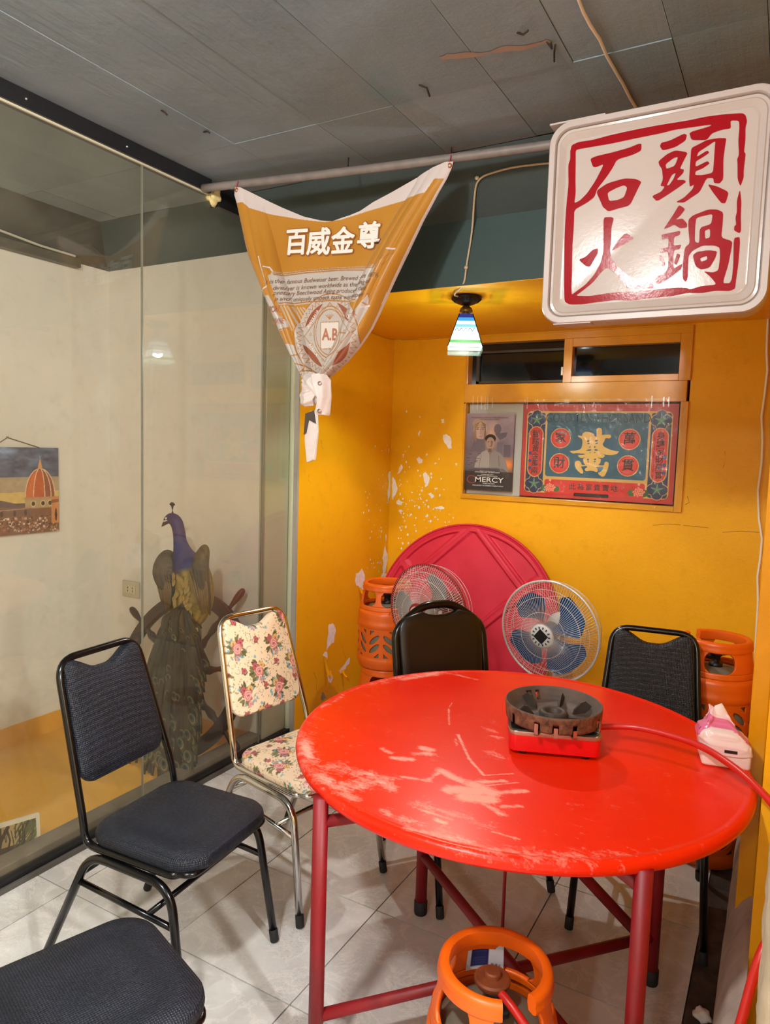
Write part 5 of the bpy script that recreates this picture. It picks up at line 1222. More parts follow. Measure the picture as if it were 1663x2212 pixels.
for _ in range(12):                                  # spread outwards into empty cells
    pad = np.pad(dep, 1, constant_values=np.nan); st4 = np.stack([pad[:-2, 1:-1], pad[2:, 1:-1], pad[1:-1, :-2], pad[1:-1, 2:]])
    with np.errstate(all='ignore'):
        import warnings; warnings.simplefilter('ignore'); fill = np.nanmean(st4, 0)
    dep = np.where(np.isnan(dep), fill, dep)
dep = np.nan_to_num(dep, nan=-0.03)
def on_cloth(s, z, lift):
    a_ = min(max((z - gz0) / (gz1 - gz0) * (GN - 1), 0), GN - 1.001); b2 = min(max((s - gs0) / (gs1 - gs0) * (GN - 1), 0), GN - 1.001)
    i, j = int(a_), int(b2); fa, fb = a_ - i, b2 - j
    d_ = (dep[i, j] * (1 - fb) + dep[i, j + 1] * fb) * (1 - fa) + (dep[i + 1, j] * (1 - fb) + dep[i + 1, j + 1] * fb) * fa
    return (s, d_ - lift, z)
M_INKW = plain('white print', 'ece6e0', 0.45); M_INKO = plain('brown print edge', '9a5a24', 0.5); M_INKB = plain('brown ink', '7a5a44', 0.5); M_INKR = plain('rust ink', 'b0694a', 0.5)
def cloth_text(txt, s, z, size, m, lift=0.0025, bold=0.0, shear=0.0, sx=1.0, slope=0.0, align='CENTER', name='lettering', curve=0.0, fat=0.0):
    me = text2d(txt, size, bold, shear, align)
    if fat:                                              # embolden by stacking shifted copies
        ms = []
        for q in range(10):
            m2 = me.copy(); m2.transform(Matrix.Translation((fat * math.cos(q * PI / 5), fat * math.sin(q * PI / 5), q * 0.00002))); ms.append(m2)
        me = join_meshes('lettering', ms + [me])
    c_, s_ = math.cos(slope), math.sin(slope)
    def fn(x, y, zl):
        x *= sx; y2 = y - curve * x * x
        return on_cloth(s + x * c_ - y2 * s_, z + x * s_ + y2 * c_, lift + zl)
    bm2 = bmesh.new(); bm2.from_mesh(me)
    for _ in range(3):
        es = [e for e in bm2.edges if e.calc_length() > 0.02]
        if es: bmesh.ops.subdivide_edges(bm2, edges=es, cuts=1); bmesh.ops.triangulate(bm2, faces=[f for f in bm2.faces if len(f.verts) > 3])
    bm2.to_mesh(me); bm2.free()
    remap(me, fn); me.name = name
    return link(name, me, m, bn_)
for a_ in BAN_TEXT: cloth_text(*a_[:4], {'w': M_INKW, 'o': M_INKO, 'b': M_INKB, 'r': M_INKR}[a_[4]], **a_[5])
# knot and hanging tail
M_CLOTHW = plain('white cloth', 'e4d8d6', 0.5, var=0.06, scale=20)
kx, kz = BAN_KNOT
def sheet(nm, rows, th=0.003, n=22, wr=0.004, seed=1, m=M_CLOTHW):
    """a strip of cloth through rows of (left, right) points, softly wrinkled"""
    A_ = np.array([r_[0] for r_ in rows], float); B_ = np.array([r_[1] for r_ in rows], float)
    k = np.linspace(0, len(rows) - 1, n); i = np.clip(np.floor(k).astype(int), 0, len(rows) - 2); f = (k - i); f = (f * f * (3 - 2 * f))[:, None]
    a1, b1 = A_[i] * (1 - f) + A_[i + 1] * f, B_[i] * (1 - f) + B_[i + 1] * f
    t_ = np.linspace(0, 1, n)[None, :, None]
    P_ = a1[:, None] * (1 - t_) + b1[:, None] * t_
    P_[..., 1] -= (0.012 * np.sin(PI * t_[..., 0]) + wr * np.sin(t_[..., 0] * 11 + k[:, None] * 1.7 + seed))
    P_ += np.array((kx, 0, kz))
    o_ = link(nm, grid_mesh(nm, P_), m, bn_); md_ = o_.modifiers.new('thick', 'SOLIDIFY'); md_.thickness = th
    return o_
b_ = bmesh.new(); bmesh.ops.create_icosphere(b_, subdivisions=4, radius=1)
for v in b_.verts:
    n_ = v.co.normalized(); a_ = math.atan2(n_.z, n_.x)
    w_ = 1 + 0.10 * math.sin(5 * n_.z - 4 * n_.x + 2) + 0.06 * math.sin(9 * n_.x + 6 * n_.z + 3 * n_.y)
    v.co = Vector((n_.x * 0.046 * w_ - 0.008, n_.y * 0.034 * w_ - 0.048, n_.z * 0.052 * w_ + 0.004))
xform(b_, Matrix.Translation((kx, 0, kz))); obj('knot', b_, M_CLOTHW, bn_, True)
sheet('knot_wrap', [((-0.055, -0.05, 0.045), (-0.03, -0.03, 0.085)), ((-0.02, -0.085, 0.02), (0.015, -0.07, 0.075)), ((0.03, -0.085, -0.02), (0.06, -0.06, 0.03))], seed=2)
sheet('knot_wrap', [((-0.06, -0.045, 0.01), (-0.05, -0.06, -0.05)), ((-0.02, -0.085, 0.0), (-0.02, -0.085, -0.06)), ((0.03, -0.08, 0.01), (0.012, -0.075, -0.055))], seed=4)
sheet('knot_flap', [((0.0, -0.075, 0.068), (0.055, -0.06, 0.075)), ((0.018, -0.092, 0.03), (0.082, -0.06, 0.045)), ((0.040, -0.092, -0.03), (0.085, -0.058, -0.02)), ((0.028, -0.085, -0.075), (0.078, -0.055, -0.082)), ((0.034, -0.078, -0.088), (0.074, -0.055, -0.092))], wr=0.002, seed=6)
for dz in (0.035, -0.085):
    b_ = lathe(bmesh.new(), [(0.004, 0), (0.0085, 0), (0.0085, 0.002), (0.004, 0.002)], 16); xform(b_, Matrix.Translation((kx + 0.05, -0.094, kz + dz * 0.9)) @ Matrix.Rotation(PI / 2, 4, 'X')); obj('eyelet', b_, M_STEEL, bn_, True)
tl = bmesh.new()
prism(tl, [(kx - 0.02, kz - 0.075), (kx + 0.012, kz - 0.07), (kx + 0.018, kz - 0.15), (kx + 0.008, kz - 0.27), (kx - 0.03, kz - 0.285), (kx - 0.042, kz - 0.19), (kx - 0.038, kz - 0.12)], -0.045, -0.030)
bmesh.ops.bevel(tl, geom=list(tl.edges), offset=0.004, segments=2, affect='EDGES', profile=0.5)
obj('tail', tl, M_CLOTHW, bn_, angle=50)
obj('tail_fold', prism(bmesh.new(), [(kx + 0.018, kz - 0.135), (kx + 0.024, kz - 0.16), (kx + 0.012, kz - 0.272), (kx - 0.002, kz - 0.262)], -0.056, -0.044), M_CLOTHW, bn_)
obj('tail_lining', prism(bmesh.new(), [(kx - 0.036, kz - 0.085), (kx + 0.002, kz - 0.072), (kx + 0.012, kz - 0.125), (kx - 0.02, kz - 0.11), (kx - 0.032, kz - 0.165), (kx - 0.042, kz - 0.17)], -0.050, -0.044), plain('dark lining', '4a4038', 0.7), bn_)
M_TIE = plain('red tie string', 'a03048', 0.6)
for s_, z_ in (BAN_TOP[0], BAN_TOP[-1]):
    dx = 0.012 if s_ < 0.5 else -0.012
    e = lathe(bmesh.new(), [(0.004, 0), (0.009, 0), (0.009, 0.002), (0.004, 0.002)], 16); xform(e, Matrix.Translation((s_ + dx, -0.0215, z_ - 0.014)) @ Matrix.Rotation(PI / 2, 4, 'X')); obj('eyelet', e, M_INKO, bn_, True)
    ring = [(s_ + dx + 0.003 * math.sin(3 * a_), -0.001 - 0.021 * math.cos(a_), z_ + 0.006 + 0.024 * math.sin(a_)) for a_ in np.linspace(0, 2 * PI, 22)[:-1]]
    obj('tie', tube(bmesh.new(), ring, 0.0022, 6, True), M_TIE, bn_, True)

# ------------------------------------------------------------------ square light box sign
sg = thing('light_box_sign', 'square white light box sign with red brush characters hung below the ceiling', 'sign', (-0.375, 2.10, 2.245))
SW, SH = 0.2975, 0.286
def sign_mat():
    t = NT('glossy sign acrylic'); t.set(lin4('b0a49f'), 0.14, 0, 0.12)
    t.bump(t.noise(t.coord(), 95, 3, 0.6), 0.05, 0.003); return t.m
M_SIGN = sign_mat(); M_SIGNFR = plain('pale sign frame', 'aa9e9a', 0.35)
def rr2(hw_, hh_, r, n=9):
    P = []
    for cx_, cz_, a0 in ((hw_ - r, -hh_ + r, -PI / 2), (hw_ - r, hh_ - r, 0), (-hw_ + r, hh_ - r, PI / 2), (-hw_ + r, -hh_ + r, PI)):
        for k in range(n + 1): a_ = a0 + PI / 2 * k / n; P.append((cx_ + r * math.cos(a_), cz_ + r * math.sin(a_)))
    return P
def ringstack(levels, cap0=False, cap1=False):
    b_ = bmesh.new(); prev = None
    for (ins, y, r) in levels:
        R_ = [b_.verts.new((x, y, z)) for x, z in rr2(SW - ins, SH - ins, max(0.006, r))]
        if prev:
            n = len(R_)
            for i in range(n): b_.faces.new((prev[i], prev[(i + 1) % n], R_[(i + 1) % n], R_[i]))
        elif cap0: b_.faces.new(R_)
        prev = R_
    if cap1: b_.faces.new(prev)
    bmesh.ops.recalc_face_normals(b_, faces=b_.faces); return b_
obj('frame', ringstack([(0.004, 0.085, 0.055), (0.0, 0.02, 0.06), (0.0, -0.004, 0.06), (0.003, -0.009, 0.058), (0.018, -0.009, 0.046), (0.021, -0.004, 0.044), (0.021, 0.004, 0.044)]), M_SIGNFR, sg, angle=40)
obj('face', ringstack([(0.021, 0.003, 0.044), (0.024, -0.002, 0.042), (0.03, -0.001, 0.04), (0.033, -0.004, 0.038), (0.048, 0.006, 0.03), (0.052, 0.004, 0.028), (0.056, 0.0045, 0.026)], cap1=True), M_SIGN, sg, angle=30)
obj('housing', ringstack([(0.010, 0.09, 0.05), (0.010, 0.02, 0.05), (0.004, 0.0199, 0.056)], cap0=True), plain('sign housing', 'c9a898', 0.5), sg)
obj('seam_cover', bx((-0.298, -0.0095, SH - 0.004), (-0.14, 0.03, SH + 0.0012), 0.0005), M_SIGNFR, sg)
obj('seam_cover', bx((-0.26, -0.006, -SH - 0.002), (-0.15, 0.03, -SH + 0.002), 0.001), M_SIGNFR, sg)
M_SIGNRED = NT('red sign vinyl'); M_SIGNRED.set(lin4('8e141c'), 0.14, 0, 0.12); M_SIGNRED.bump(M_SIGNRED.noise(M_SIGNRED.coord(), 95, 3, 0.6), 0.05, 0.003); M_SIGNRED = M_SIGNRED.m
def smooth_poly(P, n=2):
    for _ in range(n):
        Q = []
        for a_, b_ in zip(P, P[1:] + P[:1]):
            Q.append((a_[0] * .85 + b_[0] * .15, a_[1] * .85 + b_[1] * .15)); Q.append((a_[0] * .15 + b_[0] * .85, a_[1] * .15 + b_[1] * .85))
        P = Q
    return P
for nm, polys in SIGN_SHAPES:
    me = shapes2d([smooth_poly(p, 2) for p in polys]); remap(me, lambda x, y, z: (x, 0.0035, y)); me.name = nm
    link(nm, me, M_SIGNRED, sg)
for x in (-0.2, 0.2):
    obj('bracket', bx((x - 0.012, 0.09, -0.02), (x + 0.012, 2.812 - 2.10, 0.01), 0.002), M_BLACKRAIL, sg)

# ------------------------------------------------------------------ stained glass pendant lamp under the niche soffit
pd = thing('pendant_lamp', 'lit stained glass pendant lamp with a dark ornate canopy under the yellow soffit', 'lamp', (-1.312, 3.0, 2.27), 0.44)
M_BRONZE = plain('dark bronze', '2c2823', 0.35, 0.7, var=0.2, scale=40)
M_OLDBRASS = plain('old brass', '6a5426', 0.35, 0.8)
def shade_mat(name, c, e, clear=0.0):
    t = NT(name); t.set((0.02, 0.02, 0.02, 1), 0.15, 0, 0.5); t.b.inputs['Emission Color'].default_value = lin4(c); t.b.inputs['Emission Strength'].default_value = e * 1.5
    if clear:                                             # coloured glass passes part of the bulb's light
        tr_ = t.n('ShaderNodeBsdfTransparent'); tr_.inputs[0].default_value = tuple(0.45 + 0.55 * q_ for q_ in lin4(c)); mx_ = t.n('ShaderNodeMixShader'); mx_.inputs[0].default_value = clear
        t.l(t.b.outputs[0], mx_.inputs[1]); t.l(tr_.outputs[0], mx_.inputs[2]); t.l(mx_.outputs[0], t.out.inputs['Surface'])
    return t.m
STRIPS = [(0.0, 'navy', '16309a', 0.7), (0.12, 'sky', '3fa4d8', 1.0), (0.225, 'white', 'e8f4fa', 1.2), (0.325, 'sky', '7cc8e4', 1.0), (0.425, 'white', 'e2f0f6', 1.25), (0.56, 'white', 'f4fbff', 1.6), (0.80, 'green', '52b845', 0.9), (0.90, 'white', 'e0f8ee', 1.5), (1.0, None, None, 0)]
zt_, zb_, ht, hb_ = -0.082, -0.232, 0.030, 0.077
bm = lathe(bmesh.new(), [(0, 0), (0.062, 0), (0.069, -0.006), (0.068, -0.012), (0.058, -0.02), (0.04, -0.033), (0.02, -0.040), (0.0, -0.041)], 48)
can = obj('canopy', bm, M_BRONZE, pd, True)
for k in range(30):
    a_ = 2 * PI * k / 30; b_ = tube(bmesh.new(), [(0.066 * math.cos(a_), 0.066 * math.sin(a_), -0.013), (0.052 * math.cos(a_ + .12), 0.052 * math.sin(a_ + .12), -0.025)], 0.0028, 6); obj('gadroon', b_, M_BRONZE, can, True)
obj('neck', lathe(bmesh.new(), [(0.006, -0.040), (0.014, -0.043), (0.026, -0.054), (0.030, -0.064), (0.030, -0.069), (0.026, -0.070), (0.012, -0.070), (0.008, -0.074), (0.02, -0.076), (0.02, -0.083), (0.0, -0.083)], 36), M_OLDBRASS, pd, True)
cols = {}
def half(q): return ht + (hb_ - ht) * q
def zz_(q): return zt_ + (zb_ - zt_) * q
for (q0, nm, c, e), (q1, *_r) in zip(STRIPS[:-1], STRIPS[1:]):
    key = (nm, c)
    if key not in cols: cols[key] = shade_mat('lit %s glass' % nm, c, e, 0.42)
    for k in range(4):
        h0, h1, z0_, z1_ = half(q0), half(q1 - 0.008), zz_(q0), zz_(q1 - 0.008)
        b_ = bmesh.new()
        vs = [b_.verts.new(p) for p in ((-h0, -h0, z0_), (h0, -h0, z0_), (h1, -h1, z1_), (-h1, -h1, z1_))] + [b_.verts.new(p) for p in ((-h0, -h0 + .003, z0_), (h0, -h0 + .003, z0_), (h1, -h1 + .003, z1_), (-h1, -h1 + .003, z1_))]
        for f in ((0, 3, 2, 1), (4, 5, 6, 7), (0, 1, 5, 4), (2, 3, 7, 6), (1, 2, 6, 5), (0, 4, 7, 3)): b_.faces.new([vs[i] for i in f])
        xform(b_, Matrix.Rotation(k * PI / 2, 4, 'Z')); obj('glass_strip', b_, cols[key], pd)
for k in range(4):
    b_ = bmesh.new(); n = 10
    for i in range(n):
        q0, q1 = (0.44, 0.55) if i % 2 else (0.55, 0.44)
        x0, x1 = (i / n * 2 - 1) * 0.92, ((i + 1) / n * 2 - 1) * 0.92
        tube(b_, [(x0 * half(q0), -half(q0) - 0.0012, zz_(q0)), (x1 * half(q1), -half(q1) - 0.0012, zz_(q1))], 0.0012, 4)
    xform(b_, Matrix.Rotation(k * PI / 2, 4, 'Z')); obj('zigzag_lead', b_, M_BRONZE, pd)
    b_ = tube(bmesh.new(), [(-half(0), -half(0), zz_(0)), (-half(1), -half(1), zz_(1))], 0.0022, 6); xform(b_, Matrix.Rotation(k * PI / 2, 4, 'Z')); obj('corner_lead', b_, M_BRONZE, pd, True)
    h0 = hb_; b_ = bx((-h0, -h0, zb_ - 0.022), (h0, -h0 + 0.002, zb_ - 0.002)); xform(b_, Matrix.Rotation(k * PI / 2, 4, 'Z'))
    t_ = NT('clear skirt glass %d' % k); t_.t.nodes.remove(t_.b)
    a1_ = t_.n('ShaderNodeBsdfTransparent'); a1_.inputs[0].default_value = (0.80, 0.92, 0.84, 1); a2_ = t_.n('ShaderNodeBsdfGlossy'); a2_.inputs['Roughness'].default_value = 0.1
    mx_ = t_.n('ShaderNodeMixShader'); mx_.inputs[0].default_value = 0.18; t_.l(a1_.outputs[0], mx_.inputs[1]); t_.l(a2_.outputs[0], mx_.inputs[2]); t_.l(mx_.outputs[0], t_.out.inputs['Surface'])
    obj('glass_skirt', b_, t_.m, pd)
b_ = bmesh.new(); bmesh.ops.create_uvsphere(b_, u_segments=16, v_segments=10, radius=0.024); xform(b_, Matrix.Translation((0, 0, -0.165))); obj('bulb', b_, shade_mat('lit bulb', 'ffffff', 6), pd, True)
lo = lamp('pendant_bulb_light', (-1.312, 3.0, 2.090), 150, (0.99, 1.0, 0.95), 0.02)
# flex feeding the pendant, clipped along the beam from behind the sign
M_CORD = plain('tan two core flex', 'c4b090', 0.5, var=0.1, scale=60)
fx = thing('lamp_flex', 'tan flex looping from behind the sign down the dark beam to the pendant lamp', 'cable', (0, 0, 0))
obj('cable', tube(bmesh.new(), bend(FLEX, 0.06, 6), 0.0042, 8), M_CORD, fx, True)
for p in (FLEX[3], FLEX[6]):
    b_ = bmesh.new(); bmesh.ops.create_icosphere(b_, subdivisions=2, radius=0.009); xform(b_, Matrix.Translation(p)); obj('cable_knot', b_, M_CORD, fx, True)
cc = thing('ceiling_flex', 'pale twisted flex running across the ceiling to the top of the sign', 'cable', (0, 0, 0))
obj('cable', tube(bmesh.new(), [Vector(p) for p in CEILFLEX], 0.0048, 8), plain('pale flex', 'd9ccb8', 0.5), cc, True)
wc = thing('wall_cable', 'white cable running down the right end of the yellow back wall', 'cable', (0, 0, 0))
obj('cable', tube(bmesh.new(), [Vector(p) for p in WALLCABLE], 0.0058, 8), plain('white cable', 'efe6da', 0.5), wc, True)
# rebar stubs and the scraped patch on the ceiling
for k, (p, q, r_s) in enumerate(STUBS):
    b_ = tube(bmesh.new(), [Vector(p), Vector(q), Vector(r_s)], 0.003, 6); obj('rebar_stub', b_, plain('rusty wire', '3a2c20', 0.7, 0.5) if k == 0 else bpy.data.materials['rusty wire'], ce, True)
me = shapes2d([ragged(SCRAPE, 2, 0.15, 4)]); remap(me, lambda x, y, z: (x, y, 2.7192)); me.name = 'scraped_patch'; link('scraped_patch', me, plain('salmon scrape', '9c8478', 0.9), ce)
# ------------------------------------------------------------------ lucky gold board in the wall opening
M_PRINT = vcol_mat('printed board', 0.35, 0.4)
bd = thing('lucky_board', 'red and blue Chinese fortune board with a big gold character, under crinkled film', 'poster', (-0.954, YB + 0.03, 1.590))
BX0, BX1, BZ0, BZ1 = -0.426, 0.428, -0.268, 0.270
obj('backing', bx((BX0, 0.002, BZ0), (BX1, 0.008, BZ1), 0.001), plain('red board edge', '9a2326', 0.5), bd)
cv = Canvas.rect(BX0, BX1, BZ0, BZ1, 520, 290, (186, 44, 44))
W_, H_ = BX1 - BX0, BZ1 - BZ0
def fx_(a_): return BX0 + a_ * W_
def fz_(a_): return BZ1 - a_ * H_
YL, TL, NV_, CR = (210, 168, 92), (40, 88, 116), (38, 50, 92), (206, 44, 40)
cv.rrect(fx_(0.028), fx_(0.97), fz_(0.955), fz_(0.075), 0.03, YL)
cv.rrect(fx_(0.036), fx_(0.158), fz_(0.945), fz_(0.09), 0.014, NV_); cv.rrect(fx_(0.842), fx_(0.962), fz_(0.945), fz_(0.09), 0.014, NV_)
cv.rrect(fx_(0.172), fx_(0.828), fz_(0.775), fz_(0.09), 0.018, TL)
n_ = vnoise(cv.X + 3, cv.Y + 3, 6, 7)[..., None]
cv.rrect(fx_(0.172), fx_(0.828), fz_(0.955), fz_(0.805), 0.014, CR)
for xa, xb in ((0.045, 0.15), (0.85, 0.953)):
    xc = fx_((xa + xb) / 2)
    for zc in (0.165, 0.86):
        for dx, dz in ((0, 0.026), (0, -0.026), (0.026, 0), (-0.026, 0)): cv.ell(xc + dx, fz_(zc) + dz, 0.031, 0.031, YL)
        for dx, dz in ((0, 0.026), (0, -0.026), (0.026, 0), (-0.026, 0)): cv.ell(xc + dx, fz_(zc) + dz, 0.028, 0.028, NV_)
        for q in range(5):
            a_ = PI / 2 + q * 2 * PI / 5; cv.poly([(xc + 0.012 * math.cos(a_ - .9), fz_(zc) + 0.012 * math.sin(a_ - .9)), (xc + 0.036 * math.cos(a_), fz_(zc) + 0.036 * math.sin(a_)), (xc + 0.012 * math.cos(a_ + .9), fz_(zc) + 0.012 * math.sin(a_ + .9)), (xc, fz_(zc))], (70, 112, 92))
            cv.line([(xc, fz_(zc)), (xc + 0.032 * math.cos(a_), fz_(zc) + 0.032 * math.sin(a_))], 0.003, (120, 160, 130))
    cv.rrect(fx_(xa), fx_(xb), fz_(0.79), fz_(0.235), 0.05, YL); cv.rrect(fx_(xa) + 0.005, fx_(xb) - 0.005, fz_(0.782), fz_(0.243), 0.046, CR)
for x, z in ((0.268, 0.36), (0.268, 0.63), (0.715, 0.36), (0.715, 0.63)):
    cv.ell(fx_(x), fz_(z), 0.058, 0.058, YL); cv.ell(fx_(x), fz_(z), 0.054, 0.054, CR); cv.ell(fx_(x), fz_(z), 0.044, 0.044, (220, 62, 54), 0.7)
for x, z in ((0.21, 0.885), (0.79, 0.885)):
    s = 1 if x < 0.5 else -1
    cv.ell(fx_(x) - 0.028 * s, fz_(z) - 0.01, 0.026, 0.02, (58, 92, 50)); cv.ell(fx_(x) + 0.038 * s, fz_(z + .02), 0.02, 0.017, (58, 104, 58))
    for q in range(22):
        a_ = q * 2.4; d = 0.0065 * math.sqrt(q); cv.ell(fx_(x) + d * math.cos(a_), fz_(z + .01) + d * math.sin(a_) * .8, 0.006, 0.006, (226, 112, 92)); cv.ell(fx_(x) + d * math.cos(a_), fz_(z + .01) + d * math.sin(a_) * .8, 0.003, 0.003, (240, 160, 130))
    for q in range(5): cv.ell(fx_(x) + 0.004 * math.cos(q * 1.26), fz_(0.815) + 0.004 * math.sin(q * 1.26), 0.0035, 0.0035, (236, 160, 140))
for x in (0.052, 0.945):
    for z in (0.53, 0.61, 0.69): cv.ell(fx_(x) + (0.008 if x < .5 else -0.008), fz_(z), 0.010, 0.010, (52, 62, 128)); 
cv.rrect(fx_(0.375), fx_(0.605), fz_(0.975), fz_(0.935), 0.008, (34, 22, 22))
cv.c += (n_ - 0.5) * 16
Xg, Zg = cv.X, cv.Y
link('print', grid_mesh('print', np.stack([Xg, 0 * Xg, Zg], -1), np.clip(cv.c, 0, 255)), M_PRINT, bd)
M_INKK = plain('black ink', '1c1412', 0.5); M_GOLDP = plain('gold print', 'e0b258', 0.4, var=0.06, scale=8); M_FAINT = plain('faded print', '1c3038', 0.5)
def board_text(txt, x, z, size, m, bold=0.012, rot=0.0, sx=1.0, lift=0.0008, name='lettering', par=bd):
    me = text2d(txt, size, bold); c_, s_ = math.cos(rot), math.sin(rot)
    remap(me, lambda a, b_, _: (x + a * sx * c_ - b_ * s_, -lift, z + a * sx * s_ + b_ * c_)); me.name = name
    return link(name, me, m, par)
board_text('家', fx_(0.268), fz_(0.36), 0.07, M_INKK); board_text('財', fx_(0.268), fz_(0.63), 0.07, M_INKK)
board_text('萬', fx_(0.715), fz_(0.36), 0.07, M_INKK); board_text('貫', fx_(0.715), fz_(0.63), 0.07, M_INKK)
for k, c in enumerate('腳踏黃金萬兩'): board_text(c, fx_(0.097), fz_(0.325 + k * 0.079), 0.045, M_INKK, 0.01)
for k, c in enumerate('身纏家財萬貫'): board_text(c, fx_(0.905), fz_(0.325 + k * 0.079), 0.045, M_INKK, 0.01)
for k, c in enumerate('·此為富貴寶地·'): board_text(c, fx_(0.31 + k * 0.0545), fz_(0.875), 0.04, M_INKK, 0.006)
board_text('GOLD TEN THOUSAND', fx_(0.5), fz_(0.15), 0.075, M_FAINT, 0.004, sx=0.72)
def seg(txt, x, z, s): board_text(txt, x, z, s, M_INKK, 0.0)
for k, (w_, z) in enumerate((('FOOT', 0.34), ('ON', 0.43), ('YELLOW', 0.5), ('GOLD', 0.59), ('TEN', 0.66), ('TAEL', 0.745))): board_text(w_, fx_(0.132), fz_(z), 0.011, M_INKK, 0.0, -PI / 2)
for k, (w_, z) in enumerate((('BODY', 0.34), ('WRAP', 0.43), ('HOME', 0.51), ('WEALTH', 0.59), ('TEN', 0.665), ('STRING', 0.745))): board_text(w_, fx_(0.868), fz_(z), 0.011, M_INKK, 0.0, -PI / 2)
me = shapes2d([smooth_poly(p, 2) for p in GOLD_CHAR]); remap(me, lambda x, y, z: (x, -0.0010, y)); me.name = 'gold_character'; link('gold_character', me, M_GOLDP, bd)
# ------------------------------------------------------------------ film poster left of the board
po = thing('film_poster', 'small lilac and charcoal film poster reading MERCY, left of the fortune board', 'poster', (-1.580, YB + 0.012, 1.585))
PX0, PX1, PZ0, PZ1 = -0.153, 0.155, -0.243, 0.220
cv = Canvas.rect(PX0, PX1, PZ0, PZ1, 250, 370, (150, 136, 146)); ell0 = cv.ell
cv.ell = lambda x, y, rx, ry, *k: ell0(x, y, rx * 1.45, ry, *k)
u_ = (cv.X - PX0) / (PX1 - PX0); w_ = (cv.Y - PZ0) / (PZ1 - PZ0)
cv.c = np.array((150, 132, 146))[None, None] * (0.5 + 0.55 * w_)[..., None] + ((vnoise(cv.X + 1, cv.Y + 1, 22, 3) - 0.5) * 26)[..., None]
g_ = np.exp(-((u_ - 0.55) / 0.12) ** 2) * np.clip((w_ - 0.45) * 4, 0, 1) * np.clip((0.95 - w_) * 5, 0, 1); cv.c += g_[..., None] * np.array((60, 38, 6))
g_ = np.exp(-((u_ - 0.9) / 0.14) ** 2 - ((w_ - 0.34) / 0.08) ** 2); cv.c += g_[..., None] * np.array((130, 40, -40))
def P_(x, z): return (PX0 + x * (PX1 - PX0), PZ0 + z * (PZ1 - PZ0))
cv.rrect(*[P_(.66, 0)[0], P_(.78, 0)[0]], *[P_(0, .45)[1], P_(0, .63)[1]], 0.002, (110, 100, 112)); cv.rrect(P_(.8, 0)[0], P_(.94, 0)[0], P_(0, .44)[1], P_(0, .6)[1], 0.002, (96, 86, 98))
# plain stand-in figures: a pale head behind, a seated figure in front
cv.ell(*P_(0.30, 0.78), 0.030, 0.055, (206, 176, 160), 0.8); cv.ell(*P_(0.28, 0.87), 0.032, 0.030, (176, 150, 122), 0.7); cv.poly([P_(.1, .5), P_(.42, .5), P_(.40, .66), P_(.2, .68)], (104, 94, 106), 0.8)
for x in (0.24, 0.36): cv.ell(*P_(x, 0.795), 0.006, 0.003, (84, 66, 62))
cv.line([P_(.27, .70), P_(.33, .70)], 0.003, (150, 90, 88))
cv.poly([P_(.30, .90), P_(.18, .86), P_(.16, .74), P_(.20, .62), P_(.235, .66), P_(.205, .80), P_(.27, .87)], (150, 112, 84), 0.85); cv.poly([P_(.30, .90), P_(.41, .86), P_(.43, .74), P_(.40, .62), P_(.375, .70), P_(.395, .80), P_(.33, .87)], (122, 90, 72), 0.85)
cv.poly([P_(.30, .87), P_(.385, .84), P_(.39, .74), P_(.34, .67), P_(.31, .67)], (150, 118, 112), 0.45); cv.line([P_(.30, .80), P_(.295, .74), P_(.31, .735)], 0.002, (140, 104, 98))
for x in (.24, .36): cv.line([P_(x - .03, .815), P_(x + .03, .818)], 0.002, (96, 70, 60))
cv.ell(*P_(0.66, 0.80), 0.016, 0.03, (92, 82, 96), 0.8); cv.poly([P_(.60, .74), P_(.86, .76), P_(.84, .70), P_(.72, .66)], (92, 82, 96), 0.8)
cv.ell(*P_(0.52, 0.625), 0.022, 0.042, (150, 122, 108)); cv.ell(*P_(0.52, 0.675), 0.024, 0.026, (40, 32, 30)); cv.poly([P_(.43, .62), P_(.61, .62), P_(.585, .67), P_(.455, .67)], (40, 32, 30))
cv.ell(*P_(0.52, 0.615), 0.019, 0.036, (168, 138, 124)); cv.line([P_(.47, .633), P_(.50, .633)], 0.003, (50, 40, 38)); cv.line([P_(.54, .633), P_(.57, .633)], 0.003, (50, 40, 38)); cv.line([P_(.49, .575), P_(.55, .575)], 0.0025, (96, 66, 60))
cv.poly([P_(.20, .29), P_(.25, .43), P_(.36, .50), P_(.46, .53), P_(.52, .48), P_(.59, .53), P_(.74, .49), P_(.86, .38), P_(.92, .24), P_(.80, .20), P_(.72, .30)], (158, 148, 146))
cv.poly([P_(.52, .48), P_(.59, .53), P_(.74, .49), P_(.86, .38), P_(.92, .24), P_(.72, .29), P_(.55, .28)], (116, 106, 108), 0.55); cv.poly([P_(.485, .545), P_(.555, .545), P_(.55, .50), P_(.49, .50)], (110, 84, 74)); cv.poly([P_(.535, .66), P_(.575, .63), P_(.565, .58), P_(.53, .56)], (104, 78, 70), 0.6); cv.line([P_(.34, .46), P_(.30, .30)], 0.003, (112, 102, 104)); cv.line([P_(.70, .46), P_(.73, .32)], 0.003, (84, 76, 80))
cv.line([P_(.52, .48), P_(.53, .30)], 0.0025, (96, 88, 90)); cv.line([P_(.46, .53), P_(.52, .47), P_(.59, .53)], 0.003, (112, 104, 104))
cv.ell(*P_(0.9, 0.20), 0.010, 0.018, (170, 140, 126))
cv.put(w_ < 0.245, (52, 44, 48), 0.85); cv.poly([P_(.05, .245), P_(.9, .245), P_(.8, .29), P_(.1, .27)], (66, 58, 62), 0.5)
for k in range(12): cv.ell(*P_(random.uniform(.05, .3), random.uniform(.32, .5)), 0.008, 0.002, (72, 64, 78), 0.8)
cv.ell(*P_(0.16, 0.135), 0.022, 0.024, (190, 60, 50), 0.9, 0.86)
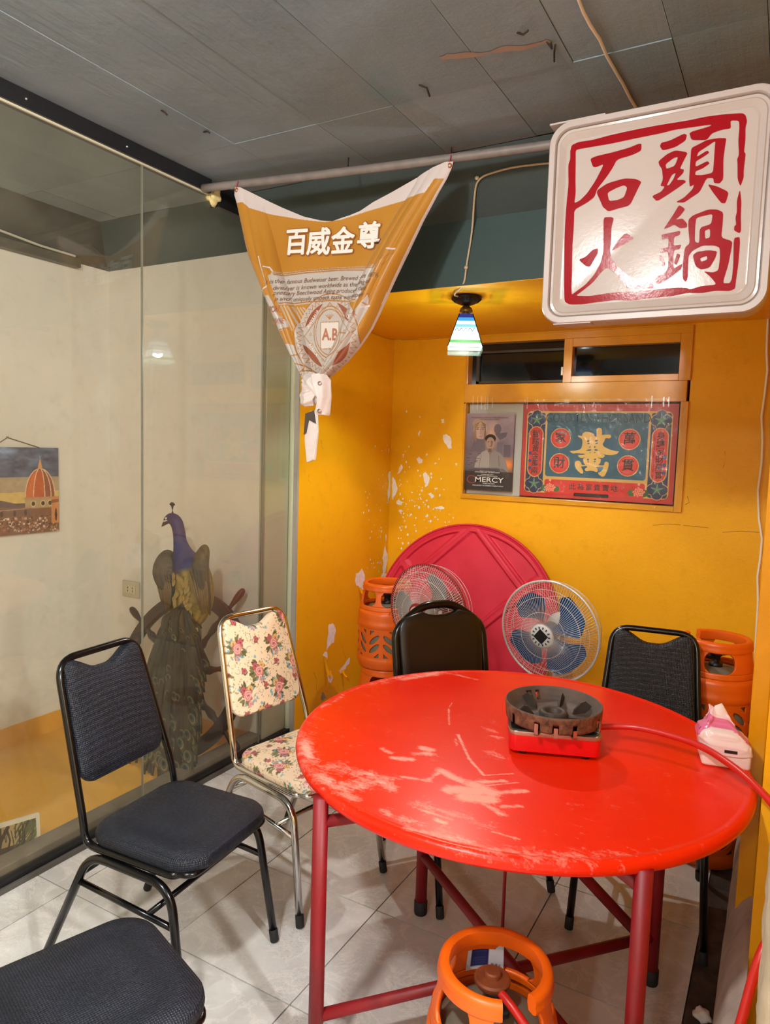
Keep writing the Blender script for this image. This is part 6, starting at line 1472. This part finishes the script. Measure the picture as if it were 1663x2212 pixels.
bl = 0.010 * np.clip((0.25 - w_) / 0.25, 0, 1) ** 2 * np.sin(u_ * PI)
link('print', grid_mesh('print', np.stack([cv.X, -bl, cv.Y], -1), np.clip(cv.c, 0, 255)), vcol_mat('poster paper', 0.3), po)
M_PW = plain('poster white', 'e2dcdc', 0.5)
def pt(txt, x, z, size, bold=0.0, sx=1.0, m=None): return board_text(txt, *P_(x, z), size, m or M_PW, bold, 0, sx * 1.5, 0.013, 'lettering', po)
pt('MERCY', 0.54, 0.135, 0.042, 0.008, 0.92); pt('EXCLUSIVELY IN CINEMAS COMING SOON', 0.52, 0.06, 0.0095, 0.012, 0.72); pt('FILMED FOR IMAX', 0.54, 0.088, 0.008, 0.01, 0.8)
pt('CHRIS PRATT', 0.50, 0.205, 0.009, 0, 1.0); pt('REBECCA FERGUSON', 0.50, 0.187, 0.009, 0, 1.0); pt('FROM A PRODUCER OF', 0.5, 0.25, 0.006); pt('OPPENHEIMER AND THE DARK KNIGHT', 0.5, 0.235, 0.0085, 0.008, 0.7)
pt('90 MINUTES TO PROVE YOUR INNOCENCE', 0.5, 0.945, 0.0085, 0, 0.95, M_INKK); pt('OR FACE EXECUTION', 0.5, 0.922, 0.0085, 0, 0.95, M_INKK)
wp = tag(obj('backing_sheet', bx((-1.727, YB + 0.040, 1.316), (-1.385, YB + 0.044, 1.866)), plain('grey white sheet', 'b9b4b2', 0.6)), 'plain grey white sheet behind the film poster in the wall opening', 'paper')
# clear film taped over both
nv, nu = 60, 120
V, U = np.meshgrid(np.linspace(1.30, 1.885, nv), np.linspace(-1.40, -0.50, nu), indexing='ij')
F = YB - 0.016 - 0.006 * vnoise(U + 5, V + 5, 5, 14) - 0.003 * np.sin(U * 40 + 6 * vnoise(U + 5, V, 7, 3)) * vnoise(U + 9, V, 4, 5)
film = tag(link('clear_film', grid_mesh('clear_film', np.stack([U, F, V], -1)), M_FILM), 'crinkled clear plastic film taped over the fortune board', 'film')
# tape tags along the upper edge of the opening
M_TAPE = NT('clear tape'); M_TAPE.t.nodes.remove(M_TAPE.b)
a1_ = M_TAPE.n('ShaderNodeBsdfTransparent'); a2_ = M_TAPE.n('ShaderNodeBsdfGlossy'); a2_.inputs['Roughness'].default_value = 0.25; mx_ = M_TAPE.n('ShaderNodeMixShader'); mx_.inputs[0].default_value = 0.12
M_TAPE.l(a1_.outputs[0], mx_.inputs[1]); M_TAPE.l(a2_.outputs[0], mx_.inputs[2]); M_TAPE.l(mx_.outputs[0], M_TAPE.out.inputs['Surface']); M_TAPE = M_TAPE.m
for x in (-1.685, -1.655, -1.63, -1.605, -1.59, -1.56, -1.345, -0.66, -0.60, -0.575):
    h_ = random.uniform(0.03, 0.05)
    b_ = bx((x, YB - 0.0215, 1.868 - h_ * 0.9), (x + 0.006, YB - 0.0205, 1.868 + h_ * 0.8)); o = obj('tape_strip', b_, M_TAPE, film)
    if x < -1.57: o.parent = po; o.location = (1.580, -YB - 0.012, -1.585)

# ------------------------------------------------------------------ picture of a domed city on the display bay wall
pc = thing('canvas_picture', 'canvas picture of a red domed cathedral at dusk hanging on a cord behind the glass', 'picture', (-3.47, 2.235, 1.30))
QW, QZ0, QZ1 = 0.232, -0.225, 0.226
obj('stretcher_frame', bx((0.0, -QW, QZ0), (0.022, QW, QZ1), 0.002), plain('canvas edge', '5a4a40', 0.7), pc)
cv = Canvas.rect(-QW, QW, QZ0, QZ1, 240, 240, (70, 84, 110))
# local x of the picture runs along +y of the room
def Q(x, z): return (-QW + x * 2 * QW, QZ0 + z * (QZ1 - QZ0))
u_ = (cv.X + QW) / (2 * QW); w_ = (cv.Y - QZ0) / (QZ1 - QZ0)
nz = vnoise(u_ * 4 + 2, w_ * 9 + 1, 1.2, 6, 4)
cv.c = np.array((76, 90, 120)) + (nz[..., None] - 0.45) * np.array((150, 170, 190)) * (w_ > 0.62)[..., None]
cv.put((w_ < 0.66) & (w_ > 0.44), (168, 148, 122)); cv.put((w_ < 0.66 - 0.06 * nz) & (w_ > 0.50), (178, 156, 128), 0.8); cv.put((w_ < 0.47 + 0.04 * nz) & (w_ > 0.33), (214, 178, 104))
cv.poly([Q(0, .36), Q(.3, .40), Q(.45, .36), Q(1, .35), Q(1, .0), Q(0, 0)], (92, 74, 82))
cv.put(w_ < 0.31, (128, 84, 70))
r_ = np.random.default_rng(3)
for k in range(260):
    x, z = r_.random(), r_.uniform(0.0, 0.19); s = r_.uniform(.008, .03)
    c = [(216, 178, 150), (96, 56, 50), (176, 116, 88), (70, 46, 46), (232, 206, 184)][r_.integers(5)]
    cv.poly([Q(x, z), Q(x + s, z + r_.uniform(-.006, .006)), Q(x + s, z + s * .9), Q(x, z + s)], c, 0.9)
dx, dz = 0.765, 0.42
dome = [(dx + 0.185 * math.cos(a_), dz + 0.0 + (0.33 * math.sin(a_)) * (1 + 0.05 * math.cos(2 * a_))) for a_ in np.linspace(0, PI, 30)]
cv.poly([Q(*p) for p in [(dx - .19, .30)] + dome[::-1] + [(dx + .19, .30)]], (196, 88, 48))
cv.poly([Q(dx + .05, .30), Q(dx + .045, dz + .33), Q(dx + .09, dz + .29), Q(dx + .15, dz + .18), Q(dx + .185, dz), Q(dx + .19, .30)], (146, 78, 56))
cv.poly([Q(dx - .19, .42), Q(dx - .1, dz + .25), Q(dx - .03, dz + .34), Q(dx - .09, .42)], (214, 106, 52))
for a_ in (-0.185, -0.085, 0.055, 0.135, 0.185):
    cv.line([Q(dx + a_ * math.cos(t_) , dz + 0.335 * math.sin(t_)) for t_ in np.linspace(0, PI / 2 * .98, 14)], 0.005, (226, 190, 158))
cv.poly([Q(dx - .03, .745), Q(dx + .03, .745), Q(dx + .02, .80), Q(dx + .006, .86), Q(dx - .006, .86), Q(dx - .02, .80)], (216, 150, 96)); cv.line([Q(dx, .85), Q(dx, .90)], 0.003, (200, 210, 220))
cv.poly([Q(dx - .2, .42), Q(dx + .2, .42), Q(dx + .2, .395), Q(dx - .2, .395)], (188, 142, 104))
cv.poly([Q(dx - .19, .395), Q(dx + .17, .395), Q(dx + .17, .29), Q(dx - .19, .29)], (182, 152, 112))
for x in (-.09, .03, .12): cv.ell(*Q(dx + x, .345), 0.016, 0.018, (204, 182, 150)); cv.ell(*Q(dx + x, .345), 0.010, 0.012, (66, 46, 40))
cv.poly([Q(0, .20), Q(dx - .12, .20), Q(dx - .12, .30), Q(.3, .32), Q(0, .28)], (122, 88, 82)); cv.line([Q(0, .275), Q(.62, .295)], 0.004, (178, 140, 120))
for x in (.12, .3, .45, .58): cv.ell(*Q(x, .245), 0.008, 0.016, (64, 44, 44))
cv.poly([Q(.90, .10), Q(1, .10), Q(1, .42), Q(.90, .41)], (212, 136, 82)); cv.poly([Q(.90, .38), Q(1, .39), Q(1, .35), Q(.90, .34)], (150, 88, 56)); cv.ell(*Q(.96, .2), 0.007, 0.035, (56, 40, 40))
cv.c += ((vnoise(cv.X + 3, cv.Y + 3, 50, 4) - 0.5) * 22)[..., None]
link('print', grid_mesh('print', np.stack([0 * cv.X + 0.0225, cv.X, cv.Y], -1), np.clip(cv.c, 0, 255)), vcol_mat('canvas print', 0.6, 0.3), pc)
obj('cord', tube(bmesh.new(), [(0.008, -0.12, 0.226), (0.006, -0.045, 0.275), (0.008, 0.13, 0.226)], 0.0022, 6), plain('brown cord', '5a4838', 0.8), pc, True)
obj('nail', tube(bmesh.new(), [(-0.002, -0.045, 0.277), (0.016, -0.045, 0.279)], 0.003, 8), M_STEEL, pc, True)
# small palm canvas standing on the display floor
pm = thing('palm_canvas', 'small canvas of palm trees with a white edge standing low behind the glass', 'picture', PALM[0], PALM[1])
pw_, ph_ = PALM[2], PALM[3]
pmM = Matrix.Rotation(math.radians(-8), 4, 'X')
b_ = bx((-pw_ / 2, 0.001, 0), (pw_ / 2, 0.018, ph_), 0.002); xform(b_, pmM); obj('stretcher_frame', b_, plain('white canvas edge', 'd9cdb8', 0.7), pm)
cv = Canvas.rect(-pw_ / 2, pw_ / 2, 0, ph_, 150, 190, (218, 204, 176))
x0, x1 = -pw_ / 2 + 0.014, pw_ / 2 - 0.014
cv.rrect(x0, x1, -0.1, ph_ - 0.014, 0.001, (176, 146, 92)); cv.rrect(x0, x1, -0.1, ph_ * 0.35, 0.001, (70, 54, 38)); cv.rrect(x0, x1, -0.1, ph_ * 0.2, 0.001, (170, 100, 56))
r_ = np.random.default_rng(9)
for k in range(9):
    x = r_.uniform(x0 + .01, x1 - .02); cv.line([(x, 0), (x + r_.uniform(-.02, .03), ph_ * .5), (x + r_.uniform(0, .05), ph_ * .86)], r_.uniform(.006, .014), (64, 46, 28))
for k in range(40):
    x, z = r_.uniform(x1 - .09, x1 - .01), r_.uniform(.02, ph_ * .8); cv.line([(x, z), (x + .03, z + .045)], 0.004, (74 + r_.integers(30), 90, 44))
for k in range(30):
    x, z = r_.uniform(x0, x1 - .04), r_.uniform(ph_ * .6, ph_ * .9); cv.line([(x, z), (x + r_.uniform(-.01, .01), z - .05)], 0.003, (60, 50, 30))
cv.put((cv.X > x1) | (cv.X < x0) | (cv.Y > ph_ - 0.014), (222, 208, 182))
me = grid_mesh('print', np.stack([cv.X, 0 * cv.X, cv.Y], -1), np.clip(cv.c, 0, 255)); me.transform(pmM); link('print', me, vcol_mat('palm print', 0.6), pm)
# wall outlet
ol = thing('wall_outlet', 'cream double wall outlet on the display wall beside the peacock', 'outlet', (-3.285, 2.82, 0.713))
obj('plate', bx((-0.072, -0.010, -0.048), (0.072, 0.0, 0.048), 0.006), plain('outlet plastic', 'c9bfa6', 0.4), ol, angle=40)
obj('socket_panel', bx((-0.045, -0.013, -0.024), (0.045, -0.009, 0.024), 0.002), plain('outlet panel', 'd2c8ae', 0.4), ol)
for x in (-0.02, 0.02):
    for z in (-0.009, 0.009): obj('slot', bx((x - 0.0025, -0.0138, z - 0.005), (x + 0.0025, -0.0128, z + 0.005)), M_DARK, ol)
# metal channel hanging off the top of the picture wall
ch = thing('metal_channel', 'loose metal channel along the top of the cream display wall', 'channel', (-3.44, 0, 2.53))
obj('channel', bx((-0.028, 1.0, -0.025), (0.02, 2.60, 0.022), 0.003), plain('grey channel', '5c564a', 0.5, 0.4), ch)
obj('loose_strip', tube(bmesh.new(), [(0.03, 2.1, 0.05), (0.028, 2.35, 0.03), (0.024, 2.56, 0.028)], 0.006, 6), plain('pale strip', 'c8c2b2', 0.5), ch)

# ------------------------------------------------------------------ ship's wheel and stuffed peacock in the display bay
M_WOOD = plain('dark varnished wood', '33221a', 0.5, var=0.25, scale=14, bump=0.1)
sw = thing('ship_wheel', 'dark wooden ship wheel with turned handles leaning on the display wall', 'wheel', (-2.66, 2.595, 0.385))
WM = Matrix.Rotation(math.radians(-20), 4, 'X') @ Matrix.Rotation(PI / 2, 4, 'X')
b_ = lathe(bmesh.new(), [(0.365, -0.018), (0.425, -0.018), (0.43, -0.012), (0.43, 0.012), (0.425, 0.018), (0.365, 0.018), (0.36, 0.012), (0.36, -0.012), (0.365, -0.018)], 72); xform(b_, WM); obj('rim', b_, M_WOOD, sw, angle=40)
b_ = lathe(bmesh.new(), [(0.388, 0.0181), (0.402, 0.0205), (0.416, 0.0181)], 72); xform(b_, WM); obj('rim_band', b_, M_WOOD, sw, True)
b_ = lathe(bmesh.new(), [(0, -0.03), (0.08, -0.03), (0.085, 0), (0.08, 0.03), (0.03, 0.04), (0, 0.04)], 32); xform(b_, WM); obj('hub', b_, M_WOOD, sw, True)
for k in range(8):
    a_ = math.radians(150 + 45 * k)
    d = lambda r_0: (r_0 * math.cos(a_), r_0 * math.sin(a_), 0)
    rs = [(0.07, .016), (0.12, .013), (0.16, .018), (0.19, .024), (0.22, .015), (0.25, .012), (0.28, .018), (0.31, .022), (0.34, .014), (0.365, .016)]
    b_ = tube(bmesh.new(), [d(r_0) for r_0, _ in rs], [q for _, q in rs], 10); xform(b_, WM); obj('spoke', b_, M_WOOD, sw, True)
    rs = [(0.425, .014), (0.44, .010), (0.46, .013), (0.495, .019), (0.53, .019), (0.55, .013), (0.556, .004)]
    b_ = tube(bmesh.new(), [d(r_0) for r_0, _ in rs], [q for _, q in rs], 10); xform(b_, WM); obj('handle', b_, M_WOOD if k != 6 else plain('reddish wood', '5a2a2a', 0.45), sw, True)

pk = thing('peacock', 'stuffed peacock with blue neck and long dark train perched on the ship wheel', 'peacock', (-2.52, 2.50, 0.0))
OX, OY = -2.52, 2.50
def loft(path, n=28):
    """path: (x,y,z, rx, ry) stations joined in one smooth skin"""
    st_ = np.array(path, float); m = 90
    k = np.linspace(0, len(st_) - 1, m)
    def sm(c):
        i = np.clip(np.floor(k).astype(int), 0, len(st_) - 2); f = k - i
        p0 = st_[np.clip(i - 1, 0, None), c]; p1 = st_[i, c]; p2 = st_[i + 1, c]; p3 = st_[np.clip(i + 2, None, len(st_) - 1), c]
        return 0.5 * ((2 * p1) + (-p0 + p2) * f + (2 * p0 - 5 * p1 + 4 * p2 - p3) * f ** 2 + (-p0 + 3 * p1 - 3 * p2 + p3) * f ** 3)
    S_ = np.stack([sm(c) for c in range(5)], -1)
    P = np.zeros((m, n + 1, 3)); up = Vector((0, -1, 0))
    for i in range(m):
        t = Vector(S_[min(i + 1, m - 1), :3] - S_[max(i - 1, 0), :3]).normalized()
        up = (up - t * up.dot(t)).normalized(); s = t.cross(up)
        for j in range(n + 1):
            a_ = 2 * PI * j / n
            v = Vector(S_[i, :3]) + s * math.cos(a_) * max(0.0008, S_[i, 3]) + up * math.sin(a_) * max(0.0008, S_[i, 4])
            P[i, j] = v - Vector((OX, OY, 0))
    return P
body = [(-2.712, 2.515, 1.152, .001, .001), (-2.70, 2.515, 1.163, .007, .007), (-2.682, 2.515, 1.178, .013, .014), (-2.668, 2.515, 1.190, .021, .022), (-2.642, 2.517, 1.198, .029, .028), (-2.615, 2.52, 1.180, .031, .030), (-2.600, 2.523, 1.135, .030, .030), (-2.592, 2.525, 1.08, .034, .034), (-2.575, 2.53, 1.02, .055, .050), (-2.55, 2.54, .965, .085, .075), (-2.53, 2.55, .90, .10, .085), (-2.52, 2.55, .83, .10, .085), (-2.515, 2.54, .76, .09, .075), (-2.51, 2.52, .70, .06, .05), (-2.51, 2.5, .66, .01, .01)]
P = loft(body); z = P[..., 2]; th = np.linspace(0, 1, P.shape[1])[None, :] + 0 * z
st_i = np.linspace(0, 14, P.shape[0])[:, None] + 0 * z
c = np.zeros(P.shape); c[:] = (40, 38, 96)
c[:] = np.where((st_i < 2.2)[..., None], (44, 40, 38), c)
sc_ = 0.5 + 0.5 * np.sin(z * 180 + (np.floor(z * 57.3) % 2) * 3.1) * np.sin(th * 2 * PI * 11)
gold = np.array((150, 122, 52)) * (0.65 + 0.6 * sc_)[..., None]
bl = np.clip((9.3 - st_i + 0.6 * (vnoise(th * 9, z * 20, 1.5, 3) - .5)) * 2.5, 0, 1)[..., None]
c = c * bl + gold * (1 - bl)
c *= (0.85 + 0.3 * vnoise(th * 20, z * 60, 1.2, 8))[..., None]
M_FEATH = vcol_mat('feathers', 0.6, 0.4, 0, 0.5, 260)
link('body', grid_mesh('body', P, np.clip(c, 0, 255)), M_FEATH, pk)
M_EYE = plain('eye ring', 'd8d2c8', 0.3)
for y in (-0.0135, 0.0375):
    b_ = bmesh.new(); bmesh.ops.create_uvsphere(b_, u_segments=12, v_segments=8, radius=0.006); xform(b_, Matrix.Translation((-2.655 - OX, (2.517 - OY) + (y - 0.012) * 1.03, 1.200))); o = obj('eye', b_, M_EYE, pk, True)
for y in (-0.0125, 0.0365):
    b_ = bx((-0.018, -0.001, -0.003), (0.016, 0.001, 0.003), 0.0008); xform(b_, Matrix.Translation((-2.655 - OX, (2.517 - OY) + (y - 0.012) * 1.02, 1.189)) @ Matrix.Rotation(-0.25, 4, 'Y')); obj('cheek_stripe', b_, M_EYE, pk)
M_CREST = plain('dark crest', '2a2c48', 0.5)
for k in range(7):
    a_ = math.radians(66 + k * 9); b_ = tube(bmesh.new(), [(-2.638 - OX, 0.017 + (k - 3) * .002, 1.222), (-2.638 - OX + 0.05 * math.cos(a_), 0.017 + (k - 3) * .004, 1.222 + 0.05 * math.sin(a_))], [0.0012, 0.0012], 5)
    bmesh.ops.create_icosphere(b_, subdivisions=1, radius=0.006, matrix=Matrix.Translation((-2.638 - OX + 0.053 * math.cos(a_), 0.017 + (k - 3) * .004, 1.222 + 0.053 * math.sin(a_)))); obj('crest_plume', b_, M_CREST, pk, True)
# wings: shoulder lobe plus long flight feathers
for s, (xt, zt2, xb, zb2) in ((-1, (-2.655, .985, -2.625, .79)), (1, (-2.425, 1.035, -2.385, .80))):
    W_p = [(xt + 0.02 * -s, 2.53, zt2 + .035, .004, .004), (xt, 2.51, zt2 + .02, .045, .028), (xt + .004 * s, 2.49, zt2 - .04, .062, .036), ((xt + xb) / 2, 2.485, (zt2 + zb2) / 2, .056, .032), (xb, 2.49, zb2 + .05, .036, .022), (xb + .01 * s, 2.50, zb2 - .02, .012, .010), (xb + .012 * s, 2.505, zb2 - .05, .002, .002)]
    P = loft(W_p, 30); z = P[..., 2]; th = np.linspace(0, 1, P.shape[1])[None, :] + 0 * z
    base = np.array((66, 52, 38))[None, None] * (0.6 + 0.75 * (0.5 + 0.5 * np.sin(th * 2 * PI * 13 + z * 9)))[..., None]
    base = np.where((z > zt2 - .06)[..., None], np.array((86, 70, 46)) * (0.7 + 0.5 * vnoise(th * 24, z * 60, 1, 4))[..., None], base)
    wg_ = link('wing', grid_mesh('wing', P, np.clip(base, 0, 255)), M_FEATH, pk)
    for k in range(7):
        q = (k - 3) / 3
        pts = [(xt + q * .045 - OX, 2.462 - OY, zt2 - .06), (xb + q * .040 - OX, 2.455 - OY, (zt2 + zb2) / 2 - .03), (xb + q * .028 + .006 * s - OX, 2.470 - OY, zb2 - .02 - .02 * (1 - abs(q)))]
        b_ = tube(bmesh.new(), bend(pts, 0.06, 5), [0.004] * 2 + [0.0085] * 4 + [0.007, 0.003], 6, flat=0.35)
        obj('flight_feather', b_, plain('flight feather', '6a5230', 0.6) if k == 0 and s < 0 else bpy.data.materials['flight feather'], wg_, True)
# the train: long feathers falling and fanning to the floor, each with its eye
verts, faces, vcol = [], [], []
r_ = np.random.default_rng(12)
NF = 230
eyes = []
for k in range(NF):
    q = (k + 0.5) / NF
    L = 0.10 + 0.80 * q ** 0.8                       # short ones on top, long ones underneath
    a_ = r_.uniform(-1, 1)
    spread = a_ * (0.10 + 0.24 * L)
    p0 = np.array((-2.51 + a_ * 0.055, 2.475 - 0.02 * r_.random(), 0.80 - 0.05 * abs(a_)))
    p2 = np.array((-2.515 + spread + 0.10 * L * 0.6, 2.455 - 0.16 * L - 0.03 * r_.random() + 0.05 * abs(a_), max(-0.03, 0.80 - L * (1.02 - 0.12 * abs(a_)))))
    p2[0] = min(p2[0], -2.325)
    p1 = (p0 + p2) / 2 + np.array((0.02 * a_, -0.05, 0.03))
    col0 = np.array((46, 42, 30)) * r_.uniform(.5, 1.1); n = 9; base = len(verts)
    side = np.array((1.0, 0.15 * a_, 0.0))
    for i in range(n):
        t_ = i / (n - 1); p = (1 - t_) ** 2 * p0 + 2 * t_ * (1 - t_) * p1 + t_ * t_ * p2
        w_ = 0.004 + 0.020 * t_ ** 1.5 * (1 if i < n - 1 else 0.35)
        for s in (-1, 0, 1):
            verts.append(p + side * w_ * s + np.array((0, -0.003 if s == 0 else 0.0, 0)) - np.array((OX, OY, 0)))
            vcol.append(col0 * (1.25 if s == 0 else 0.85) * (0.8 + 0.4 * t_))
    for i in range(n - 1):
        for s in (0, 1):
            b0 = base + i * 3 + s; faces.append((b0, b0 + 1, b0 + 4, b0 + 3))
    t_ = 0.9; p = (1 - t_) ** 2 * p0 + 2 * t_ * (1 - t_) * p1 + t_ * t_ * p2
    d = p2 - p1; d /= np.linalg.norm(d); eyes.append((p, d, side, 0.011 + 0.021 * L ** 0.7))
for (p, d, side, s) in eyes:
    for j, (f, c) in enumerate(((1.0, (88, 82, 54)), (0.78, (150, 132, 88)), (0.62, (62, 92, 84)), (0.34, (20, 22, 34)))):
        base = len(verts); n = 10
        ctr = p - np.array((0, 0.007 + 0.0012 * j, 0)) - np.array((OX, OY, 0)) - d * s * 0.12 * j
        verts.append(ctr); vcol.append(np.array(c, float))
        for i in range(n):
            a_ = 2 * PI * i / n; verts.append(ctr + side * s * f * math.cos(a_) + d * s * f * 1.25 * math.sin(a_)); vcol.append(np.array(c, float) * 0.9)
        for i in range(n): faces.append((base, base + 1 + i, base + 1 + (i + 1) % n))
me = bpy.data.meshes.new('train'); me.from_pydata([tuple(v) for v in verts], [], faces)
a = me.color_attributes.new('col', 'FLOAT_COLOR', 'POINT'); cc_ = np.ones((len(verts), 4), np.float32); cc_[:, :3] = linarr(np.array(vcol)); a.data.foreach_set('color', cc_.reshape(-1))
tr_ = link('train', me, vcol_mat('train feathers', 0.55, 0.4), pk, True); tr_['kind'] = 'stuff'
# small feathers over the rump
for k in range(46):
    a_ = r_.uniform(-1, 1); z = r_.uniform(.74, .93); x = -2.515 + a_ * 0.06; y = 2.462 - 0.008 * math.cos(a_ * 1.5)
    b_ = bmesh.new(); s = r_.uniform(.010, .016)
    P = [(0, 0, s * 1.3), (s * .8, 0.002, s * .4), (s * .7, 0.001, -s * .8), (0, -0.004, -s * 1.5), (-s * .7, 0.001, -s * .8), (-s * .8, 0.002, s * .4)]
    vs = [b_.verts.new((x - OX + px, y - OY + py, z + pz)) for px, py, pz in P]; b_.faces.new(vs)
    obj('rump_feather', b_, plain('gold feather', '94783a', 0.55) if k == 0 else bpy.data.materials['gold feather'], pk)
for x in (-2.545, -2.485): obj('leg', tube(bmesh.new(), [(x - OX, 2.55 - OY, 0.74), (x - OX, 2.56 - OY, 0.40)], 0.008, 8), plain('horn grey', '5a5246', 0.6) if x < -2.5 else bpy.data.materials['horn grey'], pk, True)

# ------------------------------------------------------------------ tissue packet, hose, plaster lump
tp = thing('tissue_packet', 'half used pack of white tissues in pink plastic at the right table edge', 'tissues', (-0.100, 2.125, TZ), math.radians(12))
nv, nu = 40, 90
b_ = bmesh.new(); box(b_, (-0.062, -0.05, 0.0), (0.062, 0.05, 0.068), 0.010, 3)
obj('tissue_block', b_, plain('tissue paper', 'e8d6d0', 0.85), tp, angle=50)
V, U = np.meshgrid(np.linspace(0, 1, nv), np.linspace(0, 1, nu), indexing='ij')
a_ = U * 2 * PI
kq = np.clip((V - 0.25) / 0.75, 0, 1); kq = kq * kq * (3 - 2 * kq)
hx = 0.067 * (1 - 0.62 * kq); hy = 0.055 * (1 - 0.86 * kq)
sq = lambda t_, p=0.35: np.sign(t_) * np.abs(t_) ** p
PX_ = hx * sq(np.cos(a_)) - 0.018 * V; PY_ = hy * sq(np.sin(a_)); PZ_ = 0.036 + V * 0.118 * (0.80 + 0.20 * np.cos(a_ + 2.7)) + 0.010 * vnoise(U * 8, V * 4, 1, 4)
cr_ = 0.022 * np.clip(V * 2, 0, 1); PX_ += cr_ * (vnoise(U * 8, V * 6, 1, 5) - .5); PY_ += cr_ * (vnoise(U * 8, V * 6, 1, 6) - .5); PX_[:, -1], PY_[:, -1], PZ_[:, -1] = PX_[:, 0], PY_[:, 0], PZ_[:, 0]
cvp = Canvas(U, V, (232, 214, 214))
pinkm = (V > 0.35 + 0.25 * np.sin(U * 2 * PI * 1.5 + .8)) & (vnoise(U * 5, V * 4, 1, 9) > 0.42); cvp.put(pinkm, (216, 112, 152)); cvp.put((V > .8), (238, 206, 214))
for k in range(3): cvp.rrect(0.52 + k * .035, 0.54 + k * .035, 0.30 + .16 * k, 0.36 + .16 * k, 0.01, (60, 44, 60))
wm = vcol_mat('pink plastic wrap', 0.15, 0.6, 0, 0.6, 40)
link('wrapper', grid_mesh('wrapper', np.stack([PX_, PY_, PZ_], -1), cvp.c), wm, tp)
b_ = bmesh.new(); box(b_, (-0.008, -0.0570, 0.047), (0.024, -0.0555, 0.055)); obj('printed_mark', b_, M_INKK, tp)
b_ = lathe(bmesh.new(), [(0.0, 0.165), (0.012, 0.155), (0.03, 0.12), (0.035, 0.09)], 14)
for v in b_.verts: v.co.x += 0.004 * math.sin(v.co.z * 160) - 0.018; v.co.y *= 0.45
obj('pulled_tissue', b_, bpy.data.materials['tissue paper'], tp, True)

hs = thing('gas_hose', 'red rubber gas hose running from the stove over the right table edge', 'hose', (0, 0, 0))
def crom(P, n=10):
    P = [Vector(p) for p in P]; out = []
    for i in range(len(P) - 1):
        p0, p1, p2, p3 = P[max(i - 1, 0)], P[i], P[i + 1], P[min(i + 2, len(P) - 1)]
        for k in range(n):
            t_ = k / n; out.append(0.5 * ((2 * p1) + (-p0 + p2) * t_ + (2 * p0 - 5 * p1 + 4 * p2 - p3) * t_ ** 2 + (-p0 + 3 * p1 - 3 * p2 + p3) * t_ ** 3))
    return out + [P[-1]]
obj('hose', tube(bmesh.new(), crom(HOSE), 0.0095, 12), M_HOSE, hs, True)
lb = bmesh.new(); bmesh.ops.create_icosphere(lb, subdivisions=3, radius=0.028)
for v in lb.verts:
    n_ = v.co.normalized(); v.co *= 0.85 + 0.18 * math.sin(n_.x * 4 + 1) * math.sin(n_.y * 3 + n_.z * 3) + 0.07 * math.sin(n_.x * 11 + n_.z * 9); v.co.z *= 0.7
xform(lb, Matrix.Translation((-0.102, 2.085, 0.012)))
tag(obj('plaster_lump', lb, plain('white rubble', 'd8d0ca', 0.9, var=0.1, bump=0.6, scale=60), None, True), 'white lump of broken plaster on the dirty floor strip by the right wall', 'rubble')
# ceiling lamps outside the view; the rear one is made up for fill light
for nm, (x, y), lb_ in (('ceiling_lamp', (-0.80, 0.02), 'round ceiling lamp above and behind the viewer'), ('ceiling_lamp', (1.35, 0.25), 'round ceiling lamp over the corridor to the right'), ('ceiling_lamp', (-0.2, -1.7), 'round ceiling canopy added at the rear for the fill light')):
    t = thing(nm, lb_, 'lamp', (x, y, 2.72))
    obj('canopy', lathe(bmesh.new(), [(0, 0), (0.06, 0), (0.06, -0.010), (0.045, -0.018), (0, -0.018)], 32), M_BRONZE, t, True)
